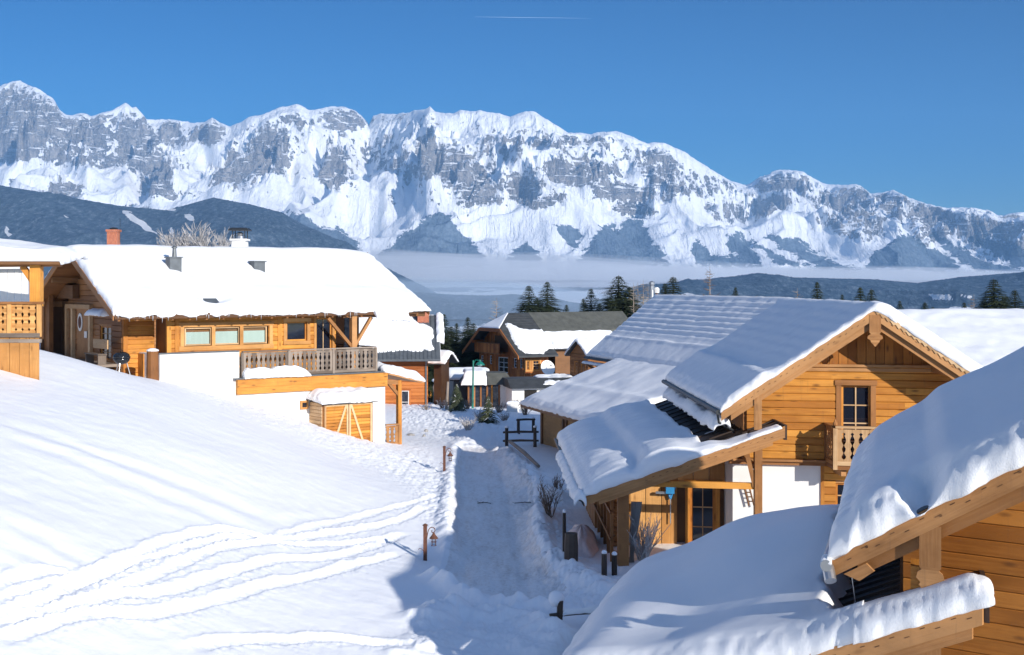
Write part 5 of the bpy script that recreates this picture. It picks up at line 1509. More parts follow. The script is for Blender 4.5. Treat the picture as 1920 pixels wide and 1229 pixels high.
    # ---- snow
    def tf(la, lb, LA, LB, X, Y):
        a = la/LA
        T = .27+.06*perlin(X*.35, Y*.35, 4)+.09*sm(2.2, 3.3, la+.3*perlin(lb*.25, lb*0, 17))*(1-sm(5, 6.5, la))
        T = T+.10*np.exp(-((la-1.3)/.6)**2)+.05*sm(2.9, 3.2, la+.25*perlin(lb*.3, lb*0, 7))*(la < 6)
        T = T-.08*(1-sm(0, .9, lb))+.12*(1-sm(.3, 1.6, la))
        # melted hollows round the vents and the roof window
        for (s, d, r, k) in VENT: T = T-k*np.exp(-(((lb+S0-s)/r)**2+((la-d)/(r*.8))**2))
        return T
    VENT = [(fr_s-0, d, r, k) for fr_s, d, r, k in [(-8.6, 3.35, .45, .22), (-4.55, 3.4, .35, .2), (-8.5, .95, .75, .40)]]
    snow_sheet('snow', M['snow_roof'], t, [fr.p(S0-.02, -.02, ze), fr.p(S0-.02, w, zr), fr.p(S0-.02, 2*w, ze)], [fr.p(S1, -.02, ze), fr.p(S1, w, zr), fr.p(S1, 2*w, ze)],
               R=(.22, 1.7, .42, .5), bulge=(.02, .1, .12, .1), tf=tf, nz=.03, nscale=1.5, rag=(.03, .05, .11, .05), seed=51, res=.09, blur=3, sag=.10)
    mb = MB(); mb.box(fr.p(S0+.03, -.03, ze-.24), fr.v*(S1-S0-.7), fr.u*.05, UP*.23); mb.build('fascia', 'wood_dark', t)
    mb = MB(); mb.beam(fr.p(S1-.5, -.02, ze-.06), fr.p(S1+.06, -.02, ze-.06), .14, .10); mb.build('eave_board', 'wood_dark', t)
    # broken cornice hanging over the right end
    snow_sheet('hanging_snow', M['snow_roof'], t, [fr.p(-.6, -.35, ze-.40), fr.p(-.6, .1, ze-.1)], [fr.p(1.1, -.40, ze-.52), fr.p(1.2, .1, ze-.1)], T=.45, R=.2, bulge=.08, nz=.08, nscale=.5, rag=.06, seed=53, res=.05)
    # chimney, vents, roof window
    d_ = 6.3; s1 = fr.s_at(450, d_); zc = fr.z_at(470, s1, d_); zt2 = fr.z_at(452, s1, d_)
    mb = MB(); c0 = fr.p(s1, d_, 0)
    def frus(mb, c, w0, w1, z0, z1):
        p = []
        for ww, z in ((w0, z0), (w1, z1)): p += [c+np.array([-ww, -ww, z]), c+np.array([ww, -ww, z]), c+np.array([ww, ww, z]), c+np.array([-ww, ww, z])]
        mb.hexa(p)
    frus(mb, c0, .42, .33, .9, zt2); mb.box(c0+V3(-.42, -.42, zt2), V3(.84, 0, 0), V3(0, .84, 0), V3(0, 0, .09)); ch = mb.build('chimney', 'plaster', t)
    mb = MB(); mb.lathe(c0+UP*(zt2+.09), [(.22, 0), (.2, .14), (.12, .2), (.19, .26), (.06, .34)], 10); mb.build('chimney_pot', 'metal_steel', ch)
    mb = MB()
    for x in (-.3, .3):
        for y in (-.3, .3): mb.tube([c0+V3(x, y, zt2+.09), c0+V3(x, y, zt2+.5)], .025, 5)
    mb.box(c0+V3(-.48, -.45, zt2+.5), V3(.96, 0, 0), V3(0, .9, 0), V3(0, 0, .05)); mb.hexa([c0+V3(-.5, -.47, zt2+.55), c0+V3(.5, -.47, zt2+.55), c0+V3(.5, .47, zt2+.55), c0+V3(-.5, .47, zt2+.55), c0+V3(-.38, -.3, zt2+.64), c0+V3(.38, -.3, zt2+.64), c0+V3(.38, .3, zt2+.64), c0+V3(-.38, .3, zt2+.64)])
    mb.build('chimney_cowl', 'metal_dark', ch)
    for px, sc in ((325, 1), (482, 0)):
        d_ = 3.3; s1 = fr.s_at(px, d_); z0 = ze+d_*sl
        mb = MB(); mb.box(fr.p(s1-.28, d_-.28, z0-.1), fr.v*.56, fr.u*.5, UP*(.86 if sc else .72)); mb.box(fr.p(s1-.33, d_-.34, z0+(.76 if sc else .62)), fr.v*.66, fr.u*.62, UP*.05)
        vt = mb.build('roof_vent', 'metal_grey', t)
        if sc:
            mb = MB(); mb.tube([fr.p(s1+.05, d_, z0+.8), fr.p(s1+.05, d_, z0+1.2)], [.11, .08], 8); mb.lathe(fr.p(s1+.05, d_, z0+1.2), [(.13, 0), (.13, .05), (.02, .12)], 8); mb.build('vent_pipe', 'metal_grey', vt)
    mb = MB(); s1 = fr.s_at(388, .7); mb.prism([fr.p(s1-.55, .25, ze+.17), fr.p(s1+.55, .25, ze+.17), fr.p(s1+.55, .95, ze+.55), fr.p(s1-.55, .95, ze+.55)], UP*.05); mb.build('roof_window', 'metal_grey', t)
    # icicles along the eave
    im = None
    spots = list(np.concatenate([np.linspace(-12.9, -10.8, 12), np.linspace(-9.6, -1.5, 26), np.linspace(-.5, 1.2, 9)]))
    for i, s in enumerate(spots):
        h = .08+.24*random.random()**2+(.30 if s > -.7 else 0); s += random.uniform(-.2, .2)
        mb = MB(); q = fr.p(s+.1*random.random(), -.10 if s < -.7 else -.3, ze-.10 if s < -.7 else ze-.5); mb.tube([q, q-UP*h*.5, q-UP*h], [.016, .009, .002], 5, cap=False); mb.build('icicle', 'ice', t)
    # small porch on the right with posts, railing and snow
    pr = thing('garage_porch', 'small timber porch with snow roof on the right end of the white garage wall', 'porch', fr.p(1.2, 1, -8))
    q1 = fr.s_at(778, .6)
    mb = MB(); mb.prism([fr.p(.05, -.2, -4.24), fr.p(q1, -.2, -4.75), fr.p(q1, -.2, -4.83), fr.p(.05, -.2, -4.32)], fr.u*4.2); mb.build('roof', 'wood_trim', pr)
    snow_sheet('snow', M['snow_roof'], pr, [fr.p(-.15, -.2, -4.17), fr.p(q1, -.2, -4.75)], [fr.p(-.15, 4.2, -4.17), fr.p(q1, 4.2, -4.75)], T=.42, R=(.35, .4, .3, .4), edges=(1, 1, 1, 1), bulge=.08, nz=.08, nscale=.7, rag=.05, seed=55, res=.06)
    a = fr.s_at(748, .1)
    mb = MB(); mb.box(fr.p(a-.1, 0, -8.1), fr.v*.2, fr.u*.2, UP*3.45); mb.build('post', 'wood_orange', pr)
    mb = MB(); mb.beam(fr.p(a, .1, -5.4), fr.p(.1, .1, -4.6), .12, .14); mb.beam(fr.p(.0, .1, -4.68), fr.p(a+.1, .1, -4.78), .16, .2); mb.each('brace', 'wood_trim', pr)
    railing(pr, fr.p(.05, .05, 0), fr.p(a-.05, .05, 0), -7.75, -6.75, 'wood_trim', .22, (1,), n=fn)
    mb = MB(); mb.box(fr.p(.0, .0, -8.4), fr.v*(a+.1), fr.u*3, UP*.45); mb.build('floor', 'wood_grey', pr)
    # tool shed in front of the garage
    s0_, s1_ = fr.s_at(604, -1.2), fr.s_at(701, -1.2)
    z0, z1 = -8.6, fr.z_at(757, s0_, -1.2)
    sh = thing('tool_shed', 'low wooden shed with cross-braced double doors and a snow cap against the white garage wall', 'shed', fr.p((s0_+s1_)/2, -.6, -7.2))
    mb = MB(); mb.box(fr.p(s0_+.03, -1.15, z0), fr.v*(s1_-s0_-.06), fr.u*1.1, UP*(z1-z0)); mb.build('body', 'wood_brown', sh)
    mb = MB(); hboards(mb, fr.p(s0_+.03, -1.15, 0), fr.p(s0_+.03, -.03, 0), -fr.v, z0, z1, .16, .03); mb.build('side_boards', 'wood_pale', sh)
    mid = (s0_+s1_)/2
    for a, b, fl in ((s0_+.1, mid-.02, 1), (mid+.02, s1_-.12, 0)):
        mb = MB(); hboards(mb, fr.p(a, -1.17, 0), fr.p(b, -1.17, 0), fn, z0, z1-.08, .14, .03); dr = mb.build('door', 'wood_orange', sh)
        mb = MB(); x0_, x1_ = (a+.1, b-.1) if fl else (b-.1, a+.1)
        mb.beam(fr.p(x0_, -1.23, z0+.3), fr.p(x1_, -1.23, z1-.12), .035, .10); mb.build('diagonal_brace', 'wood_pale', dr)
        mb = MB()
        for x in (a, b-.09): mb.box(fr.p(x, -1.245, z0), fr.v*.09, fr.u*.04, UP*(z1-z0-.05))
        mb.box(fr.p(a+.09, -1.245, z1-.16), fr.v*(b-a-.18), fr.u*.04, UP*.1); mb.build('door_frame', 'wood_pale', dr)
    mb = MB(); mb.prism([fr.p(s0_-.1, -1.4, z1-.06), fr.p(s0_-.1, .0, z1+.14), fr.p(s0_-.1, .0, z1+.20), fr.p(s0_-.1, -1.4, z1)], fr.v*(s1_-s0_+.25)); mb.build('roof', 'roof_dark', sh)
    snow_sheet('snow', M['snow_roof'], sh, [fr.p(s0_-.12, -1.4, z1), fr.p(s0_-.12, -.03, z1+.2)], [fr.p(s1_+.12, -1.4, z1), fr.p(s1_+.12, -.03, z1+.2)], T=.42, R=.3, bulge=.06, nz=.07, nscale=.6, rag=.05, seed=57, res=.05)
    # deck, bench, barrel at the entrance
    mb = MB(); mb.box(fr.p(GS-2.6, 2.6, -3.62), fr.v*2.6, fr.u*5, UP*.12); mb.build('entrance_deck', 'wood_grey', t)
    # barbecue
    bx = W(228, 690, 52.6); g = V3(bx[0], bx[1], gz(bx[0], bx[1])-.05)
    bb = thing('kettle_barbecue', 'black kettle barbecue on three pale legs in the snow by the wooden corner', 'barbecue', g)
    zt = (HY-672)/F*52.6
    mb = MB(); mb.lathe(V3(g[0], g[1], zt-.25), [(.02, -.0), (.20, .03), (.31, .14), (.345, .26)], 20); mb.build('bowl', 'enamel_black', bb, smooth=True)
    mb = MB(); mb.lathe(V3(g[0], g[1], zt+.015), [(.355, 0), (.35, .05), (.29, .16), (.18, .23), (.02, .26)], 20); ld = mb.build('lid', 'enamel_black', bb, smooth=True)
    mb = MB(); mb.tube([V3(g[0]-.07, g[1], zt+.27), V3(g[0], g[1], zt+.33), V3(g[0]+.07, g[1], zt+.27)], .016, 5); mb.build('handle', 'enamel_black', ld)
    for k in range(3):
        a = 2*math.pi*k/3+.5
        mb = MB(); mb.tube([V3(g[0]+.2*math.cos(a), g[1]+.2*math.sin(a), zt-.15), V3(g[0]+.36*math.cos(a), g[1]+.36*math.sin(a), g[2]-.1)], .018, 6); mb.build('leg', 'metal_steel', bb)
    q = W(286, 655, 53.5)
    bar = thing('wood_trunk_barrel', 'upright brown log barrel beside the end of the white terrace wall', 'barrel', V3(q[0], q[1], -4.6))
    mb = MB(); mb.lathe(V3(q[0], q[1], -4.8), [(.24, 0), (.27, .5), (.26, 1.2), (.24, 1.98)], 12); mb.build('body', 'wood_brown', bar)
    mb = MB(); mb.lathe(V3(q[0], q[1], -2.82), [(.26, 0), (.25, .05), (.1, .11)], 12); mb.build('snow_cap', 'snow', bar)
    bn = thing('bench', 'grey wooden bench with a backrest on the deck by the many-paned window', 'bench', fr.p(GS-.9, 3.6, -3.5))
    mb = MB(); mb.box(fr.p(GS-1.0, 2.7, -3.1), fr.v*.4, fr.u*1.7, UP*.05); mb.build('seat', 'wood_grey', bn)
    mb = MB(); mb.box(fr.p(GS-.6, 2.7, -2.85), fr.v*.05, fr.u*1.7, UP*.4); mb.build('backrest', 'wood_pale', bn)
    for d in (2.75, 4.25):
        mb = MB(); mb.box(fr.p(GS-.98, d, -3.5), fr.v*.36, fr.u*.06, UP*.4); mb.build('leg', 'wood_grey', bn)
    # little snow-covered ledge roof over the gable window
    mb = MB(); mb.box(fr.p(GS-1.1, 2.2, -1.42), fr.v*1.1, fr.u*1.8, UP*.06); mb.build('window_canopy', 'wood_trim', t)
    snow_sheet('canopy_snow', M['snow_roof'], t, [fr.p(GS-1.12, 2.15, -1.36), fr.p(GS+.6, 2.15, -1.36)], [fr.p(GS-1.12, 4.0, -1.36), fr.p(GS+.6, 4.0, -1.36)], T=.26, R=.22, bulge=.04, nz=.04, nscale=.6, seed=59, res=.06)
    return fr
FA = house_A()
# ================================================================== OTHER HOUSES
def pxy(X, Y, Z): return CX+F*X/Y, HY-F*Z/Y
def house_C():
    fr = Fr((7.34, 57.8), (.95, .313), (-.313, .95))
    t = thing('barn_chalet', 'chalet with rippled snow on a steep roof and a low lean-to, behind the golden chalet', 'chalet', fr.p(1, 3, -8))
    ze, sl, w = -3.85, .805, 3.85; zr = ze+w*sl; D0, D1 = -3.2, 10.7
    mb = gable_roof(fr, 0, 2*w, D0, D1, w, ze, sl, .14); mb.build('roof', 'roof_dark', t)
    mb = MB(); mb.box(fr.p(.7, D0+.8, -8.6), fr.v*(2*w-1.4), fr.u*(D1-D0-1.8), UP*(8.6+ze+.25)); mb.build('wall', 'wood_brown', t)
    mb = MB(); mb.prism([fr.p(.7, D1-1.05, ze+.2), fr.p(2*w-.7, D1-1.05, ze+.2), fr.p(w, D1-1.05, zr-.3)], fr.u*.1); mb.prism([fr.p(.7, D0+.8, ze+.2), fr.p(2*w-.7, D0+.8, ze+.2), fr.p(w, D0+.8, zr-.3)], fr.u*.1); mb.build('gable', 'wood_brown', t)
    mb = MB(); mb.box(fr.p(-.04, D0, ze-.16), fr.v*.06, fr.u*(D1-D0), UP*.16); mb.tube([fr.p(-.12, D0, ze-.07), fr.p(-.12, D1, ze-.07)], .07, 6); mb.build('gutter', 'metal_dark', t)
    mb = MB(); mb.box(fr.p(-.28, D0, ze-.42), fr.v*.9, fr.u*(D1-D0+.1), UP*.07); mb.build('lower_eave', 'wood_dark', t)
    snow_sheet('ledge_snow', M['snow_roof'], t, [fr.p(-.30, D0, ze-.35), fr.p(-.02, D0, ze-.35)], [fr.p(-.30, D1, ze-.35), fr.p(-.02, D1, ze-.35)], T=.10, R=.08, bulge=.02, nz=.02, nscale=.4, rag=.02, res=.08)
    for d in np.arange(D0+1, D1, 1.4):
        mb = MB(); mb.beam(fr.p(.75, d, ze-1.0), fr.p(-.15, d, ze-.38), .12, .14); mb.each('eave_bracket', 'wood_brown', t)
    def tf(la, lb, LA, LB, X, Y):
        left = la < LA/2
        T = .11+.038*np.sin(la*2*math.pi/.37+.5*perlin(X*.6, Y*.6, 3))*sm(1.7, 2.1, la)*left
        T = T+.10*(1-sm(1.3, 1.65, la+.1*perlin(lb*.5, lb*0, 3)))*left+.05*np.exp(-((la-1.35)/.12)**2)*left+.12*(~left)
        return T
    snow_sheet('snow', M['snow_roof'], t, [fr.p(-.03, D0, ze), fr.p(w, D0, zr), fr.p(2*w, D0, ze)], [fr.p(-.03, D1, ze), fr.p(w, D1, zr), fr.p(2*w, D1, ze)], R=(.2, .2, .22, .2), bulge=.04, tf=tf, nz=.02, nscale=.8, rag=.03, seed=61, res=.075, blur=1)
    # lean-to
    zs = lambda s: -5.9+(s+4.95)*.38
    mb = MB(); mb.prism([fr.p(-4.95, -4.3, zs(-4.95)), fr.p(.6, -4.3, zs(.6)), fr.p(.6, -4.3, zs(.6)-.12), fr.p(-4.95, -4.3, zs(-4.95)-.12)], fr.u*11.3); mb.build('lean_to_roof', 'roof_dark', t)
    mb = MB(); mb.box(fr.p(-4.99, -4.3, -6.06), fr.v*.05, fr.u*11.3, UP*.17); mb.build('lean_to_fascia', 'wood_dark', t)
    def tf2(la, lb, LA, LB, X, Y): return .30+.09*np.exp(-((la-2.0-.2*perlin(lb*.3, lb*0, 4))/.3)**2)+.06*perlin(X*.5, Y*.5, 6)-.08*sm(0, 1, la)*0
    snow_sheet('lean_to_snow', M['snow_roof'], t, [fr.p(-4.97, -4.3, zs(-4.97)), fr.p(.5, -4.3, zs(.5))], [fr.p(-4.97, 7.05, zs(-4.97)), fr.p(.5, 7.05, zs(.5))], R=(.3, .55, .3, .3), edges=(1, 1, 1, 0), bulge=.06, tf=tf2, nz=.03, nscale=1.5, rag=.04, seed=63, res=.08)
    mb = MB(); mb.box(fr.p(-4.05, -4.0, -8.6), fr.v*.1, fr.u*10.4, UP*2.7); mb.box(fr.p(-4.05, 6.3, -8.6), fr.v*4.6, fr.u*.1, UP*2.75); mb.build('lean_to_wall', 'chipboard', t)
    mb = MB()
    for d in (6.3, 3.3, 2.9, -.6): mb.box(fr.p(-4.13, d, -8.6), fr.v*.12, fr.u*.2, UP*2.72)
    mb.build('lean_to_framing', 'wood_dark', t)
    mb = MB(); mb.box(fr.p(-4.2, -4.0, -8.8), fr.v*.2, fr.u*10.6, UP*.95); mb.build('plinth', 'stone_grey', t)
    # flue behind the ridge
    q = W(1222, 558, 74)
    fl = thing('steel_flue', 'shiny steel chimney flue standing behind the rippled snow ridge', 'chimney', V3(q[0], q[1], -9)); 
    mb = MB(); mb.tube([V3(q[0], q[1], -9.2), V3(q[0], q[1], -.35)], .13, 10); mb.build('pipe', 'metal_steel', fl)
    mb = MB(); mb.lathe(V3(q[0], q[1], -.35), [(.17, 0), (.17, .2), (.12, .24), (.17, .3), (.17, .42), (.03, .5)], 10); mb.build('cowl', 'metal_steel', fl)
    q = W(1231, 556, 74.5)
    fl = thing('snowy_post', 'dark red post with a white cap behind the rippled snow ridge', 'post', V3(q[0], q[1], -9)); 
    mb = MB(); mb.box(V3(q[0]-.07, q[1]-.07, -9.2), V3(.14, 0, 0), V3(0, .14, 0), V3(0, 0, 8.65)); mb.build('post', 'rust', fl)
    mb = MB(); mb.lathe(V3(q[0], q[1], -.55), [(.16, 0), (.17, .25), (.09, .33)], 8); mb.build('cap', 'white_paint', fl)
house_C()

def house_D():
    fr = Fr((.54, 100.0), (.863, .505), (-.505, .863))
    t = thing('brown_lodge', 'brown timber lodge with half-hipped grey roof partly covered in snow, balcony under its gable', 'lodge', fr.p(4, 4, -9.8))
    ze, sl, w, k, h = -5.67, .70, 4.65, 1.75, 1.7; zr = ze+w*sl; S1 = fr.s_at(1047, 0); zk = zr-k*sl
    S2 = S1+1.0
    def sheet(pts, n, mat='roof_dark', th=.14):
        m2 = MB(); m2.prism([np.array(p) for p in pts], np.array([0, 0, -th])); return m2
    th = .14
    mb = sheet([fr.p(0, 0, ze), fr.p(S1, 0, ze), fr.p(S1, w, zr), fr.p(h, w, zr), fr.p(0, w-k, zk)], None); mb.build('roof', 'roof_dark', t)
    mb = sheet([fr.p(0, 2*w, ze), fr.p(S1, 2*w, ze), fr.p(S1, w, zr), fr.p(h, w, zr), fr.p(0, w+k, zk)], None); mb.build('roof', 'roof_dark', t)
    mb = sheet([fr.p(0, w-k, zk+.01), fr.p(0, w+k, zk+.01), fr.p(h, w, zr+.01)], None); mb.build('hip_roof', 'roof_dark', t)
    snow_sheet('hip_snow', M['snow_roof'], t, [fr.p(.0, w-k*.9, zk+.05), fr.p(h, w-.05, zr)], [fr.p(.0, w+k*.9, zk+.05), fr.p(h, w+.05, zr)], T=.06, R=.1, bulge=.0, rag=.01, res=.1)
    # long ridge going on to the right
    mb = MB(); mb.prism([fr.p(S1+.0, w-2.1, zr-2.1*sl+.03), fr.p(S1, w, zr+.03), fr.p(S1, w, zr-.12), fr.p(S1, w-2.1, zr-2.1*sl-.12)], fr.v*9.5); mb.prism([fr.p(S1, w, zr+.03), fr.p(S1, w+3, zr-3*sl), fr.p(S1, w+3, zr-3*sl-.1), fr.p(S1, w, zr-.12)], fr.v*9.5); mb.build('wing_roof', 'roof_olive', t)
    mb = MB(); mb.box(fr.p(S1+.2, w-1.7, -10), fr.v*9, fr.u*4, UP*(10+zr-1.75)); mb.build('wing_wall', 'wood_dark', t)
    zL = zr-2.1*sl-.15
    mb = MB(); mb.prism([fr.p(S1+.05, .6, zL-2.1*.55), fr.p(S1+.05, w-1.75, zL), fr.p(S1+.05, w-1.75, zL-.12), fr.p(S1+.05, .6, zL-2.1*.55-.12)], fr.v*7); mb.build('wing_lower_roof', 'roof_dark', t)
    snow_sheet('wing_snow', M['snow_roof'], t, [fr.p(S1+.05, .58, zL-2.1*.55), fr.p(S1+.05, w-1.75, zL)], [fr.p(S1+7, .58, zL-2.1*.55), fr.p(S1+7, w-1.75, zL)], T=.3, R=.3, bulge=.05, nz=.06, nscale=1, rag=.05, res=.09)
    mb = MB(); mb.box(fr.p(S1+.4, 1.1, -10), fr.v*6, fr.u*2, UP*(10+zL-1.1)); mb.build('wing_wall', 'wood_dark', t)
    # rows of tiles
    mb = MB()
    for i in range(1, 17):
        d = i*w/17.; mb.beam(fr.p(max(0, (d-(w-k))/k*h) if d > w-k else 0, d, ze+d*sl+.012), fr.p(S1, d, ze+d*sl+.012), .05, .03)
    mb.build('tile_rows', 'roof_dark', t)
    # walls
    i = .9
    zb = -10.6
    wz = -7.6
    mb = MB(); mb.box(fr.p(i+.3, i, zb), fr.v*(S1-2*i), fr.u*(2*w-2*i), UP*(wz-zb)); mb.build('ground_floor', 'plaster', t)
    mb = MB(); vb0 = i+.25
    hs = []
    x0, x1 = fr.s_at(999, i), fr.s_at(1011, i); q0, q1 = fr.s_at(987, i), fr.s_at(993, i)
    zA, zB = fr.z_at(694, x0, i), fr.z_at(676, x0, i)
    L = S1-i-vb0
    vboards(mb, fr.p(vb0, i, 0), fr.p(S1-i+.5, i, 0), -fr.u, wz-.35, ze+.45, .2, .05, .02, holes=[(x0-vb0, x1-vb0, zA, zB), (q0-vb0, q1-vb0, zA, zB)]); mb.build('front_wall', 'wood_red', t)
    window(t, fr.p(x0, i, 0), fr.v, -fr.u, x1-x0, zA, zB, 2, 3, frame=.06, casing=.12, casmat='wood_pale_orange', depth=.08)
    window(t, fr.p(q0, i, 0), fr.v, -fr.u, q1-q0, zA, zB, 1, 3, frame=.06, casing=.12, casmat='wood_pale_orange', depth=.08)
    dd = lambda px: fr.d_at(px, vb0)
    ztop = lambda d: ze+min(d, 2*w-d, w-k+.2)*sl-.16 if True else 0
    holes = []
    wins = [(903, 908, 667, 682), (919, 924, 667, 683), (935, 954, 671, 700), (964, 970, 672, 690), (976, 981, 673, 691)]
    H = []
    for a, b, y0, y1 in wins:
        d1_, d0_ = dd(a), dd(b); H.append((d0_, d1_, fr.z_at(y1, vb0, d0_), fr.z_at(y0, vb0, d0_)))
    mb = MB(); vboards(mb, fr.p(vb0, i, 0), fr.p(vb0, 2*w-i, 0), -fr.v, wz-.35, lambda s: ztop(s+i)+.0, .22, .05, .02, holes=[(a-i, b-i, c, d) for a, b, c, d in H]); mb.build('gable_wall', 'wood_red', t)
    mb = MB(); mb.prism([fr.p(vb0+.16, i, wz-.35), fr.p(vb0+.16, 2*w-i, wz-.35), fr.p(vb0+.16, 2*w-i, ztop(i)), fr.p(vb0+.16, w+k, ztop(w)), fr.p(vb0+.16, w-k, ztop(w)), fr.p(vb0+.16, i, ztop(i))], fr.v*.1); mb.build('wall_backing', 'wood_dark', t)
    for a, b, c, d in H: window(t, fr.p(vb0, a, 0), fr.u, -fr.v, b-a, c, d, 2 if b-a > 1 else 1, 3, frame=.06, casing=.1, casmat='wood_red', bar='white_paint', mat='white_paint', depth=.08)
    # gable balcony and opening
    zB_ = fr.z_at(662, vb0, w); d0_, d1_ = dd(951), dd(904)
    mb = MB(); vboards(mb, fr.p(vb0-.7, d0_, 0), fr.p(vb0-.7, d1_, 0), -fr.v, zB_, zB_+.75, .16, .04); br = mb.build('gable_balcony', 'wood_red', t)
    mb = MB(); mb.box(fr.p(vb0-.72, d0_, zB_-.06), fr.v*.8, fr.u*(d1_-d0_), UP*.08); mb.beam(fr.p(vb0-.72, d0_, zB_+.8), fr.p(vb0-.72, d1_, zB_+.8), .1, .06); mb.build('balcony_rail', 'wood_brown', br)
    mb = MB(); mb.box(fr.p(vb0-.06, w-1.1, zB_+.1), fr.v*.04, fr.u*2.2, UP*1.3); mb.build('loft_doors', 'wood_dark', t)
    for sg in (0, 1):
        mb = MB()
        if sg == 0: mb.prism([fr.p(-.02, 0, ze), fr.p(-.02, w-k, zk), fr.p(-.02, w-k, zk-.3), fr.p(-.02, 0, ze-.28)], -fr.v*.05)
        else: mb.prism([fr.p(-.02, 2*w, ze), fr.p(-.02, w+k, zk), fr.p(-.02, w+k, zk-.3), fr.p(-.02, 2*w, ze-.28)], -fr.v*.05)
        mb.build('barge_board', 'wood_red', t)
    mb = MB(); mb.prism([fr.p(-.02, w-k, zk), fr.p(-.02, w+k, zk), fr.p(-.02, w+k, zk-.25), fr.p(-.02, w-k, zk-.25)], -fr.v*.05); mb.build('hip_fascia', 'wood_red', t)
    for d in (1.6, w, 2*w-1.6):
        mb = MB(); z = ztop(d)-.1; mb.beam(fr.p(.05, d, z), fr.p(vb0, d, z), .16, .22); mb.each('purlin', 'wood_red', t)
    SN = [(948, 611), (958, 613), (974, 622), (990, 624), (1012, 624), (1034, 614), (1022, 609), (1012, 603), (1005, 597), (1020, 591), (1046, 592), (1058, 600), (1066, 592), (1090, 596), (1093, 604), (1078, 612), (1082, 622), (1100, 612), (1115, 618), (1110, 625), (1140, 628), (1060, 645), (1048, 656), (1030, 655), (1018, 664), (985, 663), (972, 655), (962, 640)]
    def tf(la, lb, LA, LB, X, Y):
        z = ze+la/LA*(zr-ze); px, py = pxy(X, Y, z)
        m = polymask(px+1.5*perlin(X*2, Y*2, 3)+1.2*perlin(X*5, Y*5, 4), py+1.2*perlin(X*2.5, Y*2.5, 5), SN, 2.2)
        return m*.30-.10
    snow_sheet('snow', M['snow_roof'], t, [fr.p(h+.0, 0, ze), fr.p(h, w, zr)][::1], [fr.p(S1, 0, ze), fr.p(S1, w, zr)], edges=(0, 0, 0, 0), R=.1, bulge=0, tf=tf, nz=.01, rag=0, res=.09) if False else None
    snow_sheet('snow', M['snow_roof'], t, [fr.p(.2, .02, ze+.014), fr.p(.2, w-k, zk), fr.p(h+.15, w, zr)], [fr.p(S1+.0, .02, ze+.014), fr.p(S1, w-k, zk), fr.p(S1, w, zr)], edges=(0, 0, 0, 0), R=.1, bulge=0, tf=tf, nz=.01, rag=0, res=.085, blur=0)
    # satellite dish
    c = fr.p(fr.s_at(1027, -.25), -.25, 0); c[2] = (HY-690)/F*c[1]
    ds = thing('satellite_dish', 'white round satellite dish on the sunny wall of the brown lodge', 'satellite dish', c)
    nn = nrm([.45, -.85, .35]); a = nrm(np.cross(nn, UP)); b = np.cross(nn, a)
    v = [c-nn*.08]; f = []; nS = 24
    for r in (.17, .35, .52, .62):
        for i_ in range(nS): v.append(c+(a*math.cos(2*math.pi*i_/nS)*r+b*math.sin(2*math.pi*i_/nS)*r)+nn*(r*r*.3-.08))
    for i_ in range(nS): f.append([0, 1+i_, 1+(i_+1) % nS])
    for q in range(3):
        for i_ in range(nS): f.append([1+q*nS+i_, 1+(q+1)*nS+i_, 1+(q+1)*nS+(i_+1) % nS, 1+q*nS+(i_+1) % nS])
    mb = MB(); mb.add(v, f); mb.build('dish', 'white_paint', ds, smooth=True)
    mb = MB(); mb.tube([c-b*.55, c+nn*.55], .02, 5); mb.tube([c+nn*.5, c+nn*.62], .05, 6); mb.build('arm', 'metal_grey', ds)
    mb = MB(); mb.tube([c-nn*.08, c-nn*.6-UP*.2], .035, 6); mb.build('bracket', 'metal_grey', ds)
house_D()

def simple_house(name, label, cat, fr, S, Wd, ze, slope, zb, wall, T=.3, roofmat='roof_dark', inset=.5, seed=70, stripes=False, snow=True, tf=None, edges=(1, 1, 1, 1), R_=.3, walls=True, lower=None):
    """ridge along fr.v, front eave at d=0"""
    zr = ze+Wd/2*slope
    t = thing(name, label, cat, fr.p(S/2, Wd/2, zb+.3))
    mb = MB()
    mb.prism([fr.p(0, 0, ze), fr.p(0, Wd/2, zr), fr.p(0, Wd/2, zr-.12), fr.p(0, 0, ze-.12)], fr.v*S); mb.prism([fr.p(0, Wd/2, zr), fr.p(0, Wd, ze), fr.p(0, Wd, ze-.12), fr.p(0, Wd/2, zr-.12)], fr.v*S)
    rf = mb.build('roof', roofmat, t)
    i = inset; zt = ze+i*slope-.13
    mb = MB()
    hb = .24 if wall.startswith('wood') else None
    if hb:
        hboards(mb, fr.p(i, i, 0), fr.p(S-i, i, 0), -fr.u, zb, zt, .24, .05); hboards(mb, fr.p(i, i, 0), fr.p(i, Wd-i, 0), -fr.v, zb, zt, .24, .05); hboards(mb, fr.p(S-i, i, 0), fr.p(S-i, Wd-i, 0), fr.v, zb, zt, .24, .05)
    mb.box(fr.p(i, i, zb), fr.v*(S-2*i), fr.u*(Wd-2*i), UP*(zt-zb)); mb.build('wall', wall, t)
    for s in (i, S-i-.1):
        mb = MB(); mb.prism([fr.p(s, i, zt), fr.p(s, Wd-i, zt), fr.p(s, Wd/2, zr-.14)], fr.v*.1); mb.build('gable', wall, t)
    if snow:
        snow_sheet('snow', M['snow_roof'], t, [fr.p(-.02, -.02, ze), fr.p(-.02, Wd/2, zr), fr.p(-.02, Wd+.02, ze)], [fr.p(S+.02, -.02, ze), fr.p(S+.02, Wd/2, zr), fr.p(S+.02, Wd+.02, ze)], T=T, R=R_, edges=edges, bulge=.06, tf=tf, nz=.04, nscale=1.2, rag=.05, seed=seed, res=.10)
    return t, rf, zr

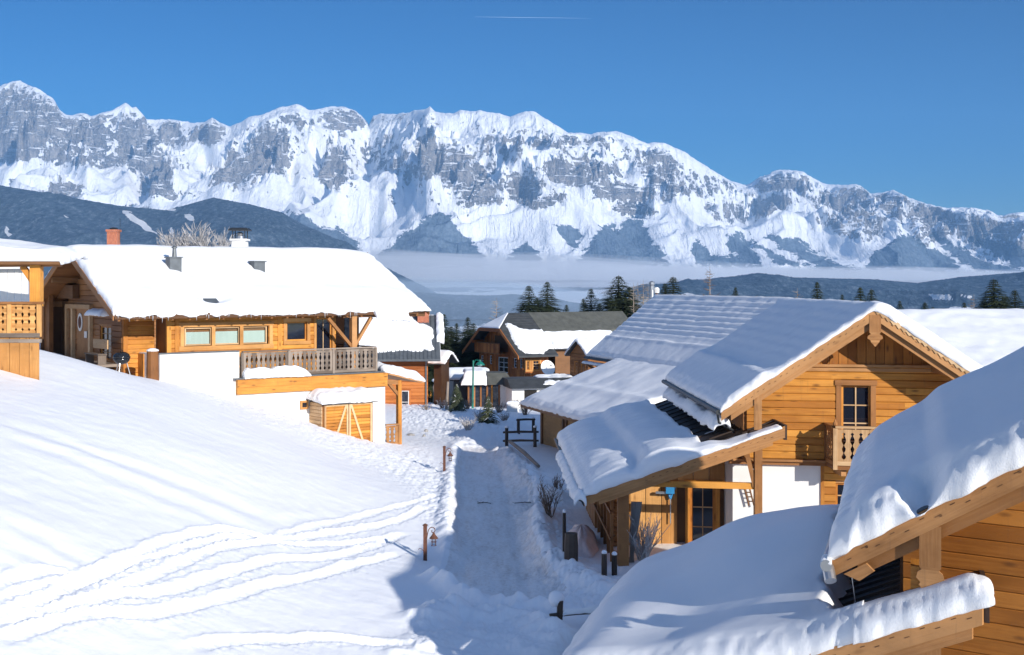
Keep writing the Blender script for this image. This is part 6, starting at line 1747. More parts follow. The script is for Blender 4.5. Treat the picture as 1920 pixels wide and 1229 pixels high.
def others():
    # H: wooden house with ribbed roof behind the long chalet
    fr = Fr((W(826, 0, 88)[0]-10.5, 87.0), (.995, .09), (-.09, .995))
    S = fr.s_at(826, 0)
    ze, sl, Wd = -5.2, .73, 8.0
    SN = [(560, 590), (800, 590), (775, 602), (783, 608), (792, 610), (805, 613), (811, 622), (811, 633), (806, 645), (798, 650), (805, 660), (800, 662), (790, 655), (770, 659), (700, 657), (700, 654), (760, 652), (796, 652), (690, 651), (560, 660)]
    SN = [(560, 594), (772, 597), (778, 604), (786, 609), (800, 612), (811, 617), (812, 630), (808, 640), (812, 655), (803, 658), (797, 653), (788, 659), (760, 656), (700, 661), (560, 662)]
    zr = ze+Wd/2*sl
    def tf(la, lb, LA, LB, X, Y):
        z = np.where(la < LA/2, ze+la/(LA/2)*(zr-ze), zr-(la-LA/2)/(LA/2)*(zr-ze)); px, py = pxy(X, Y, z)
        m = polymask(px+1.4*perlin(X*3, Y*3, 3), py+1.5*perlin(X*4, Y*4, 5), SN, 2.4)
        gap = np.exp(-((py-650.5)/1.6)**2)*(.5+.9*perlin(X*2.6, X*0, 9))*(px < 790)
        m = np.where(la > LA/2+.2, 1.0, m-gap)
        return m*.32-.10
    t, rf, zr = simple_house('wooden_house', 'orange timber house with a ribbed grey roof half under snow, right behind the long chalet', 'house', fr, S, Wd, ze, sl, -9.2, 'wood_red', tf=tf, roofmat='metal_grey', edges=(0, 0, 0, 1), inset=.9, seed=71)
    mb = MB()
    for s in np.arange(.2, S, .28): mb.beam(fr.p(s, 0, ze+.02), fr.p(s, Wd/2, zr+.02), .05, .06)
    mb.build('rib', 'metal_grey', rf)
    snow_sheet('verge_snow', M['snow_roof'], t, [fr.p(S-.12, 1.6, ze+1.6*sl), fr.p(S-.12, Wd/2, zr)], [fr.p(S+.25, 1.6, ze+1.6*sl-.1), fr.p(S+.25, Wd/2, zr-.1)], T=.45, R=.25, bulge=.12, nz=.06, nscale=.5, rag=.05, res=.07, sag=.1)
    mb = MB(); s = fr.s_at(792, 3.6); mb.box(fr.p(s-.35, 3.3, zr-1), fr.v*.8, fr.u*.8, UP*1.5); ch = mb.build('chimney', 'brick', t)
    mb = MB(); s = fr.s_at(799, -.06); mb.tube([fr.p(s, -.1, ze-.1), fr.p(s, .8, ze-.5), fr.p(s, .8, -9)], .06, 6); mb.tube([fr.p(-.1, -.08, ze-.08), fr.p(S, -.08, ze-.08)], .07, 6); mb.build('downpipe', 'metal_grey', t)
    a = fr.s_at(752, .9); window(t, fr.p(a, .77, 0), fr.v, -fr.u, .55, -9.0, -7.4, 1, 2, frame=.06, casing=.1, casmat='wood_red', name='window', bar='white_paint', mat='white_paint')
    # small snowy gable behind it
    fr = Fr((W(806, 0, 93)[0]-.4, 93.5), (.93, -.36), (.36, .93))
    simple_house('brown_shed', 'low brown shed with thick snow roof between the orange house and the lodge', 'shed', fr, 1.6, 2.4, -5.8, .62, -9.6, 'shaded_boards', T=.30, seed=72, inset=.5)
    fr = Fr((W(845, 0, 97)[0], 96), (.98, .2), (-.2, .98))
    simple_house('blue_shed', 'low bluish-grey shed under flat snow behind the green street lamp', 'shed', fr, 3.2, 3.6, -7.2, .35, -10.2, 'metal_grey', T=.22, seed=73, inset=.3)
    # cabin right of the lodge
    fr = Fr((W(1100, 0, 93)[0], 92), (.863, .505), (-.505, .863))
    tc, rf, zr = simple_house('gabled_cabin', 'small brown gabled cabin with twin windows, right of the lodge and above the snowy lean-to', 'cabin', fr, 4.0, 3.0, -5.25, .78, -8.9, 'wood_brown', T=.22, seed=74, inset=.3, R_=.2)
    for d in (.65, 1.55): window(tc, fr.p(.25, d, 0), fr.u, -fr.v, .5, -6.6, -5.7, 2, 2, frame=.05, casing=.07, casmat='wood_brown', bar='wood_pale')
    # pavilion in front of the lodge
    fr = Fr((W(875, 0, 93)[0], 93.0), (.995, .1), (-.1, .995))
    S = fr.s_at(957, 0); z0 = -10.0; zt = -7.35
    pv = thing('garden_pavilion', 'glazed garden pavilion below the lodge, low grey roof with snow on its left half', 'pavilion', fr.p(S/2, 1.5, -9.2))
    sm_ = fr.s_at(915, -.3)
    def hip(s0, s1, name, mat):
        mb = MB(); mb.hexa([fr.p(s0, -.4, zt), fr.p(s1, -.4, zt), fr.p(s1, 3.4, zt), fr.p(s0, 3.4, zt), fr.p(s0+(.5 if s0 < 0 else 0), .5, zt+.8), fr.p(s1-(.5 if s1 > S else 0), .5, zt+.8), fr.p(s1-(.5 if s1 > S else 0), 2.5, zt+.8), fr.p(s0+(.5 if s0 < 0 else 0), 2.5, zt+.8)])
        return mb.build(name, mat, pv)
    hip(-.4, sm_, 'roof', 'roof_dark'); hip(sm_+.003, S+.3, 'roof', 'roof_olive')
    snow_sheet('snow', M['snow_roof'], pv, [fr.p(-.42, -.42, zt+.02), fr.p(-.1, .5, zt+.82), fr.p(-.1, 2.5, zt+.82)], [fr.p(sm_-.1, -.42, zt+.02), fr.p(sm_-.1, .5, zt+.82), fr.p(sm_-.1, 2.5, zt+.82)], T=.2, R=.2, bulge=.04, nz=.04, nscale=.5, rag=.04, res=.07)
    a = fr.s_at(937, 0)
    mb = MB(); mb.box(fr.p(a, 0, z0), fr.v*(S-a), fr.u*2.8, UP*(zt-z0)); mb.build('wall', 'plaster', pv)
    mb = MB(); mb.box(fr.p(.1, .15, z0), fr.v*(a-.1), fr.u*2.5, UP*(zt-z0)); mb.build('glazing', 'window_glass', pv)
    for px in (877, 888, 900, 912, 921, 935):
        mb = MB(); s = fr.s_at(px, 0); mb.box(fr.p(s, 0, z0), fr.v*.12, fr.u*.14, UP*(zt-z0)); mb.build('post', 'wood_brown' if px != 921 else 'wood_orange', pv)
    mb = MB(); mb.box(fr.p(0, -.01, z0), fr.v*a, fr.u*.12, UP*.75); mb.build('sill_wall', 'wood_brown', pv)
    # stone terrace wall and low roof right of it
    fr2 = Fr((W(960, 0, 91)[0], 91.0), (.98, .2), (-.2, .98))
    tw = thing('terrace_hut', 'low plaster hut with flat slate roof right of the garden pavilion', 'hut', fr2.p(2, 1.5, -9.2))
    mb = MB(); mb.box(fr2.p(0, 0, -10.2), fr2.v*4.6, fr2.u*3, UP*2.75); mb.build('wall', 'plaster', tw)
    mb = MB(); mb.hexa([fr2.p(-.2, -.5, -7.45), fr2.p(5.2, -.5, -7.45), fr2.p(5.2, 3, -7.45), fr2.p(-.2, 3, -7.45), fr2.p(-.2, .6, -6.85), fr2.p(5.2, .6, -6.85), fr2.p(5.2, 3, -6.85), fr2.p(-.2, 3, -6.85)]); mb.build('roof', 'roof_dark', tw)
    mb = MB(); mb.box(fr2.p(.9, -.03, -9.8), fr2.v*.9, fr2.u*.05, UP*2.2); mb.build('door', 'dark_void', tw)
    snow_sheet('snow', M['snow_roof'], tw, [fr2.p(2.2, -.1, -7.25), fr2.p(2.2, 3, -6.85)], [fr2.p(5.2, -.1, -7.25), fr2.p(5.2, 3, -6.85)], T=.2, R=.4, bulge=.03, nz=.07, nscale=.6, rag=.06, res=.08)
    # right of B: wide white roof
    fr = Fr((W(1680, 0, 47)[0], 46.5), (.999, .03), (-.03, .999))
    simple_house('snow_covered_house', 'house under a wide smooth sunlit snow roof behind the right verge of the golden chalet', 'house', fr, 16, 18, -4.2, .30, -8.8, 'wood_brown', T=.45, seed=75, inset=.8, R_=.5)
    # chimney house behind the long chalet
    fr = Fr((W(205, 0, 78)[0], 76), (.80, .6), (-.6, .8))
    tn, rf, zr = simple_house('neighbour_house', 'house almost hidden behind the long snow roof, only its snowy ridge and brick chimney showing', 'house', fr, 5, 7.5, -.2, .6, -4.5, 'wood_brown', T=.35, seed=76, inset=.6)
    c = W(213, 0, 79); zc = (HY-431)/F*79
    mb = MB(); mb.box(V3(c[0]-.32, c[1]-.3, 1.0), V3(.64, 0, 0), V3(0, .6, 0), V3(0, 0, zc-1.0)); mb.box(V3(c[0]-.38, c[1]-.36, zc-.14), V3(.76, 0, 0), V3(0, .72, 0), V3(0, 0, .14)); ch = mb.build('chimney', 'brick', tn)
    mb = MB(); mb.lathe(V3(c[0], c[1], zc), [(.22, 0), (.28, .06), (.1, .14)], 8); mb.tube([V3(c[0]+.4, c[1], zc-.8), V3(c[0]+.4, c[1], zc+.7)], .012, 4); mb.build('cowl', 'metal_dark', ch)
others()

def house_L():
    t = thing('left_chalet', 'chalet corner at the left edge with pierced balcony boards and rounded snow on its eave', 'chalet', V3(-17.5, 44, -3.1))
    Y = 42.0
    X = lambda px, y=Y: (px-CX)/F*y
    Z = lambda py, y=Y: (HY-py)/F*y
    x1 = X(113)
    dk = [V3(x1, Y, Z(489)), V3(x1-5, Y-.4, Z(489)), V3(x1-5, Y+2.4, Z(489)+.5), V3(x1, Y+2.4, Z(489)+.25)]
    mb = MB(); mb.prism(dk, V3(0, 0, -.13)); mb.build('roof', 'wood_dark', t)
    mb = MB(); mb.beam(V3(x1-5, Y+.35, Z(497)), V3(x1-.1, Y+.4, Z(494)), .2, .2); mb.build('eave_beam', 'wood_brown', t)
    snow_sheet('snow', M['snow_roof'], t, [dk[1]+V3(0, -.02, 0), dk[0]+V3(.02, -.02, 0)], [dk[2], dk[3]], R=(.5, 1.2, .3, .5), edges=(0, 1, 1, 1), bulge=.12, tf=lambda la, lb, LA, LB, X_, Y_: .36+.36*sm(0, 1, lb*0+(1-np.clip((X_-(x1-5))/5.0, 0, 1))), nz=.05, nscale=1.2, rag=.06, seed=81, res=.07, sag=.08)
    mb = MB(); mb.box(V3(X(51), Y+.2, Z(575)), V3(.34, 0, 0), V3(0, .34, 0), V3(0, 0, Z(497)-Z(575))); mb.build('balcony_post', 'wood_orange', t)
    mb = MB(); mb.beam(V3(X(58), Y+.38, Z(534)), V3(X(34), Y+.38, Z(499)), .16, .18); mb.each('brace', 'wood_orange', t)
    mb = MB(); vboards(mb, V3(X(-120, 48), 48, 0), V3(X(54, 48), 48, 0), V3(0, -1, 0), Z(650, 48), Z(503, 48), .26, .03, .02); mb.build('pale_cladding', 'white_panel', t)
    mb = MB(); mb.box(V3(X(-120, 48), 47.7, Z(505, 48)), V3(X(55, 48)-X(-120, 48), 0, 0), V3(0, .5, 0), V3(0, 0, .05)); mb.build('cladding_cap', 'metal_grey', t)
    snow_sheet('ledge_snow', M['snow_roof'], t, [V3(X(-120, 48), 47.65, Z(503.5, 48)), V3(X(-120, 48), 48.2, Z(503.5, 48))], [V3(X(55, 48), 47.65, Z(503.5, 48)), V3(X(55, 48), 48.2, Z(503.5, 48))], T=.16, R=.14, bulge=.02, res=.06)
    # balcony panel with pierced boards
    x0, xe = X(-130), X(76)
    zt, zb = Z(570), Z(626)
    k = 0; mb = MB(); x = x0; bw = .215
    n = int((xe-x0)/bw)
    for i in range(n):
        a = x0+i*bw
        mb_ = [(0, .5), (.08, .5), (.14, .30), (.20, .5), (.30, .5), (.36, .36), (.42, .28), (.48, .5), (.54, .5), (.60, .36), (.66, .28), (.72, .5), (.80, .5), (.86, .32), (.92, .5), (1, .5)]
        c = V3(a+bw/2, Y, 0)
        for p, q in zip(mb_[:-1], mb_[1:]):
            w0, w1 = bw*(p[1]-.01), bw*(q[1]-.01)
            mb.prism([c+V3(-w0, 0, zb+(zt-zb)*p[0]), c+V3(w0, 0, zb+(zt-zb)*p[0]), c+V3(w1, 0, zb+(zt-zb)*q[0]), c+V3(-w1, 0, zb+(zt-zb)*q[0])], V3(0, .035, 0))
    rl = mb.build('balcony_railing', 'wood_pale_orange', t)
    mb = MB(); mb.beam(V3(x0, Y, zt+.03), V3(xe+.1, Y, zt+.03), .16, .08); mb.build('handrail', 'wood_brown', rl)
    for px in (73.5, 18):
        mb = MB(); mb.box(V3(X(px)-.07, Y-.05, zb-.1), V3(.14, 0, 0), V3(0, .1, 0), V3(0, 0, zt-zb+.1)); mb.build('post', 'wood_pale_orange', rl)
    mb = MB(); mb.box(V3(x0, Y-.06, Z(633)), V3(xe-x0, 0, 0), V3(0, .14, 0), V3(0, 0, .14)); mb.box(V3(x0, Y-.02, Z(643)), V3(xe-x0, 0, 0), V3(0, .14, 0), V3(0, 0, .12)); mb.build('balcony_beam', 'wood_grey', t)
    mb = MB(); vboards(mb, V3(x0, Y+.05, 0), V3(xe-.05, Y+.05, 0), V3(0, -1, 0), -3.9, Z(628), .33, .05, .015); mb.build('lower_boards', 'wood_pale_orange', t)
    mb = MB(); mb.box(V3(x0, Y+.5, zb-.2), V3(xe-x0-.1, 0, 0), V3(0, .05, 0), V3(0, 0, zt-zb+.1)); mb.build('dark_backing', 'wood_dark', t)  # dark sheet added behind the pierced boards so the holes look shaded
    mb = MB(); mb.box(V3(x0, Y+.12, -4.0), V3(xe-x0-.6, 0, 0), V3(0, .5, 0), V3(0, 0, 4.0+Z(640))); mb.build('balcony_floor', 'wood_dark', t)
house_L()
# ================================================================== TREES
def conifer_mesh(h, Rr, seed, frost=False, twin=0):
    rnd = random.Random(seed)
    tr = MB(); tr.tube([V3(0, 0, 0), V3(0, 0, h*.5), V3(0, 0, h*.99)], [h*.014, h*.009, .01], 6)
    vs = []; fs = []; rn = []
    stems = [(0, 0, h, 1.0)]
    if twin: stems.append((Rr*.55, Rr*.2, h*twin, .75))
    for (ox, oy, hh, rs) in stems:
        nl = int(hh/ .42); z = hh*.06
        while z < hh*.985:
            t = z/hh
            r = Rr*rs*1.5*((1-t)**.9)*(1 if t > .12 else .6+t*3.3)+.04
            nb = int(6+5*(1-t)+rnd.random()*2)
            a0 = rnd.random()*6.28
            for b in range(nb):
                a = a0+6.28*b/nb+rnd.uniform(-.35, .35); L = r*rnd.uniform(.72, 1.18)
                droop = L*(.12+.30*(1-t))+rnd.uniform(-.1, .1)*L; dx, dy = math.cos(a), math.sin(a)
                tone = rnd.random()
                ns = max(2, int(L/.32))
                for k in range(ns):
                    f0 = (k+.25)/ns; f1 = min(1.06, f0+1.35/ns)
                    for sd in (-1, 1, 0):
                        w = .10+.15*(1-t)+.24*L*(1-f0)*rnd.uniform(.7, 1.3)
                        c0 = V3(ox+dx*L*f0, oy+dy*L*f0, z-droop*f0**1.5+.12*L*f0)
                        tip = V3(ox+dx*L*f1-dy*sd*w*1.5, oy+dy*L*f1+dx*sd*w*1.5, z-droop*f1**1.5+.12*L*f1-(.10+.16*rnd.random())*(1 if sd else .3))
                        side = V3(-dy*w*.55, dx*w*.55, 0) if sd == 0 else V3(dx*w*.5, dy*w*.5, -w*.35)
                        i = len(vs); vs += [c0-side*.5, c0+side*.5, tip]; fs.append([i, i+1, i+2]); rn.append(min(1, max(0, tone*.6+rnd.random()*.4)))
            z += rnd.uniform(.22, .36)*(1.1-.45*t)*max(.6, h/14)
    return tr, (np.array(vs), fs, rn)
def crown_obj(name, data, mat, parent):
    vs, fs, rn = data
    me = bpy.data.meshes.new(name); me.from_pydata(vs.tolist(), [], fs); me.materials.append(M[mat])
    at = me.attributes.new('rnd', 'FLOAT', 'FACE'); at.data.foreach_set('value', np.array(rn, np.float32))
    o = bpy.data.objects.new(name, me); COL.objects.link(o); o.parent = parent; return o
def tree_proto(name, label, h, Rr, seed, mat='needles', twin=0):
    t = thing(name, label, 'spruce tree', (0, 0, 0))
    tr, cr = conifer_mesh(h, Rr, seed, twin=twin)
    tr.build('trunk', 'bark', t); crown_obj('crown', cr, mat, t)
    return t
def bare_mesh(h, seed, spread=.5, levels=5, lean=0, larch=False, r0=None, rmin=0.0, kids=(2, 4)):
    rnd = random.Random(seed); tr = MB(); tw = MB()
    if larch:
        r0 = r0 or h*.012
        tr.tube([V3(0, 0, 0), V3(0, 0, h*.6), V3(0, 0, h)], [r0, r0*.6, .01], 6)
        z = h*.22
        while z < h*.97:
            t = z/h; L0 = h*spread*.5*(1-t)**.8+.12
            for b in range(rnd.randint(3, 5)):
                a = rnd.random()*6.28; L = L0*rnd.uniform(.6, 1.1); d = V3(math.cos(a), math.sin(a), rnd.uniform(-.1, .35))
                p = V3(0, 0, z); q = p+d*L*.5; e = q+V3(d[0], d[1], d[2]+.25)*L*.5
                tw.tube([p, q, e], [.022, .014, .005], 3, cap=False)
                for k in range(int(3+L*3)):
                    f = rnd.random(); s = p+(e-p)*f; dd = nrm([d[0]+rnd.uniform(-1, 1), d[1]+rnd.uniform(-1, 1), rnd.uniform(-.5, .6)])
                    tw.tube([s, s+dd*rnd.uniform(.15, .45)], [.012, .004], 3, cap=False)
            z += rnd.uniform(.2, .4)*max(.6, h/12)
        return tr, tw
    def rec(p, d, L, r, lv):
        n = 3; pts = [p]; q = p; dd = d
        for i in range(n):
            dd = nrm(dd+np.array([rnd.uniform(-.16, .16), rnd.uniform(-.16, .16), rnd.uniform(-.03, .14)])); q = q+dd*L/n; pts.append(q)
        (tr if lv >= levels-1 else tw).tube(pts, [max(rmin, r), max(rmin, r*.88), max(rmin, r*.76), max(rmin*.7, r*.62)], 6 if lv >= levels-1 else 3, cap=False)
        if lv == 0: return
        for k in range(rnd.randint(*kids) if lv < levels else rnd.randint(3, 4)):
            a = rnd.random()*6.28; s = rnd.uniform(.35, .8)*spread*1.5
            nd_ = nrm(dd+np.array([math.cos(a)*s, math.sin(a)*s, rnd.uniform(-.1, .3)]))
            st = pts[rnd.choice([2, 3, 3, 3])]
            rec(st, nd_, L*rnd.uniform(.58, .85), r*.58, lv-1)
    rec(V3(0, 0, 0), V3(lean, 0, 1), h*.30, r0 or h*.022, levels)
    return tr, tw
def bare_tree(name, label, cat, loc, h, seed, mats=('bark_pale', 'twig_frost'), **kw):
    t = thing(name, label, cat, loc)
    tr, tw = bare_mesh(h, seed, **kw)
    off = np.array(loc, float)
    k_ = h/max(p[2] for p in tr.v+tw.v)
    for m in (tr, tw): m.v = [tuple(np.array(p)*k_) for p in m.v]
    for m in (tr, tw): m.v = [tuple(np.array(p)+off) for p in m.v]
    tr.build('trunk', mats[0], t); 
    if tw.v: tw.build('crown', mats[1], t)
    return t
PROT = [tree_proto('spruce', 'x', 13, 3.3, 1), tree_proto('spruce', 'x', 13, 3.0, 2), tree_proto('spruce', 'x', 12, 3.2, 3, twin=.82), tree_proto('spruce', 'x', 12, 2.6, 4)]
SPR = [  # px, top row, distance, proto, width factor, label
    (992, 532, 140, 0, 1.0, 'dark spruce behind the lodge ridge, left one of the close pair'),
    (1026, 526, 143, 1, 1.05, 'dark spruce behind the lodge ridge, right one of the close pair'),
    (1062, 569, 150, 3, .8, 'short spruce tip right of the close pair behind the lodge ridge'),
    (1108, 539, 138, 1, .9, 'slender black-green spruce midway between the close pair and the tallest one'),
    (1094, 557, 150, 3, .8, 'lower spruce half hidden at the left of the slender one above the grey ridge'),
    (1160, 514, 135, 2, 1.3, 'tallest and widest spruce above the dark olive roof, with a second leader'),
    (1124, 566, 160, 3, .8, 'small spruce tip left of the tallest spruce'),
    (1262, 515, 122, 0, 1.0, 'dark spruce rising just right of the steel flue'),
    (1247, 528, 126, 3, .9, 'lower spruce leaning against the one right of the steel flue'),
    (1379, 535, 130, 3, .6, 'narrow spruce tip over the middle of the rippled snow ridge'),
    (1419, 551, 135, 3, .6, 'tiny spruce tip left of the golden chalet ridge'),
    (1532, 526, 120, 1, .75, 'dark spruce tip above the left half of the golden chalet ridge'),
    (1579, 549, 128, 3, .6, 'very small spruce tip above the middle of the golden chalet ridge'),
    (1613, 536, 122, 1, .8, 'left of two spruce tips close to the golden chalet gable peak'),
    (1634, 539, 126, 0, .85, 'right of two spruce tips close to the golden chalet gable peak'),
    (1687, 561, 125, 3, .7, 'small spruce tip just over the snow right of the golden gable peak'),
    (1734, 564, 128, 3, .9, 'left of two small spruces over the wide white roof'),
    (1749, 573, 130, 3, .8, 'right and lower of two small spruces over the wide white roof'),
    (1808, 565, 126, 1, .75, 'small spruce left of the big dark one at the right edge'),
    (1863, 520, 118, 2, 1.05, 'big dark spruce near the right edge behind the wide white roof'),
    (1903, 540, 120, 0, 1.0, 'spruce at the right edge beside the big dark one'),
    (833, 587, 118, 1, .8, 'tall spruce in the dark group left of the lodge, leftmost of the three peaks'),
    (856, 604, 122, 3, .9, 'middle and lower spruce of the dark group left of the lodge'),
    (877, 592, 116, 0, .8, 'spruce in the dark group nearest the lodge gable'),
    (903, 618, 124, 0, .9, 'dark spruce standing right behind the lodge gable'),
    (846, 611, 112, 1, 1.2, 'broad spruce low in the dark group between the orange house and the lodge'),
    (888, 604, 110, 2, 1.0, 'double-topped spruce close to the left side of the lodge gable'),
    (822, 600, 108, 3, 1.1, 'spruce partly behind the snowy verge of the orange house'),
    (1180, 536, 142, 1, 1.2, 'lower spruce joined to the right side of the tallest spruce'),
    (1008, 556, 152, 3, 1.3, 'low spruce filling the notch between the close pair'),
    (1885, 552, 124, 3, 1.4, 'low spruce between the two dark ones at the right edge'),
    (1845, 560, 128, 3, 1.2, 'low spruce hugging the left side of the big dark one at the right'),
    (868, 640, 110, 3, .9, 'low dark spruce filling the gap beside the lodge eave')]
used = set()
for px, py, Yd, pi, wf, lab in SPR:
    X = (px-CX)/F*Yd; zt = (HY-py)/F*Yd; zg = gz(X, Yd)-.3
    P = PROT[pi]
    o = P if pi not in used else copy_tree(P)
    used.add(pi)
    s = (zt-zg)/(13 if pi < 2 else 12)
    o.location = (X, Yd, zg); o.scale = (s*wf*1.55, s*wf*1.55, s); o.rotation_euler = (0, 0, random.random()*6)
    o['label'] = lab+', green needles' if len(lab.split()) < 4 else lab
    o['category'] = 'spruce tree'; o['group'] = 'dark spruces beyond the village roofs'
def at(px, py, Yd): 
    X = (px-CX)/F*Yd; return V3(X, Yd, gz(X, Yd)), (HY-py)/F*Yd
for i, (px, py, Yd, wf, lab) in enumerate([(931, 559, 150, .5, 'pale leafless larch behind the left end of the lodge roof'), (1331, 499, 118, .42, 'tall leafless larch with level branches above the rippled snow ridge'), (1495, 540, 125, .35, 'small leafless tree over the golden chalet roof'),
        (1826, 552, 130, .5, 'leafless brownish tree left of the big dark spruce'), (1196, 528, 140, .4, 'leftmost beige larch of the clump by the steel flue'), (1206, 524, 137, .45, 'middle beige larch of the clump by the steel flue'), (1215, 531, 139, .4, 'rightmost beige larch of the clump by the steel flue'), (1188, 531, 131, .2, 'thin bare trunk at the left of the beige larch clump')]):
    b, zt = at(px, py, Yd); bare_tree('larch', lab, 'larch tree', b, zt-b[2], 30+i, mats=('bark_pale', 'twig_brown' if i in (1, 3) else 'larch_twig'), spread=wf, larch=True)
b, zt = at(372, 412, 84); 
bare_tree('frosted_tree', 'wide leafless frosted tree behind the ridge of the long chalet', 'tree', b-UP*.5, zt-b[2]+.5, 5, mats=('bark_pale', 'twig_grey'), spread=.72, levels=6, rmin=.017, kids=(3, 4))
# small young trees and bushes in the village
def mini(px, pyt, pyb, seed, w, label, mat='needles_frosty', name='young_spruce'):
    g = hit(px, pyb); g[2] = gz(g[0], g[1]); h = (pyb-pyt)/F*g[1]
    t = thing(name, label, 'young spruce', g)
    tr, (vs, fs, rn) = conifer_mesh(2.6, w, seed); s = h/2.6
    tr.v = [tuple(np.array(p)*s+g) for p in tr.v]; tr.build('trunk', 'bark_pale', t); crown_obj('crown', (vs*s, fs, rn), mat, t)
mini(856, 722, 773, 11, .85, 'frosty young spruce standing in the snow left of the green street lamp')
mini(915, 748, 800, 12, .8, 'frosted young spruce in the shade just right of the green street lamp')
mini(610*0+806, 700, 745, 13, .5, 'slim dark green young spruce beside the corner of the orange house', 'needles')
def shrub(px, py, h, seed, label, mats=('twig_brown', 'twig_frost'), n=16, spread=.6, name='shrub', Yd=None, levels=2):
    g = hit(px, py) if Yd is None else V3((px-CX)/F*Yd, Yd, 0); g[2] = gz(g[0], g[1])
    rnd = random.Random(seed); t = thing(name, label, 'shrub', g)
    a_, b_ = MB(), MB()
    for i in range(n):
        a = rnd.random()*6.28; s = rnd.uniform(.1, spread); d = nrm([math.cos(a)*s, math.sin(a)*s, 1]); L = h*rnd.uniform(.5, 1)
        p = g+V3(rnd.uniform(-.12, .12), rnd.uniform(-.12, .12), -.05); m = p+d*L*.55; e = m+nrm(d+np.array([math.cos(a)*.4*s, math.sin(a)*.4*s, .1]))*L*.45
        a_.tube([p, m, e], [.016, .011, .005], 4, cap=False)
        for k in range(7):
            f = rnd.uniform(.25, 1); q = p+(m-p)*min(1, f*1.8) if f < .55 else m+(e-m)*(f-.55)/.45
            dd = nrm(d+np.array([rnd.uniform(-1, 1), rnd.uniform(-1, 1), rnd.uniform(-.2, .7)])); l = rnd.uniform(.1, .28)*h
            b_.tube([q, q+dd*l*.6, q+dd*l+V3(0, 0, -.02)], [.008, .006, .003], 3, cap=False)
            b_.tube([q+dd*l*.5, q+dd*l*.5+nrm(dd+np.array([rnd.uniform(-1, 1), rnd.uniform(-1, 1), .2]))*l*.5], [.006, .003], 3, cap=False)
    a_.build('stems', mats[0], t); b_.build('twigs', mats[1], t)
shrub(1030, 978, 1.35, 1, 'brown leafless shrub on the snowbank where the road passes the porch', ('twig_brown', 'twig_brown'), 18, .5)
shrub(1205, 1052, 1.3, 2, 'frost-white bush in front of the golden chalet porch', ('twig_frost', 'twig_frost'), 44, .9)
shrub(1050, 715, 2.0, 3, 'frosted bush against the lodge wall right of the satellite dish', ('twig_brown', 'twig_frost'), 50, .8, Yd=95)
shrub(1082, 722, 1.5, 4, 'snowy bush below the small gabled cabin', ('twig_brown', 'twig_frost'), 40, .9, Yd=90)
shrub(878, 812, .9, 5, 'low frosted shrubs on the shaded snow mound by the road bend', ('twig_frost', 'twig_frost'), 36, 1.1)
shrub(936, 776, .9, 6, 'small green-grey shrub in sunlit snow in front of the pavilion', ('twig_brown', 'larch_twig'), 30, .9)
shrub(966, 768, 1.0, 7, 'leafless shrub in sunlit snow in front of the low plaster hut', ('twig_brown', 'twig_frost'), 26, .8)

shrub(900, 790, .8, 8, 'frosted twiggy shrub on the sunlit snow left of the log fence', ('twig_brown', 'twig_frost'), 26, .9)
shrub(946, 797, .7, 9, 'low snowy shrub between the young spruce and the farther fence piece', ('twig_brown', 'twig_frost'), 24, 1.0)
shrub(875, 770, .8, 10, 'small bare shrub at the foot of the green street lamp', ('twig_brown', 'larch_twig'), 22, .8)
shrub(828, 768, .7, 11, 'tiny frosted shrub left of the grey wooden pole', ('twig_brown', 'twig_frost'), 20, .8)
shrub(985, 778, 1.0, 12, 'brownish shrub near the tip of the snowy lean-to', ('twig_brown', 'twig_brown'), 26, .7)
shrub(1046, 925, .7, 13, 'thin leafless twigs poking from the plowed bank above the porch gutter', ('twig_brown', 'twig_brown'), 12, .6)
shrub(800, 770, .6, 14, 'small brown twigs in the snow below the orange house wall', ('twig_brown', 'larch_twig'), 16, .8)
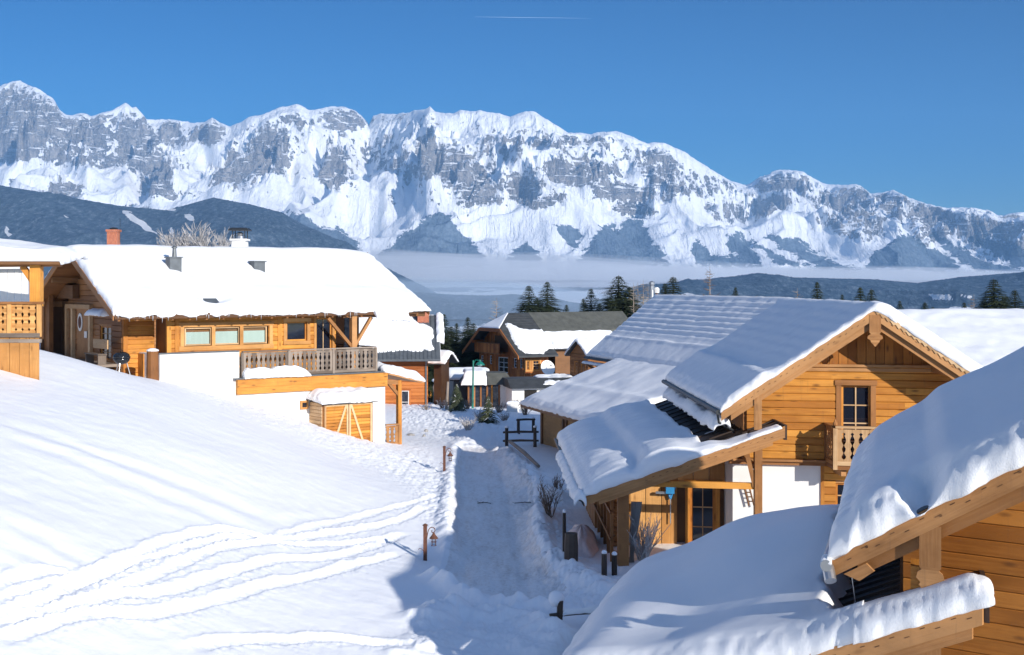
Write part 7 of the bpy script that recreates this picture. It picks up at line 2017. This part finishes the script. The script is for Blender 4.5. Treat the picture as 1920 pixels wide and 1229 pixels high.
# ================================================================== SMALL THINGS
def lamp(px, pyt, pyb, label):
    g = hit(px, pyb); g[2] = gz(g[0], g[1]); k = (pyb-pyt)/F*g[1]/1.08   # scale to a 1.08 m post
    t = thing('lantern_post', label, 'lamp post', g, group='rusty lantern posts along the road')
    X_ = lambda a, z: g+V3(a*k, 0, z*k)
    mb = MB(); mb.box(X_(-.055, -.3), V3(.11*k, 0, 0), V3(0, .11*k, 0), V3(0, 0, 1.36*k)); mb.build('post', 'rust', t)
    mb = MB(); c = X_(0, 1.06)+V3(0, .055*k, 0); mb.hexa([c+V3(-.08, -.08, 0)*k, c+V3(.08, -.08, 0)*k, c+V3(.08, .08, 0)*k, c+V3(-.08, .08, 0)*k, c+V3(-.02, -.02, .05)*k, c+V3(.02, -.02, .05)*k, c+V3(.02, .02, .05)*k, c+V3(-.02, .02, .05)*k]); mb.build('post_cap', 'rust', t)
    pts = [X_(.05, .66), X_(.07, .80), X_(.10, .93), X_(.17, 1.0), X_(.25, 1.0), X_(.30, .94), X_(.29, .86), X_(.23, .83), X_(.19, .87), X_(.21, .91)]
    pts = [p+V3(0, .055*k, 0) for p in smooth_line(pts)]
    mb = MB(); mb.tube(pts, .014*k, 6); mb.build('bracket', 'rust', t)
    c = X_(.26, 0)+V3(0, .055*k, 0)
    ln = MB(); ln.lathe(c, [(.004*k, .84*k), (.03*k, .82*k), (.055*k, .77*k), (.13*k, .68*k), (.135*k, .66*k)], 8)
    lo = ln.build('lantern_roof', 'rust', t)
    mb = MB()
    for i in range(4):
        a = math.pi/4+i*math.pi/2; p = c+V3(math.cos(a)*.075, math.sin(a)*.075, 0)*k; mb.tube([p+UP*.67*k, p+UP*.44*k], .008*k, 4)
    for z in (.56, .45):
        ring = [c+V3(math.cos(a)*.078, math.sin(a)*.078, z)*k for a in np.linspace(0, 2*math.pi, 13)]; mb.tube(ring, .008*k, 4)
    mb.build('lantern_cage', 'rust', t)
    mb = MB(); mb.lathe(c, [(.05*k, .47*k), (.06*k, .5*k), (.06*k, .64*k), (.04*k, .67*k)], 8); mb.build('lantern_glass', 'clear_glass', t)
    mb = MB(); mb.tube([X_(-.05, .30), X_(-.11, .36), X_(-.17, .37), X_(-.20, .33)], .010*k, 5); mb.build('side_hook', 'rust', t)
lamp(797, 983, 1050, 'nearer rusty lantern post in sunlit snow, half way down the left road side')
lamp(833, 843, 889, 'farther rusty lantern post at the bend where the road shadow begins')
# green street lamp
Yl = 86; g = V3((886-CX)/F*Yl, Yl, 0); g[2] = gz(g[0], g[1])
t = thing('street_lamp', 'tall green street lamp in the village square in front of the pavilion', 'street lamp', g)
zt = (HY-676)/F*Yl
mb = MB(); mb.tube([g-UP*.4, V3(g[0]+.05, g[1], zt)], [.08, .05], 8); mb.build('pole', 'green_paint', t)
mb = MB(); mb.tube([V3(g[0]+.05, g[1], zt-.25), V3(g[0]+.2, g[1], zt+.02), V3(g[0]+.45, g[1], zt+.0)], .025, 5); mb.build('arm', 'green_paint', t)
mb = MB(); mb.lathe(V3(g[0]+.5, g[1], zt-.32), [(.32, 0), (.30, .06), (.16, .20), (.06, .26), (.03, .36)], 12); mb.build('lamp_shade', 'green_paint', t)
mb = MB(); mb.lathe(V3(g[0]+.5, g[1], zt-.42), [(.04, 0), (.13, .03), (.16, .1)], 10); mb.build('bulb', 'white_paint', t)
Yl = 84; g = V3((836-CX)/F*Yl, Yl, 0); g[2] = gz(g[0], g[1])
mb = MB(); mb.tube([g-UP*.4, g+V3(.1, 0, 1.0), V3(g[0]+.14, g[1], (HY-716)/F*Yl)], [.10, .09, .08], 7)
o = mb.build('wooden_pole', 'wood_grey', None, loc=g); tag(o, 'grey rough wooden pole upright in the snow left of the frosty young spruce', 'pole')
# upright figures of wood and a small terrace set in the square
g = hit(816, 757); g[2] = gz(*g[:2])
t = thing('carved_stump', 'grey tree stump sculpture with a snow cap by the corner of the orange house', 'stump', g)
mb = MB(); mb.tube([g-UP*.3, g+V3(.05, 0, .6), g+V3(-.05, 0, 1.3), g+V3(.1, 0, 1.75)], [.26, .2, .18, .12], 8); mb.build('stump', 'wood_grey', t)
mb = MB(); mb.lathe(g+V3(.05, 0, 1.7), [(.2, 0), (.34, .1), (.3, .24), (.1, .32)], 10); mb.build('snow_cap', 'snow', t, smooth=True)
g = hit(776, 748); g[2] = gz(*g[:2])
t = thing('crooked_branch', 'crooked pale stump with a branch and snow before the orange house', 'stump', g)
mb = MB(); mb.tube([g-UP*.3, g+V3(0, 0, .5), g+V3(.12, 0, 1.0)], [.16, .12, .08], 7); mb.build('stump', 'wood_pale', t)
mb = MB(); mb.tube([g+V3(.1, 0, .9), g+V3(-.35, 0, .45)], [.05, .03], 6); mb.build('branch', 'wood_pale', t)
mb = MB(); mb.lathe(g+V3(.12, 0, .98), [(.1, 0), (.17, .06), (.1, .16)], 8); mb.build('snow_cap', 'snow', t, smooth=True)
g = hit(803, 755); g[2] = gz(*g[:2])
t = thing('wooden_chair', 'small orange-brown wooden chair in the snow in front of the orange house', 'chair', g)
mb = MB(); mb.box(g+V3(-.22, 0, .38), V3(.44, 0, 0), V3(0, .42, 0), V3(0, 0, .05)); mb.build('seat', 'wood_orange', t)
mb = MB()
for x in (-.22, -.05, .12): mb.box(g+V3(x, .40, .43), V3(.10, 0, 0), V3(0, .04, 0), V3(0, 0, .5))
mb.build('backrest', 'wood_orange', t)
for x in (-.2, .16):
    for y in (.0, .36):
        mb = MB(); mb.box(g+V3(x, y, -.15), V3(.05, 0, 0), V3(0, .05, 0), V3(0, 0, .53)); mb.build('leg', 'wood_brown', t)
g = hit(960, 775); g[2] = gz(*g[:2])
t = thing('snowy_crate', 'white box-shaped cover under snow in front of the pavilion', 'box', g)
mb = MB(); mb.box(g+V3(-.35, 0, -.2), V3(.7, 0, 0), V3(.1, .6, 0), V3(0, 0, .75)); mb.build('box', 'white_panel', t, bevel=.03)
snow_sheet('snow', M['snow_roof'], t, [g+V3(-.37, -.02, .55), g+V3(-.27, .62, .55)], [g+V3(.37, -.02, .55), g+V3(.47, .62, .55)], T=.16, R=.15, bulge=.02, res=.05)
# log fence in the shade below the lean-to
def fence_log(t, a, b, r, nm='rail', mat='wood_weathered'):
    mb = MB(); m = (np.array(a)+np.array(b))/2+V3(0, 0, .02); mb.tube([a, m, b], [r, r*1.1, r*.85], 7); return mb.build(nm, mat, t)
def fence_section(pa, pb, label, hp=.85, rails=(.35, .75), posts=2):
    A = hit(*pa); B = hit(*pb); A[2] = gz(*A[:2]); B[2] = gz(*B[:2])
    t = thing('log_fence', label, 'fence', A)
    for i in range(posts):
        q = A+(B-A)*(i/(posts-1)); q[2] = gz(q[0], q[1])
        mb = MB(); mb.tube([q-UP*.3, q+UP*hp], [.09, .08], 7); mb.build('post', 'wood_weathered', t)
        mb = MB(); mb.lathe(q+UP*(hp-.01), [(.09, 0), (.10, .05), (.03, .11)], 7); mb.build('snow_cap', 'snow', t)
    for r in rails: fence_log(t, A+UP*r-(B-A)*.12, B+UP*r+(B-A)*.12, .055)
    return t
fence_section((950, 838), (1003, 838), 'nearer dark log fence in the shaded snow beside the chipboard wall', .95, (.30, .72))
fence_section((972, 815), (1000, 813), 'farther short log fence piece in the shaded snow', .8, (.72,))
a = hit(956, 845); b = hit(1010, 888); a[2] = gz(*a[:2])+.25; b[2] = gz(*b[:2])+.15
mb = MB(); mb.tube([a, (a+b)/2+UP*.05, b], [.08, .09, .07], 8); o = mb.build('fallen_log', 'wood_grey', None, loc=a); tag(o, 'long grey log lying along the plowed snowbank right of the road', 'log')
snow_sheet('snow', M['snow'], o, [a+V3(-.1, 0, .06), a+V3(.1, 0, .06)], [b+V3(-.1, 0, .06), b+V3(.1, 0, .06)], T=.10, R=.08, bulge=.02, nz=.05, nscale=.3, res=.06) if False else None
# stout posts near the porch
def spost(px, pyt, pyb, r, label, Yd=None, mat='wood_weathered', cap=True, lean=0):
    g = hit(px, pyb); g[2] = gz(g[0], g[1]); h = (pyb-pyt)/F*g[1]
    t = thing('wooden_post', label, 'post', g)
    mb = MB(); mb.tube([g-UP*.3, g+V3(lean, 0, h*.5), g+V3(lean, 0, h)], [r, r*1.05, r*.92], 9); mb.build('post', mat, t)
    if cap: mb = MB(); mb.lathe(g+V3(lean, 0, h-.01), [(r*.95, 0), (r*1.05, .04), (r*.5, .09)], 9); mb.build('snow_cap', 'snow', t, smooth=True)
    return t, g, h
spost(1071, 1018, 1068, .19, 'stout dark post by the snowbank left of the porch', cap=False)
spost(1058, 988, 1062, .05, 'thin stake beside the stout dark post')
t1, g1, h1 = spost(1133, 1042, 1083, .075, 'left of two capped posts at the foot of the porch corner')
t2, g2, h2 = spost(1152, 1042, 1080, .075, 'right of two capped posts at the foot of the porch corner')
g = hit(1092, 1030); g[2] = gz(*g[:2])
t = thing('snow_heap', 'rounded pinkish snow-covered bale between the road and the porch', 'snow heap', g)
nA, nB = 40, 24; P = np.zeros((nA, nB, 3))
for i in range(nA):
    for j in range(nB):
        a = 2*math.pi*i/(nA-1); r = math.sin(math.pi/2*j/(nB-1)); z = math.cos(math.pi/2*j/(nB-1))
        k = 1+.12*float(perlin(np.array([math.cos(a)*2+5]), np.array([math.sin(a)*2+z*2]), 3)[0])
        P[i, j] = g+V3(.5*r*math.cos(a)*k, 1.7*r*math.sin(a)*k+.5, .75*z*k-.15)
o = grid_mesh('heap', P, M['snow_heap'], t)
# near fence with the big snow ball at the bottom
g = hit(1048, 1178); g[2] = gz(*g[:2]); Yn = g[1]
t = thing('snow_capped_fence', 'short dark fence post and rail with a big snow ball, lower middle of the view', 'fence', g)
h = (1178-1138)/F*Yn
mb = MB(); mb.box(g+V3(-.05, -.05, -.3), V3(.12, .02, 0), V3(-.02, .12, 0), V3(.03, 0, h+.3)); mb.build('post', 'wood_weathered', t)
fence_log(t, g+V3(-.22, 0, .15), g+V3(1.0, .15, .2), .05)
nA, nB = 30, 20; P = np.zeros((nA, nB, 3)); c = g+V3(-.06, .12, h+.02)
for i in range(nA):
    for j in range(nB):
        a = 2*math.pi*i/(nA-1); b = math.pi*j/(nB-1); k = 1+.06*math.sin(3*a+1)*math.sin(b)
        P[i, j] = c+V3(.19*math.sin(b)*math.cos(a)*k, .19*math.sin(b)*math.sin(a)*k, .19*math.cos(b))
grid_mesh('snow_ball', P, M['snow'], t)
snow_sheet('rail_snow', M['snow'], t, [g+V3(.1, -.06, .2), g+V3(.1, .06, .2)], [g+V3(1.0, .09, .25), g+V3(1.0, .21, .25)], T=.10, R=.06, bulge=.02, nz=.03, nscale=.3, res=.03)
# stones at the garage porch
for i, (px, py, r, lab) in enumerate([(770, 817, .26, 'biggest dark flat stone in the snow right of the garage porch'), (799, 810, .14, 'small dark stone farthest right of the garage porch'), (795, 820, .10, 'tiny dark stone nearest the road by the garage porch')]):
    g = hit(px, py); g[2] = gz(*g[:2]); mb = MB(); mb.lathe(g+V3(0, 0, -.05), [(r*.8, 0), (r, .05), (r*.7, .13), (r*.2, .17)], 7); o = mb.build('stone', 'stone_grey', None, loc=g); tag(o, lab, 'stone', 'stones by the garage porch')
# twigs on the road
for i, (px, py, L, lab) in enumerate([(908, 940, .5, 'left dark twig lying across the packed snow road'), (985, 941, .8, 'right dark twig lying across the packed snow road')]):
    g = hit(px, py); g[2] = gz(*g[:2])+.03; rnd = random.Random(i+9); mb = MB()
    mb.tube([g+V3(-L/2, 0, 0), g+V3(0, .03, .03), g+V3(L/2, -.04, 0)], .014, 4)
    for k in range(9): q = g+V3(rnd.uniform(-L/2, L/2), 0, .01); mb.tube([q, q+V3(rnd.uniform(-.14, .14), rnd.uniform(-.1, .1), rnd.uniform(0, .07))], .006, 3)
    o = mb.build('twig', 'wood_weathered', None, loc=g); tag(o, lab, 'twig', 'twigs on the road')
